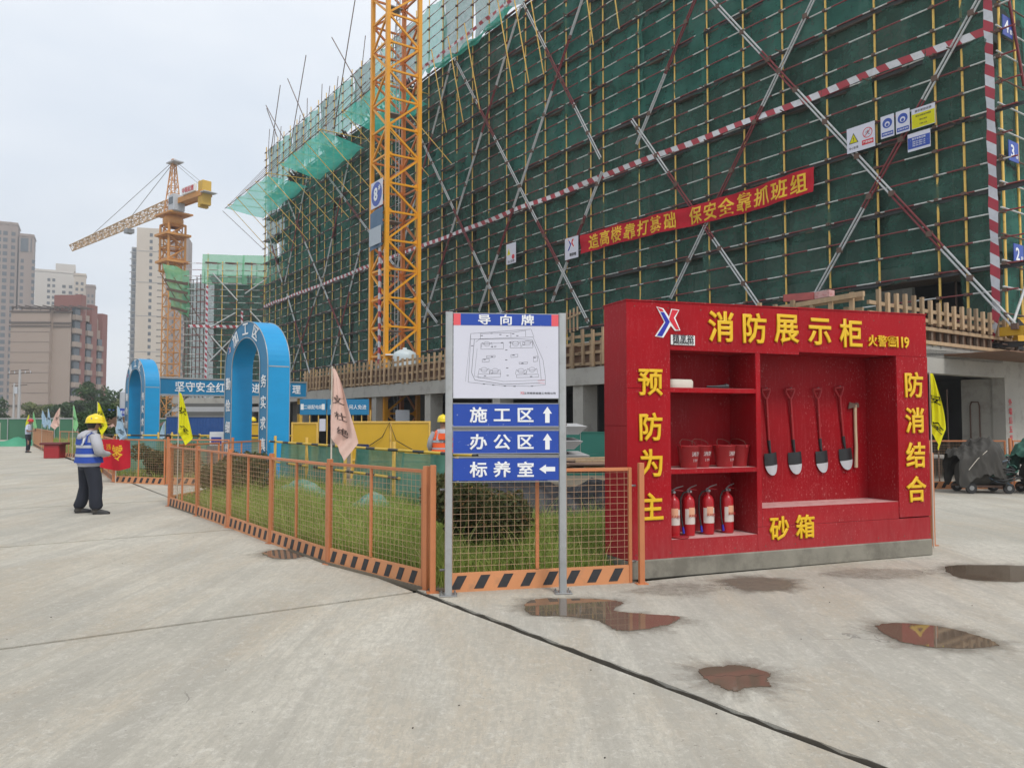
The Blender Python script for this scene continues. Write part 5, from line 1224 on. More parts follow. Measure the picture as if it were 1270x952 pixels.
SH = [((2.174, 2.055), (2.276, 1.006)), ((2.541, 2.062), (2.631, 1.017)), ((2.969, 2.07), (3.061, 1.026)), ((3.32, 2.095), (3.439, 1.047))]
sl = ['leftmost shovel hanging in the cabinet, close to the divider', 'second shovel from the left hanging in the cabinet', 'third shovel from the left hanging in the cabinet', 'rightmost shovel hanging tilted beside the axe']
for i, ((x, z), (x2, z2)) in enumerate(SH):
    r = s0 if i == 0 else copy_tree(s0, (0, 0, 0), 0, sl[i]); r['label'] = sl[i]
    r.location = cab(x, ys, z); r.rotation_euler = (R(1.5), -math.atan2(x2 - x, z - z2), R(21.57 + (3, -4, 2, -5)[i]))
ax = thing('axe', 'axe with a pale wooden handle hanging right of the shovels', 'axe', cab(3.585, D - .05, 1.88), R(21.57))
m = MB(); m.path([(0, 0, .0), (.0, 0, -.3), (.006, 0, -.55), (-.004, 0, -.8)], [.021, .019, .020, .023], 8); m.build('handle', K['axewood'], ax)
MB().add([(-.115, -.004, -.055), (-.09, -.006, .03), (-.03, -.018, .015), (.05, -.018, .015), (.05, -.018, -.035), (-.03, -.018, -.035)] + [(-.115, .004, -.055), (-.09, .006, .03), (-.03, .018, .015), (.05, .018, .015), (.05, .018, -.035), (-.03, .018, -.035)], [(0, 1, 2, 5), (2, 3, 4, 5), (6, 11, 8, 7), (8, 11, 10, 9), (0, 6, 7, 1), (1, 7, 8, 2), (2, 8, 9, 3), (3, 9, 10, 4), (4, 10, 11, 5), (5, 11, 6, 0)]).build('axe_head', K['rust'], ax)
hk = MB()
for x, z in ((2.174, 2.05), (2.541, 2.057), (2.969, 2.065), (3.32, 2.09), (3.585, 1.88)): hk.tube((x, BD, z + .012), (x, BD - .07, z + .02), .005, 5)
hk.build('hook', K['steel'], cb, kind='stuff')
# top shelf: foam block and nozzle
fb = thing('foam_block', 'cream foam sponge block on the top shelf', 'sponge', cab(.80, .24, 2.037), R(21.57 + 4)); 
m = MB(); m.loft([(0, 0, 0, .15, .085), (0, 0, .012, .16, .09), (.005, 0, .08, .158, .088), (.01, 0, .10, .14, .07)], 20, pw=5); m.loft([(-.18, -.0, 0, .05, .06), (-.18, 0, .05, .045, .05), (-.17, 0, .075, .02, .03)], 12, pw=3); m.build('sponge', K['foam'], fb)
nz_ = thing('hose_nozzle', 'black fire-hose nozzle lying on the top shelf', 'nozzle', cab(1.33, .20, 2.065), R(10))
m = MB(); vs = [(-.16, .010), (-.05, .014), (.02, .020), (.06, .028), (.062, .034), (.09, .034), (.092, .028), (.10, .028)]
for (a, r_), (b, q_) in zip(vs, vs[1:]): m.tube((a, 0, 0), (b, 0, 0), r_, 12, q_)
m.build('barrel', K['bladeblack'], nz_)
MB().lathe([(.0, 0), (.10, 0), (.11, .012), (.09, .014), (0, .014)], n=20).build('lid', K['bucketred'], thing('bucket_lid', 'dark red round lid lying in front of the leftmost extinguisher', 'lid', cab(.70, .10, .398)))

# ================================================================== SIGNPOST
sg = thing('signpost', 'two-post signboard with a site map over three blue direction boards', 'signpost', (-.612, 7.68, 0), R(5.5))
pr_ = [(0, 0), (.034, 0), (.036, .004), (.036, 2.715), (.034, 2.72), (0, 2.72)]
pmesh = MB().loft([(0, 0, .012, .036, .036), (0, 0, 2.735, .036, .036)], 20, pw=6).mesh('post', K['galv'])
bp = MB().bevbox(-.085, .085, -.075, .075, 0, .012, .003); 
for x, y_ in ((-.065, -.055), (.065, -.055), (-.065, .055), (.065, .055)): bp.tube((x, y_, 0), (x, y_, .035), .009, 6)
bpm = bp.mesh('base_plate', K['steel'])
for x in (0, 1.112): obj('post', pmesh, sg, (x, 0, 0)); obj('base_plate', bpm, sg, (x, 0, 0.001))
X0, X1 = .040, 1.072
def board(z0, z1, mat, nm='direction_board'): return MB().bb(X0, X1, -.028, -.008, z0, z1).build(nm, mat, sg)
fr = MB()
for z0, z1 in ((1.897, 2.72), (1.622, 1.84), (1.362, 1.578), (1.088, 1.322)):
    fr.bb(X0 - .004, X1 + .004, -.031, -.006, z1, z1 + .006); fr.bb(X0 - .004, X1 + .004, -.031, -.006, z0 - .006, z0)
fr.build('board_edge', K['galv'], sg)
b_ = board(1.897, 2.720, K['signwhite'], 'map_board')
MB().bb(X0 + .07, X1 - .07, -.0305, -.0285, 2.605, 2.718).build('header_band', K['signblue'], sg); MB().bb(X0, X0 + .0695, -.0305, -.0285, 2.605, 2.718).build('header_end', K['signpink'], sg); MB().bb(X1 - .0695, X1, -.0305, -.0285, 2.605, 2.718).build('header_end', K['signpink'], sg)
for c, x in zip('导向牌', (.34, .553, .765)): text('character', c, .105, x, -.033, 2.661, K['whitetext'], sg, .0015, .030, 1.25)
for (z, s_, arrow) in ((1.731, '施工区', 'up'), (1.470, '办公区', 'up'), (1.205, '标养室', 'left')):
    board(z - .108, z + .108, K['signblue'])
    for c, x in zip(s_, (.285, .515, .745)): text('character', c, .155, x, -.031, z, K['whitetext'], sg, .0015, .030, 1.12)
    P = [(-.022, -.075), (.022, -.075), (.022, .015), (.045, .015), (0, .082), (-.045, .015), (-.022, .015)]
    if arrow == 'left': P = [(-q, p) for p, q in P]
    MB().prism([(x + .96, zz + z) for x, zz in P][::-1], -.031, -.0285).build('arrow', K['whitetext'], sg)
# printed site plan (thin lines)
def plan(px, pz): return (X0 + (px - 20) / 1140 * (X1 - X0), 1.900 + (930 - pz) / 775 * .70)
ln = MB()
def poly_line(pts, w_=.0024, close=False):
    pts = [plan(*p) for p in pts]; pts = pts + pts[:1] if close else pts
    for (a, b), (c, d) in zip(pts, pts[1:]):
        L = math.hypot(c - a, d - b) + 1e-9; nx, nz = -(d - b) / L * w_ / 2, (c - a) / L * w_ / 2
        ln.add([(a + nx, -.0292, b + nz), (c + nx, -.0292, d + nz), (c - nx, -.0292, d - nz), (a - nx, -.0292, b - nz)], [(0, 1, 2, 3)])
poly_line([(205, 300), (880, 270), (990, 520), (1015, 700), (1015, 790), (830, 805), (560, 800), (180, 765), (205, 300)]); poly_line([(205, 300), (205, 240), (860, 185), (890, 270)]); poly_line([(245, 300), (215, 660), (250, 740), (560, 785), (960, 770)], .0034)
poly_line([(260, 330), (300, 300), (700, 290), (870, 300), (915, 400), (950, 520), (970, 730)]); poly_line([(275, 400), (245, 700), (560, 755), (1010, 735)], .0018); poly_line([(150, 755), (205, 245)], .0016); poly_line([(310, 300), (310, 240), (640, 225), (800, 200), (800, 265)]); poly_line([(640, 225), (640, 280)])
for x0, x1, z0, z1 in ((315, 560, 345, 408), (635, 880, 322, 392), (375, 470, 480, 500), (330, 405, 515, 548), (640, 715, 465, 495), (885, 930, 485, 540), (730, 820, 548, 566), (285, 525, 675, 715), (700, 940, 680, 712)):
    poly_line([(x0, z0), (x1, z0 - 6), (x1, z1 - 6), (x0, z1)], .0022, True)
for cx, cz in ((350, 630), (470, 640), (750, 640), (870, 625), (380, 350), (690, 345), (820, 335)):
    poly_line([(cx + 36 * math.cos(a), cz + 26 * math.sin(a)) for a in [i * math.pi / 5 for i in range(11)]], .002); poly_line([(cx - 62, cz + 40), (cx - 50, cz - 12), (cx - 20, cz + 5), (cx + 20, cz + 5), (cx + 52, cz - 14), (cx + 60, cz + 38)], .0022)
for (cx, cz) in ((435, 380), (470, 378), (780, 356), (545, 335), (630, 332), (355, 520), (435, 488), (668, 470), (900, 495), (765, 557), (360, 696), (860, 700), (435, 668), (790, 668), (350, 785), (450, 795), (575, 805), (680, 808), (870, 805), (600, 610), (605, 690), (590, 522), (590, 415), (325, 262), (430, 235), (525, 248), (600, 262), (665, 238), (710, 258), (222, 372)):
    poly_line([(cx - 12, cz), (cx + 12, cz - 1)], .006)
ln.build('plan_drawing', K['line'], sg, kind='stuff'); ln = MB(); poly_line([(930, 745), (1010, 740)], .003); poly_line([(940, 768), (1010, 775)], .003); ln.build('plan_mark', K['signpink'], sg)
text('lettering', '江苏精享裕建工有限公司', .022, .885, -.0295, 1.945, K['black'], sg, .0005, .0, 1.25, spacing=1.1); text('lettering', 'XL', .035, .715, -.0295, 1.948, K['signpink'], sg, .0005, .001)

# ================================================================== BLUE ARCHES
def arch(loc, rz, label, W=3.0, wl=.40, Dp=.60, zs=3.12):
    t = thing('entrance_arch', label, 'arch', loc, rz); Ro = W / 2; Ri = Ro - wl - .12
    # local: x along the front (left to right), -y front
    def ring(y, r): return [(Ro + r * -math.cos(math.pi * i / 28), y, zs + r * .86 * math.sin(math.pi * i / 28)) for i in range(29)]
    def out(y, r, xl): p = ring(y, r); return [(Ro - r, y, 0)] + p + [(Ro + r, y, 0)]
    o0, o1, i0, i1 = out(0, Ro, 0), out(Dp, Ro, 0), out(0, Ri, 0), out(Dp, Ri, 0); n = len(o0)
    MB().add(o0 + o1, [(i, i + 1, n + i + 1, n + i) for i in range(n - 1)], 0, False).build('outer_skin', K['archblue'], t)
    MB().add(i0 + i1, [(i + 1, i, n + i, n + i + 1) for i in range(n - 1)], 0, False).build('inner_skin', K['archblue'], t)
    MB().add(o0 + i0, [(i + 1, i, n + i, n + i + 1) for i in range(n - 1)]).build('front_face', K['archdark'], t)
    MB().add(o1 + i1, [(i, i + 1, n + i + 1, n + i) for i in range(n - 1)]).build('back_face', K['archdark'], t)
    m = MB(); m.path([(x, y - .01, z) for x, y, z in o0], .014, 5); m.path([(x, y - .01, z) for x, y, z in i0], .014, 5); m.path([(x, y + .01, z) for x, y, z in o1], .012, 5); m.build('edge_trim', K['galv'], t)
    MB().bb(Ro * 2 - .0, Ro * 2 + .006, .02, Dp - .02, zs - .03, zs + .0).build('seam', K['galv'], t)
    rm = (Ro + Ri) / 2
    for c, a in zip('加工区', (128, 92, 58)):
        text('character', c, .42, Ro + rm * math.cos(R(a)), -.012, zs + rm * .88 * math.sin(R(a)), K['whitetext'], t, .006, .022, ry=R(90 - a) * .8)
    for i, c in enumerate('勤俭细作'): text('character', c, .36, Ro - rm, -.012, 2.72 - .62 * i, K['whitetext'], t, .006, .022)
    for i, c in enumerate('务实求真'): text('character', c, .36, Ro + rm, -.012, 2.72 - .56 * i, K['whitetext'], t, .006, .022)
    emblem(t, Ro - rm * .93, -.012, zs + .55, .0009)
    return t
ra = math.atan2(-.76, .65)
arch((-6.4 - .65 * 3, 20.7 + .76 * 3, 0), ra, 'large blue sheet arch with white characters behind the long barrier')
arch((-15.75 - .65 * 3, 33.9 + .76 * 3, 0), ra, 'smaller looking farther blue arch left of the shed fascia')

# ================================================================== WORK SHED WITH BLUE FASCIA
gl = 7.1
sh = thing('work_shed', 'open work shed with a blue slogan fascia on yellow and black posts', 'shed', (-16.0, 36, 0), math.atan2(.66, .75))
MB().bb(-.35, gl, -.12, 0, 2.86, 3.60).build('fascia', K['bannerblue'], sh)
fr = MB(); fr.bb(-.4, gl + .05, -.15, -.12, 3.58, 3.66); fr.bb(-.4, gl + .05, -.15, -.12, 2.80, 2.88); fr.bb(-.4, -.34, -.15, -.12, 2.881, 3.579); fr.bb(gl, gl + .05, -.15, -.12, 2.881, 3.579); fr.build('fascia_frame', K['galv'], sh)
for c, x in zip('坚守安全红线推进安全管理', (.79, 1.26, 1.73, 2.21, 2.68, 3.16, 3.92, 4.43, 4.93, 5.46, 6.02, 6.57)): text('character', c, .49, x, -.13, 3.24, K['whitetext'], sh, .008, .02, .95)
MB().bb(-.3, gl, .0, 4, 2.95, 3.05).build('roof_sheet', K['steel'], sh)
for x in (-.15, gl - .2): MB().bb(x - .1, x + .1, .05, .25, 0, 2.8).build('striped_post', K['railv'], sh)
for x in (.3, gl - .2): MB().bb(x - .08, x + .08, 3.7, 3.9, 0, 2.9).build('post', K['steel'], sh)
MB().beam((.3, .3, 1.9), (1.3, .3, 2.8), .06, .06).build('knee_brace', K['galv'], sh)
t = thing('site_container', 'blue corrugated steel container standing under the shed', 'container', (-23.6, 54, 0), R(2))
m = MB()
for i in range(26): m.bb(.02 + i * .21, .13 + i * .21, -.03, 0, .05, 1.85)
m.bb(0, 5.5, 0, 2, 0, 1.9); m.build('body', K['corr'], t); MB().bb(-.05, 5.55, -.06, 2.05, 1.9, 1.97).build('roof', K['steel'], t)
t = thing('concrete_frame', 'grey concrete frame with a beam and columns beyond the shed', 'building', (-24.5, 57, 0), R(2))
MB().bb(0, 12, 0, .4, 2.9, 3.3).build('beam', K['conc'], t); MB().bb(0, 7.4, -.1, .3, 2.3, 2.65).build('beam', K['precast'], t)
for x in (7.2, 8.6, 9.6, 11.4): MB().bb(x, x + .35, .02, .38, 0, 2.9).build('column', K['conc'], t)
MB().bb(-1, 12, 5, 5.2, 0, 3.3).build('back_wall', K['concd'], t)
t = thing('dumpster_box', 'small white and blue printed box by the left foot of the big arch', 'box', (-9.082, 24.5, 1.206), R(-10)); t.location.z = .9
MB().bb(-.3, .3, 0, .3, 0, .42).build('body', K['white'], t); MB().bb(-.24, .1, -.01, 0, .04, .26).build('print', K['signblue'], t); MB().bb(-.35, .35, -.05, .35, -.9, -.02).build('stand', K['steel'], t)

# electric cage with blue signs, yellow barriers, teal hoarding
cg = thing('electric_cage', 'pipe cage for the distribution box carrying two blue boards', 'cage', (-10.4, 38.8, 0), R(4))
for i in range(9): MB().tube((.05 + i * .42, 0, 0), (.05 + i * .42, 0, 2.2), .03, 5).build('bar', K['poleyellow'], cg)
MB().bb(0, 1.28, -.06, -.02, 1.95, 2.72).build('board', K['bannerblue'], cg); MB().bb(1.32, 3.35, -.06, -.02, 1.95, 2.72).build('board', K['bannerblue'], cg)
text('lettering', '二级配电箱', .22, .64, -.065, 2.33, K['whitetext'], cg, .004, .012, .85); text('lettering', '配电重地 闲人免进', .24, 2.34, -.065, 2.33, K['whitetext'], cg, .004, .012, .9)
for x in (.1, 1.12): MB().bb(x - .06, x + .08, -.065, -.06, 2.2, 2.48).build('pictogram', K['white'], cg)
MB().bb(.95, 1.25, -.07, -.03, 1.15, 1.75).build('notice', K['signwhite'], cg)
MB().bb(4.6, 5.3, .6, 1.0, .9, 2.2).build('distribution_box', K['greybox'], cg)
def ybar(loc, rz, n, label, wd=1.05, h=1.65):
    t = thing('yellow_barrier', label, 'barrier', loc, rz)
    for i in range(n): MB().bb(i * wd + .03, (i + 1) * wd - .03, 0, .02, .55, h - .04).build('sheet', K['hoardyellow'], t); MB().bb(i * wd + .03, (i + 1) * wd - .03, .002, .022, .1, .50).build('sheet', K['hoardyellow'], t)
    for i in range(n + 1): MB().bb(i * wd - .025, i * wd + .025, -.02, .04, 0, h).build('frame_post', K['poleyellow'], t)
    for z in (h - .035, .525): MB().bb(.026, n * wd - .026, -.025, .05, z - .02, z + .03).build('frame_rail', K['poleyellow'], t)
    return t
y1 = ybar((-4.65, 23.0, 0), R(-1), 2, 'yellow sheet barrier right of the pink flag', 1.13, 1.66)
MB().path([(.3, -.05, .8), (.9, -.08, 1.2), (1.1, -.05, 1.62), (1.3, -.08, 1.1), (2.0, -.05, .7)], .012, 5).build('cable', K['blackrub'], y1)
ybar((-7.0, 25.2, 0), R(6), 1, 'yellow sheet barrier between the big arch and the pink flag', .78, 1.62)
ybar((-8.9, 26.2, 0), R(0), 1, 'yellow sheet barrier seen through the big arch', 1.0, 1.6)
th = thing('teal_hoarding', 'low teal sheet hoarding in front of the dark bays', 'hoarding', (-2.4, 24.3, 0), R(0))
for i in range(4): MB().bb(i * 1.5 + .01, i * 1.5 + 1.49, 0, .02, .66, 1.30).build('sheet', K['tealsheet'], th); MB().bb(i * 1.5 + .01, i * 1.5 + 1.49, .002, .022, 0, .655).build('sheet', K['tealsheet'], th)
MB().bb(0, 6, -.02, 0, 1.295, 1.33).build('rail', K['tealsheet'], th)
# precast slabs
pt = thing('precast_slab', 'top grey precast slab of the stack behind the signboards', 'slab', (-1.55, 20, 1.33), R(-2), 'stacked precast slabs')
m = MB().add([(0, -.5, 0), (3.2, -.5, 0), (3.05, .5, 0), (.1, .5, 0), (0, -.62, .2), (3.42, -.62, .2), (3.2, .5, .27), (.1, .5, .27), (0, -.55, .02), (3.3, -.60, .05)], [(3, 2, 1, 0), (4, 5, 6, 7), (0, 1, 5, 4), (1, 2, 6, 5), (2, 3, 7, 6), (3, 0, 4, 7)]).build('body', K['precast'], pt)
MB().tube((2.9, -.2, .2), (2.9, -.2, .26), .03, 6).build('lifting_eye', K['rust'], pt); MB().tube((.8, -.2, .2), (.8, -.2, .26), .03, 6).build('lifting_eye', K['rust'], pt)
copy_tree(pt, (-1.65, 20.05, .97), R(-3), 'second grey precast slab from the top of the stack'); copy_tree(pt, (-1.5, 20.0, .62), R(-1), 'lowest grey precast slab showing behind the signboards')
for x in (-1.2, .6): tag(MB().bb(x, x + .2, 19.7, 20.3, 0, .61).build('timber_bearer', K['wood']), 'upright timber bearer under the ' + ('left' if x < 0 else 'right') + ' end of the precast slab stack', 'bearer')
# tarp-covered pile behind the grass
tp = thing('covered_pile', 'pile of pipes and boards under black plastic sheeting behind the grass', 'pile', (.35, 12.55, 0), R(10))
nx, ny = 70, 26; r_ = np.random.default_rng(5); V = []; F = []
ph = r_.uniform(0, 6.28, 12)
for i in range(nx + 1):
    for j in range(ny + 1):
        u, v = i / nx, j / ny; x = -1.35 + 4.4 * u; y_ = -.35 + 1.7 * v
        e_ = min(1, u * 9) ** .5 * min(1, (1 - u) * 6) ** .5; prof = min(1, v * 3.2) ** .55
        z = (.62 + .18 * math.sin(u * 7 + 1) + .10 * math.sin(u * 19 + v * 3)) * e_ * prof + .045 * math.sin(u * 46 + 6 * v + ph[0]) * math.sin(v * 15 + ph[1]) + .05 * abs(math.sin(u * 26 + v * 11 + ph[2])) + .03 * math.sin(u * 90 + v * 40)
        V.append((x + .03 * math.sin(v * 30), y_ - .12 * math.sin(u * 30 + 1) * (1 - v), max(0, z)))
        if i and j: q = i * (ny + 1) + j; F.append((q - ny - 2, q - 1, q, q - ny - 1))
MB().add(V, F, 0, True).build('plastic_sheet', K['tarp'], tp)
r_ = random.Random(4)
for i in range(22):
    x = r_.uniform(-1.2, .9); L = r_.uniform(1.2, 2.2); z = .86 + .13 * r_.random(); y_ = r_.uniform(.1, 1.1)
    if i % 3: MB().tube((x, y_, z), (x + L, y_ + r_.uniform(-.2, .2), z + r_.uniform(-.03, .03)), .022, 6).build('pipe', K['rust'], tp)
    else: MB().beam((x, y_, z + .04), (x + L, y_ + r_.uniform(-.15, .15), z + .06), .09, .035).build('board', K['wood'], tp)
for i in range(5): MB().beam((1.4 + i * .1, -.3 + i * .15, .3 + i * .1), (2.8, -.2 + i * .2, .38 + i * .09), .08, .04).build('board', K['wood'], tp)
for x, y_, a in ((.95, 9.55, .3), (1.0, 9.2, .2)): tag(MB().box((x, y_, .07), (.5, .1, .1), a).build('timber_offcut', K['wood']), 'short timber offcut lying in the grass beside the cabinet, ' + ('farther one' if y_ > 9.4 else 'nearer one'), 'offcut')

# ================================================================== COVERED CABLE CARTS (right)
def cart(loc, rz, label, seed, hood='tarpgrey'):
    t = thing('cable_cart', label, 'cart', loc, rz); r = np.random.default_rng(seed); ph = r.uniform(0, 6, 10)
    m = MB(); m.lathe([(0, 0), (.30, 0), (.34, .04), (.34, .10), (.31, .12), (.31, .82), (.34, .84), (.34, .92), (0, .92)], n=20)
    m.v = [(z - .46, x * .95, y_ * .95 + .42) for x, y_, z in m.v]; m.build('drum', K['tarpgrey'], t)
    MB().beam((-.55, -.25, .16), (.6, -.25, .16), .05, .05).build('frame', K['rust'], t); MB().beam((-.55, .25, .16), (.6, .25, .16), .05, .05).build('frame', K['rust'], t)
    for x in (-.38, .45):
        for y_ in (-.34, .34):
            w_ = MB(); w_.tube((x, y_ - .03, .12), (x, y_ + .03, .12), .12, 16); o = w_.build('wheel', K['blackrub'], t); h_ = MB(); h_.tube((x, y_ - .035, .13), (x, y_ + .035, .13), .055, 10); h_.build('hub', K['steel'], o)
    V = []; F = []; nx, ny = 44, 40
    def rid(a_): return 1 - abs(math.sin(a_))
    for i in range(nx + 1):
        for j in range(ny + 1):
            u, v = i / nx, (j / ny) * 2 - 1; env = math.sin(math.pi * (.04 + .92 * u)) ** .45
            top_ = .62 + .50 * env * (1 - .25 * math.sin(u * 5 + ph[0])); side_ = max(0, abs(v) - .35) / .65
            fold = .07 * rid(u * 9 + v * 3 + ph[1]) + .05 * rid(u * 17 - v * 6 + ph[2]) + .03 * rid(u * 31 + v * 11 + ph[3]) + .05 * rid(v * 7 + u * 2 + ph[4])
            x = -.66 + 1.04 * u + .05 * math.sin(v * 6 + ph[5]) * side_ + .03 * rid(v * 13 + u * 4)
            y_ = math.copysign(min(1, abs(v) / .55) ** .8 * (.36 + .10 * env) + fold * .6 * side_, v); z = top_ + fold - side_ ** 1.3 * (.80 + .10 * math.sin(u * 5 + ph[6]) + .03 * math.sin(u * 13 + ph[7]))
            V.append((x, y_, max(.14, z)))
            if i and j: q = i * (ny + 1) + j; F.append((q - ny - 2, q - 1, q, q - ny - 1))
    MB().add(V, F, 0, True).build('tarpaulin', K[hood], t)
    MB().path([(-.5, -.50, .55), (-.3, -.50, .80), (-.05, -.46, 1.0), (.1, -.30, 1.16), (.12, 0, 1.2)], .008, 5).build('rope', K['flagpole'], t)
    rr = random.Random(seed)
    for k in range(16):
        m = MB(); c = (.36 + rr.uniform(-.10, .12), -.22 + rr.uniform(-.10, .12), .28 + k * .036 + rr.uniform(-.02, .02)); R_ = .29 + rr.uniform(-.07, .04) - k * .006; tl = rr.uniform(-.35, .35); tx = rr.uniform(-.35, .35)
        m.path([(c[0] + R_ * math.cos(q * .42), c[1] + R_ * .8 * math.sin(q * .42), c[2] + R_ * (tl * math.sin(q * .42) + tx * math.cos(q * .42)) + .02 * math.sin(q * 1.7)) for q in range(15)], rr.uniform(.014, .022), 6); m.build('hose_coil', K[('hoseblue', 'blackrub', 'blackrub', 'hosegreen')[k % 4]], t)
    return t
cart((10.95, 18.55, 0), R(-4), 'cable cart under a dusty dark tarpaulin in front of the doorway', 3)
cart((12.45, 18.5, 0), R(8), 'cable cart with green cloth and blue hoses at the right picture edge', 8, 'hosegreen')

# ================================================================== FLAGS
def flag(loc, L, wb, mat, label, seed, side=1, chars='', pole_z=0, lean=0.0, sz=.17, group=None, chmat=None):
    # loc = top of the pole; cloth hangs down by L, widening to wb
    x0, y0, z0 = loc; t = thing('flag', label, 'flag', (x0, y0, pole_z), lean, group); H = z0 - pole_z; r = random.Random(seed); ph = [r.uniform(0, 6.28) for _ in range(4)]; tr = r.uniform(.72, .9)
    MB().tube((0, 0, 0), (0, 0, H + .03), .010, 6).build('pole', K['flagpole'], t)
    def fn(u, v):   # u across, v down
        wv = .035 + (wb - .035) * min(1, v / tr) ** .85; drop = L * v * (1 - .26 * (1 - u) * (v > .0) * v) if side else L * v
        x = side * wv * u * (1 - .5 * max(0, v - tr) / (1 - tr)); y = (.035 * math.sin(u * 7 + v * 4 + ph[0]) + .02 * math.sin(u * 15 + ph[1] + v * 9)) * min(1, v * 4) * wb / .3
        return (x, y - .012, H - drop)
    V = []; F = []; nu, nv = 18, 26
    for i in range(nu + 1):
        for j in range(nv + 1):
            V.append(fn(i / nu, j / nv))
            if i and j: q = i * (nv + 1) + j; F.append((q - nv - 2, q - 1, q, q - nv - 1))
    MB().add(V, F, 0, True).build('cloth', K[mat], t)
    n = len(chars)
    for k, c in enumerate(chars):
        me = text_data(c, sz, .0, .012); me.materials.append(chmat or K['black']); v0 = .36 + .42 * k / max(1, n - 1) if n > 1 else .5
        for v in me.vertices:
            v_ = v0 - v.co.z / L; wv = .035 + (wb - .035) * min(1, max(0, v_) / tr) ** .85; u_ = .42 + side * (v.co.x) / wv
            p = fn(u_, max(0, v_)); v.co = (p[0], p[1] - .009, p[2])
        obj('lettering', me, t)
    return t
flag((-2.157, 9.46, 2.298), 1.10, .33, 'flagpink', 'pale pink flag drooping from a pole on the long barrier', 1, 1, '文杜绝', -.02, 0, .13, None, K['palemark'])
flag((-6.493, 15.4, 2.214), 1.02, .27, 'flagyellow', 'bright yellow flag at the far corner of the long barrier', 2, 1, '安全', -.02, R(20))
flag((-10.786, 21.6, 2.054), .98, .30, 'flagblue', 'pale blue flag hanging in front of the red banner', 3, 1, '安全', -.02)
flag((-12.587, 24.0, 2.218), 1.0, .32, 'flagyellow', 'yellow flag just right of the yellow helmet', 4, 1, '安全', -.02, R(10))
flag((-13.148, 30, 1.619), .75, .26, 'flagblue', 'small pale grey-blue flag left of the shed post', 5, -1, '', 0)
flag((-16.927, 30.5, 2.239), 1.05, .2, 'flaggreen', 'green flag just left of the yellow helmet', 6, 1, '安', -.02, 0, .16)
flag((-21.726, 38, 2.261), 1.05, .42, 'flagpink', 'far pale pink flag right of the two blue flags', 7, -1, '安', -.02)
flag((-24.654, 42, 2.279), 1.1, .22, 'flagblue', 'right one of the two blue flags beside the man in white', 8, 1, '安', -.02)
flag((-26.14, 44, 2.218), 1.0, .34, 'flagblue', 'left one of the two blue flags beside the man in white', 9, 1, '', -.02)
flag((-30.263, 50, 2.189), 1.1, .24, 'flaggreen', 'far green flag right of the red helmet', 10, 1, '', -.02)
flag((-32.966, 54, 2.065), 1.0, .25, 'flagyellow', 'faint yellow flag behind the red helmet', 11, -1, '', -.02)
flag((5.559, 10.5, 2.302), 1.02, .20, 'flagyellow', 'bright yellow flag behind the right end of the cabinet', 12, 1, '安全', 0, 0, .15)
# red cloth banner on the left barrier
rb = thing('cloth_banner', 'red cloth banner with yellow characters draped over the barrier behind the man', 'banner', (-10.93, 21.70, 0), 0)
d1, d2 = Vector((-.38, .925, 0)), Vector((.905, -.42, 0))
def bf(x, z):
    return (x, -.42 * max(0, x) + .06 * min(0, x) - .07 + .03 * math.sin(x * 9 + z * 4), z)
V = []; F = []
for i in range(41):
    for j in range(13):
        x = -.34 + .98 * i / 40; z = .42 + .74 * j / 12 - .10 * math.sin(i / 40 * 3.0) * (1 - j / 12) + (-.07 * (j / 12) * max(0, (x - .2))); V.append(bf(x, z))
        if i and j: q = i * 13 + j; F.append((q - 14, q - 1, q, q - 13))
MB().add(V, F, 0, True).build('cloth', K['bannerred'], rb)
text('character', '零', .46, .20, 0, .79, K['gold'], rb, .002, .012, .8, func=bf)
for c, x, z in (('违', -.08, .96), ('章', -.09, .76), ('事', -.28, .94), ('故', -.29, .74)): text('character', c, .17, x, 0, z, K['gold'], rb, .001, .0, .9, func=bf)
# dark red box
t = thing('red_box', 'dark red painted box with a wide lid on the far concrete', 'box', (-20.6, 35.7, -.02), R(6))
MB().bevbox(-.33, .33, -.33, .33, 0, .60, .02).build('body', K['bucketred'], t); MB().bevbox(-.48, .48, -.42, .42, .601, .70, .02).build('lid', pm('maroon lid', (.13, .02, .02), .6, var=.3, scale=6), t)
# white sloping steel members beyond the left barriers
for i in range(6):
    p = Vector((-21.0 + i * .50 - (i > 2) * .1, 38.6 + i * .35, .85 + (i % 3) * .12)); o = MB().beam((0, 0, 0), (.75, .3, .48), .16, .14).build('sloping_member', K['white'] if i % 2 == 0 else K['flagpink'])
    o.location = p; tag(o, ('leftmost', 'second from left', 'third from left', 'third from right', 'second from right', 'rightmost')[i] + ' sloping member of the white stack beyond the left barriers', 'member', 'white sloping members stacked beyond the left barriers')
tag(MB().bb(-20.9, -17.6, 39.4, 41.0, 0, .86).build('member_stand', K['rust']), 'low dark stand carrying the white sloping members', 'stand')
# far left: hoarding, net mound, utility pole, silo, banner
fh = thing('far_hoarding', 'long dark green hoarding across the far end of the road', 'hoarding', (-62, 68.5, 0), R(1))
for i in range(16): MB().bb(i * 2.02, i * 2.02 + 2.0, 0, .04, 0, 1.78).build('sheet', K['greenhoard'], fh); MB().bb(i * 2.02 - .03, i * 2.02 + .03, -.08, -.02, 0, 1.85).build('post', K['galv'], fh)
MB().bb(0, 32, -.05, .06, 1.78, 1.88).build('cap_rail', K['galv'], fh)
V = []; F = []
for i in range(31):
    for j in range(13):
        x = -7 + 9.6 * i / 30; y_ = 3 * j / 12; z = .62 * math.sin(math.pi * j / 12) ** .5 * (.7 + .25 * math.sin(i * .5) + .12 * math.sin(i * 1.3 + j)) * min(1, i / 3, (30 - i) / 3); V.append((x, y_, max(0, z)))
        if i and j: q = i * 13 + j; F.append((q - 14, q - 1, q, q - 13))
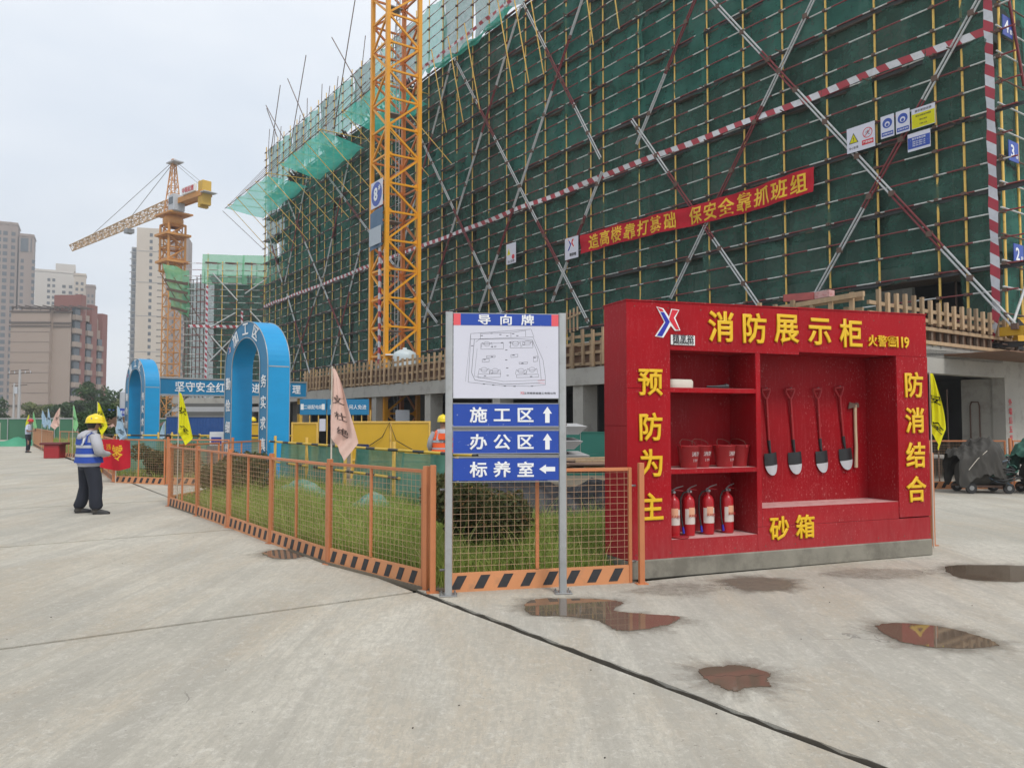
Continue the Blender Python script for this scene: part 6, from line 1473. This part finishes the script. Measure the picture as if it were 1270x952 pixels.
o = MB().add(V, F, 0, True).build('net_covered_mound', K['netground']); o.location = (-34.5, 51.5, -.02); tag(o, 'low mound under a pale green cover net at the left edge', 'mound')
for x in (-44, -40.2): 
    t = thing('gate_post', 'pale post in front of the far hoarding, ' + ('left one' if x < -42 else 'right one'), 'post', (x, 62, 0)); MB().bb(-.08, .08, -.08, .08, 0, 1.5).build('post', K['flagpole'], t)
up = thing('utility_pole', 'concrete utility pole with crossarms in front of the tan block', 'pole', (-65.5, 105, 0))
MB().tube((0, 0, 0), (0, 0, 8.4), .2, 10, .14).build('pole', K['precast'], up); MB().tube((-.7, 0, 0), (-.7, 0, 6.6), .13, 8).build('second_pole', K['precast'], up)
for z, w_ in ((7.8, 1.6), (8.2, 1.2), (6.2, 1.0)): MB().beam((-w_, 0, z), (w_, 0, z + .2), .1, .1).build('crossarm', K['trimdark'], up)
m = MB()
for x in (-1.4, -.7, .7, 1.4): m.tube((x, 0, 7.9), (x, 0, 8.25), .06, 6)
m.build('insulator', K['greybox'], up); MB().bb(-.55, -.15, -.2, .2, 5.2, 6.1).build('transformer', K['greybox'], up)
t = thing('storage_silo', 'pale grey box-shaped silo left of the small arch', 'silo', (-24.9, 50, 0)); MB().bevbox(0, 1.0, 0, 1.2, 1.3, 3.6, .15).build('body', K['greybox'], t); MB().bb(.1, .9, .2, 1, 0, 1.3).build('stand', K['steel'], t)
t = thing('equipment_banner', 'dark blue sign strip with white characters left of the small arch', 'sign', (-25.5, 49, 0)); MB().bb(0, 1.9, -.03, 0, 1.95, 2.42).build('board', K['signblue'], t); text('lettering', '安全操作机械设备', .22, .95, -.035, 2.18, K['whitetext'], t, .004, .008)
MB().bb(.02, .1, 0, .08, 0, 2.4).build('post', K['steel'], t); MB().bb(1.8, 1.88, 0, .08, 0, 2.4).build('post', K['steel'], t); MB().bb(.1, 1.8, .02, .05, .9, 1.9).build('lower_board', K['ply'], t)

# ================================================================== PEOPLE
def skin_mesh(name, pts, edges, mat, parent, root=0, sub=1):
    me = bpy.data.meshes.new(name); me.from_pydata([p[:3] for p in pts], edges, []); me.update()
    o = bpy.data.objects.new(name, me); COL.objects.link(o); md = o.modifiers.new('s', 'SKIN'); md.use_smooth_shade = True
    for i, p in enumerate(pts):
        sv = me.skin_vertices[0].data[i]; sv.radius = (p[3], p[4] if len(p) > 4 else p[3]); sv.use_root = (i == root)
    if sub: o.modifiers.new('b', 'SUBSURF').levels = sub
    bpy.context.view_layer.update(); ev = o.evaluated_get(bpy.context.evaluated_depsgraph_get()); nm = bpy.data.meshes.new_from_object(ev)
    bpy.data.objects.remove(o); nm.materials.clear(); nm.materials.append(mat)
    for p in nm.polygons: p.use_smooth = True; p.material_index = 0
    return nm
def body(parent, P, mat=None):
    """P: dict of joints. One continuous skinned figure: trunk, neck, head, arms, legs, hands with five fingers."""
    pts = []; ed = []; idx = {}
    def add(k, p, r, frm=None):
        idx[k] = len(pts); pts.append((*p, *(r if isinstance(r, tuple) else (r,))))
        if frm is not None: ed.append((idx[frm], idx[k]))
    V3 = lambda k: Vector(P[k])
    add('pel', P['pelvis'], (.145, .115)); add('waist', P['waist'], (.13, .105), 'pel'); add('chest', P['chest'], (.155, .115), 'waist'); add('neck0', P['neck0'], .075, 'chest'); add('neck', P['neck'], .058, 'neck0')
    h = V3('head'); n = V3('neck'); up_ = (h - n).normalized(); fw = Vector(P['face']).normalized()
    add('jaw', h - up_ * .03 + fw * .012, (.070, .075), 'neck'); add('head1', h + up_ * .045, (.078, .092), 'jaw'); add('head2', h + up_ * .115, (.060, .070), 'head1')
    add('nose', h + up_ * .005 + fw * .105, .012, 'jaw'); add('chin', h - up_ * .065 + fw * .075, .022, 'jaw')
    for s in 'LR':
        add('sh' + s, P['shoulder' + s], .062, 'chest'); add('el' + s, P['elbow' + s], .043, 'sh' + s); add('wr' + s, P['wrist' + s], .028, 'el' + s)
        w_ = V3('wrist' + s); hd = Vector(P['hand' + s]).normalized(); pl = Vector(P['palm' + s]).normalized(); sd_ = hd.cross(pl).normalized()
        add('pa' + s, w_ + hd * .05, (.034, .018), 'wr' + s)
        for k, (off, ln_) in enumerate(((-.030, .070), (-.010, .080), (.010, .076), (.030, .060))):
            b = w_ + hd * .09 + sd_ * off; add(f'f{k}{s}', b, .0095, 'pa' + s); add(f'g{k}{s}', b + hd * ln_ * .45 + pl * .012, .0085, f'f{k}{s}'); add(f'h{k}{s}', b + hd * ln_ * .7 + pl * (.035 + .004 * k), .007, f'g{k}{s}')
        b = w_ + hd * .03 - sd_ * .038; add('t0' + s, b, .011, 'pa' + s); add('t1' + s, b + hd * .035 - sd_ * .022 + pl * .018, .009, 't0' + s)
        add('hip' + s, P['hip' + s], .090, 'pel'); add('kn' + s, P['knee' + s], .058, 'hip' + s); add('an' + s, P['ankle' + s], .038, 'kn' + s)
        a_ = V3('ankle' + s); fd = Vector(P['foot' + s]).normalized(); add('to' + s, a_ + fd * .10 + Vector((0, 0, -.065)), (.026, .018), 'an' + s)
    o = obj('body', skin_mesh('body', pts, ed, mat or K['skin'], parent), parent); return o
def garment(name, chain, mat, parent, n=18, pw=2.2, cap=True):
    m = MB(); [m.loft(c, n, 0, cap, pw) if isinstance(c[0][0], (int, float)) and len(c[0]) >= 5 else m.path([q[:3] for q in c], [q[3] for q in c], 14) for c in chain]
    return m.build(name, mat, parent)
def helmet(parent, c, fw_ang, mat):
    m = MB(); n = 24; prof = [(.138, .0), (.137, .03), (.130, .07), (.112, .105), (.082, .13), (.045, .145), (0, .150)]
    m.lathe(prof, (0, 0, 0), n, 0, True, .9, 1.08); o = []
    V = []; F = []     # brim: narrow all round, long at the front (+y)
    for i in range(n):
        a_ = 2 * math.pi * i / n; e_ = .016 + .055 * max(0, math.sin(a_)) ** 3
        V += [(.138 * math.cos(a_) * .9, .138 * math.sin(a_) * 1.08, .004), ((.138 + e_) * math.cos(a_) * .9, (.138 + e_) * math.sin(a_) * 1.08, -.010), (.136 * math.cos(a_) * .9, .136 * math.sin(a_) * 1.08, -.006)]
    for i in range(n): j = (i + 1) % n; F += [(3 * i, 3 * i + 1, 3 * j + 1, 3 * j), (3 * i + 1, 3 * i + 2, 3 * j + 2, 3 * j + 1)]
    m.add(V, F, 0, True); m.path([(0, -.13, .06), (0, -.09, .118), (0, 0, .155), (0, .09, .118), (0, .135, .06)], .012, 6)
    h = m.build('helmet', mat, parent); h.location = c; h.rotation_euler = (0, 0, fw_ang); return h
def shoe(parent, a, yaw, mat):
    m = MB(); m.loft([(0, .03, 0, .046, .135), (0, .03, .03, .048, .138), (0, .02, .055, .043, .11), (0, -.03, .085, .038, .055), (0, -.045, .10, .034, .042)], 16, pw=2.6)
    o = m.build('shoe', mat, parent); o.location = a; o.rotation_euler = (0, 0, yaw); return o

# man in the blue vest (back three-quarter view, head turned to the right)
pz = thing('person', 'man with yellow helmet, blue reflective vest and dark trousers standing on the road', 'person', (-7.74, 14.5, -.02), R(-38))
P = dict(pelvis=(0, 0, .93), waist=(0, .0, 1.10), chest=(0, .01, 1.30), neck0=(0, .02, 1.46), neck=(0, .045, 1.53), head=(.01, .075, 1.615), face=(.45, .85, -.05),
         shoulderL=(-.19, .01, 1.41), elbowL=(-.27, .06, 1.14), wristL=(-.13, .25, 1.08), handL=(.8, .5, .1), palmL=(.2, .1, -1),
         shoulderR=(.19, .01, 1.41), elbowR=(.30, .02, 1.15), wristR=(.14, .24, 1.08), handR=(-.8, .5, .1), palmR=(0, .1, -1),
         hipL=(-.10, 0, .88), kneeL=(-.16, .04, .50), ankleL=(-.22, -.04, .10), footL=(.35, 1, 0), hipR=(.10, 0, .88), kneeR=(.15, .06, .50), ankleR=(.19, .05, .10), footR=(.75, .7, 0))
body(pz, P)
garment('trousers', [[(0, 0, .80, .17, .125), (0, 0, .90, .185, .135), (0, 0, 1.0, .175, .125)], [(-.10, 0, .86, .108, .122), (-.125, .02, .70, .112, .118), (-.16, .035, .48, .098, .104), (-.185, .0, .28, .092, .098), (-.215, -.03, .15, .094, .098), (-.22, -.035, .10, .070, .078)],
                     [(.10, 0, .86, .108, .122), (.125, .03, .70, .112, .118), (.15, .055, .48, .098, .104), (.17, .045, .28, .092, .098), (.19, .05, .15, .096, .102), (.19, .05, .10, .070, .080)]], K['navy'], pz)
hd_ = garment('hoodie', [[(0, 0, .86, .195, .150), (0, 0, .92, .215, .170), (0, .0, 1.10, .205, .160), (0, .01, 1.30, .225, .150), (0, .01, 1.42, .19, .12), (0, .02, 1.48, .10, .085), (0, .03, 1.52, .075, .075)]], K['greyhood'], pz)
ms = MB(); ms.path([(-.17, .01, 1.41), (-.24, .03, 1.27), (-.28, .06, 1.13), (-.21, .16, 1.09), (-.14, .25, 1.08)], [.085, .082, .075, .062, .045], 14); ms.build('sleeve', K['greyhood'], pz)
ms = MB(); ms.path([(.17, .01, 1.41), (.26, .01, 1.28), (.31, .02, 1.14), (.23, .13, 1.09), (.15, .24, 1.08)], [.085, .084, .078, .064, .045], 14); ms.build('sleeve', K['greyhood'], pz)
ms = MB(); ms.loft([(0, -.10, 1.33, .06, .03, .3), (0, -.135, 1.38, .12, .045, .3), (0, -.11, 1.45, .13, .06, .4), (0, -.04, 1.50, .11, .075, .2), (0, .02, 1.52, .09, .07)], 18); ms.build('hood', K['greyhood'], pz)
def vest(parent, mat, h0=.93):
    m = MB(); R_ = [(0, -.0, h0, .255, .205), (0, -.0, h0 + .05, .245, .195), (0, 0, 1.12, .228, .182), (0, .005, 1.24, .232, .172), (0, .01, 1.30, .228, .162)]
    m.loft(R_, 28, 0, False, 2.3)
    # shoulder straps and back yoke (back at -y)
    for s in (-1, 1):
        m.add([(s * .05, -.165, 1.28), (s * .20, -.120, 1.28), (s * .17, -.095, 1.42), (s * .145, -.02, 1.47), (s * .085, -.02, 1.49), (s * .07, -.12, 1.42)], [(0, 1, 2, 3, 4, 5)] if s > 0 else [(5, 4, 3, 2, 1, 0)])
        m.add([(s * .06, .175, 1.28), (s * .20, .13, 1.28), (s * .17, .10, 1.42), (s * .145, -.02, 1.47), (s * .085, -.02, 1.49), (s * .08, .10, 1.43)], [(0, 1, 2, 3, 4, 5)] if s < 0 else [(5, 4, 3, 2, 1, 0)])
    m.add([(-.12, -.170, 1.26), (.12, -.170, 1.26), (.10, -.160, 1.40), (-.10, -.160, 1.40)], [(0, 1, 2, 3)])
    v = m.build('vest', mat, parent)
    for z, a, b in ((1.04, .240, .192), (1.20, .2345, .1795)):
        MB().loft([(0, 0, z, a, b), (0, 0, z + .05, a - .001, b - .001)], 28, 0, False, 2.3).build('reflective_band', K['reflect'], v)
    for s in (-1, 1):
        MB().add([(s * .10, -.178, 1.25), (s * .145, -.168, 1.25), (s * .145, -.118, 1.42), (s * .125, -.03, 1.482), (s * .095, -.03, 1.492), (s * .10, -.135, 1.42)], [(0, 1, 2, 3, 4, 5)]).build('reflective_band', K['reflect'], v)
    return v
vest(pz, K['vestblue'])
hm = helmet(pz, (.015, .085, 1.66), R(-30), K['helmyellow']); MB().tube((0, 0, 0), (0, 0, .004), .02, 12).build('badge', K['signblue'], hm); bpy.data.objects[hm.children[0].name].location = (.10, -.055, .07); hm.children[0].rotation_euler = (0, R(75), R(-30))
m = MB(); m.loft([(.0, .035, 1.555, .068, .060), (.0, .04, 1.60, .078, .075), (.005, .05, 1.66, .082, .085)], 16, 0, False); m.build('hair', K['hair'], pz)
MB().path([(.095, .09, 1.66), (.08, .135, 1.60), (.03, .165, 1.535)], .005, 5).build('chin_strap', K['black'], pz)
for s_, y_ in ((-.22, -.04), (.19, .05)): MB().loft([(s_, y_, .03, .05, .085), (s_, y_ + .0, .07, .052, .075), (s_, y_, .14, .052, .056)], 12).build('sock', K['tarpgrey'], pz)
shoe(pz, (-.21, -.0, 0), R(-20), K['blackrub']); shoe(pz, (.22, .09, 0), R(-40), K['blackrub']); pz.scale = (1.10, 1.10, 1.0)
# man in the white shirt looking at his phone
p2 = thing('person', 'man with red helmet, pale shirt and black trousers looking down at a phone', 'person', (-25.55, 41.8, -.02), R(-75))
P2 = dict(P); P2.update(head=(.0, .10, 1.59), face=(0, .8, -.5), elbowL=(-.25, .03, 1.12), wristL=(-.10, .27, 1.14), elbowR=(.26, .02, 1.12), wristR=(.10, .27, 1.14), ankleL=(-.13, -.02, .10), ankleR=(.13, .02, .10), footL=(0, 1, 0), footR=(.1, 1, 0))
body(p2, P2)
garment('trousers', [[(0, 0, .80, .17, .125), (0, 0, .92, .18, .13), (0, 0, 1.02, .165, .12)], [(-.10, 0, .86, .092, .11), (-.12, .03, .48, .075, .082), (-.13, -.01, .12, .065, .075)], [(.10, 0, .86, .092, .11), (.12, .04, .48, .075, .082), (.13, .02, .12, .065, .075)]], K['navy'], p2)
garment('shirt', [[(0, 0, .97, .175, .135), (0, .0, 1.12, .185, .14), (0, .01, 1.30, .205, .14), (0, .01, 1.42, .17, .11), (0, .02, 1.48, .09, .08)], [(-.17, .01, 1.41, .07), (-.22, .02, 1.26, .068), (-.235, .025, 1.19, .066)], [(.17, .01, 1.41, .07), (.23, .015, 1.26, .068), (.245, .02, 1.19, .066)]], K['shirt'], p2)
helmet(p2, (0, .10, 1.635), 0, K['helmred']); shoe(p2, (-.13, -.02, 0), 0, K['blackrub']); shoe(p2, (.13, .02, 0), R(-5), K['blackrub'])
tag(MB().bb(-.035, .035, .33, .34, 1.13, 1.27).build('phone', K['black']), 'dark phone held by the man in the pale shirt', 'phone').location = (0, 0, 0)
ph_ = bpy.data.objects['phone']; ph_.location = (-25.55, 41.8, -.02); ph_.rotation_euler = (0, 0, R(-75))
# workers behind the railing: orange vest, yellow helmet, backs turned
def worker(loc, rz, label):
    t = thing('person', label, 'person', loc, rz)
    P3 = dict(P); P3.update(head=(0, .05, 1.61), face=(0, 1, -.1), footL=(0, 1, 0), footR=(.2, 1, 0), elbowL=(-.28, .02, 1.15), wristL=(-.24, .18, .98), handL=(.1, .6, -.7), elbowR=(.28, .02, 1.15), wristR=(.24, .18, .98), handR=(-.1, .6, -.7))
    body(t, P3)
    garment('trousers', [[(0, 0, .80, .17, .125), (0, 0, .92, .18, .13), (0, 0, 1.0, .17, .12)], [(-.10, 0, .86, .092, .11), (-.13, .03, .48, .08, .085), (-.16, -.01, .12, .07, .08)], [(.10, 0, .86, .092, .11), (.13, .04, .48, .08, .085), (.15, .02, .12, .07, .08)]], K['navy'], t)
    garment('shirt', [[(0, 0, .92, .20, .155), (0, .0, 1.12, .20, .155), (0, .01, 1.30, .22, .145), (0, .01, 1.42, .185, .12), (0, .02, 1.49, .09, .08)], [(-.17, .01, 1.41, .08), (-.25, .02, 1.26, .075), (-.285, .02, 1.13, .066), (-.25, .16, 1.0, .05)], [(.17, .01, 1.41, .08), (.25, .02, 1.26, .075), (.285, .02, 1.13, .066), (.25, .16, 1.0, .05)]], K['greyhood'], t)
    v = vest(t, K['vestorange'], .98); me = text_data('中建', .085, .001, .006); me.materials.append(K['black']); obj('lettering', me, v, (0, -.185, 1.24))
    helmet(t, (0, .05, 1.655), 0, K['helmyellow']); shoe(t, (-.16, -.01, 0), 0, K['blackrub']); shoe(t, (.15, .03, 0), R(-10), K['blackrub'])
    return t
worker((-1.50, 17.2, 0), R(6), 'worker in an orange vest and yellow helmet behind the railing, half hidden by the signpost')
worker((-9.75, 29.8, 0), R(30), 'worker of whom only the yellow helmet shows through the big blue arch')
m = MB(); m.path([(1.27 + i * .036, 5.27 + .02 * math.sin(i * 1.9) + .05 * (i / 11) - .004 * i, .0072) for i in range(12)], .0022, 4); m.v = [(a_, b_, .0068 + (c_ - .0072) * .2) for a_, b_, c_ in m.v]; structure(m.build('crack', K['gap']))
# small litter on the road
r_ = random.Random(9)
m = MB()
for i in range(110):
    x, y_ = r_.uniform(-7, 6), r_.uniform(3.9, 13); s = r_.uniform(.002, .007)
    if (Vector((x, y_, 0)) - T0).dot(RT) > 0: m.box((x, y_, -.02 + s * .4), (s * 1.5, s, s * .8), r_.uniform(0, 3))
    else: m.box((x, y_, s * .4), (s * 1.5, s, s * .8), r_.uniform(0, 3))
m.build('grit', K['gap'], None, kind='stuff')
if HAZE:
    hz_ = MB().bb(-420, 260, -40, 480, -1.3, 125).build('haze', None); hz_['kind'] = 'stuff'
    m, t, b = nmat('air'); t.nodes.remove(b); v = t.nodes.new('ShaderNodeVolumePrincipled'); v.inputs['Color'].default_value = (.96, .98, 1, 1); v.inputs['Density'].default_value = .0009; v.inputs['Anisotropy'].default_value = .3
    t.links.new(v.outputs[0], t.nodes['Material Output'].inputs['Volume']); hz_.data.materials.clear(); hz_.data.materials.append(m)
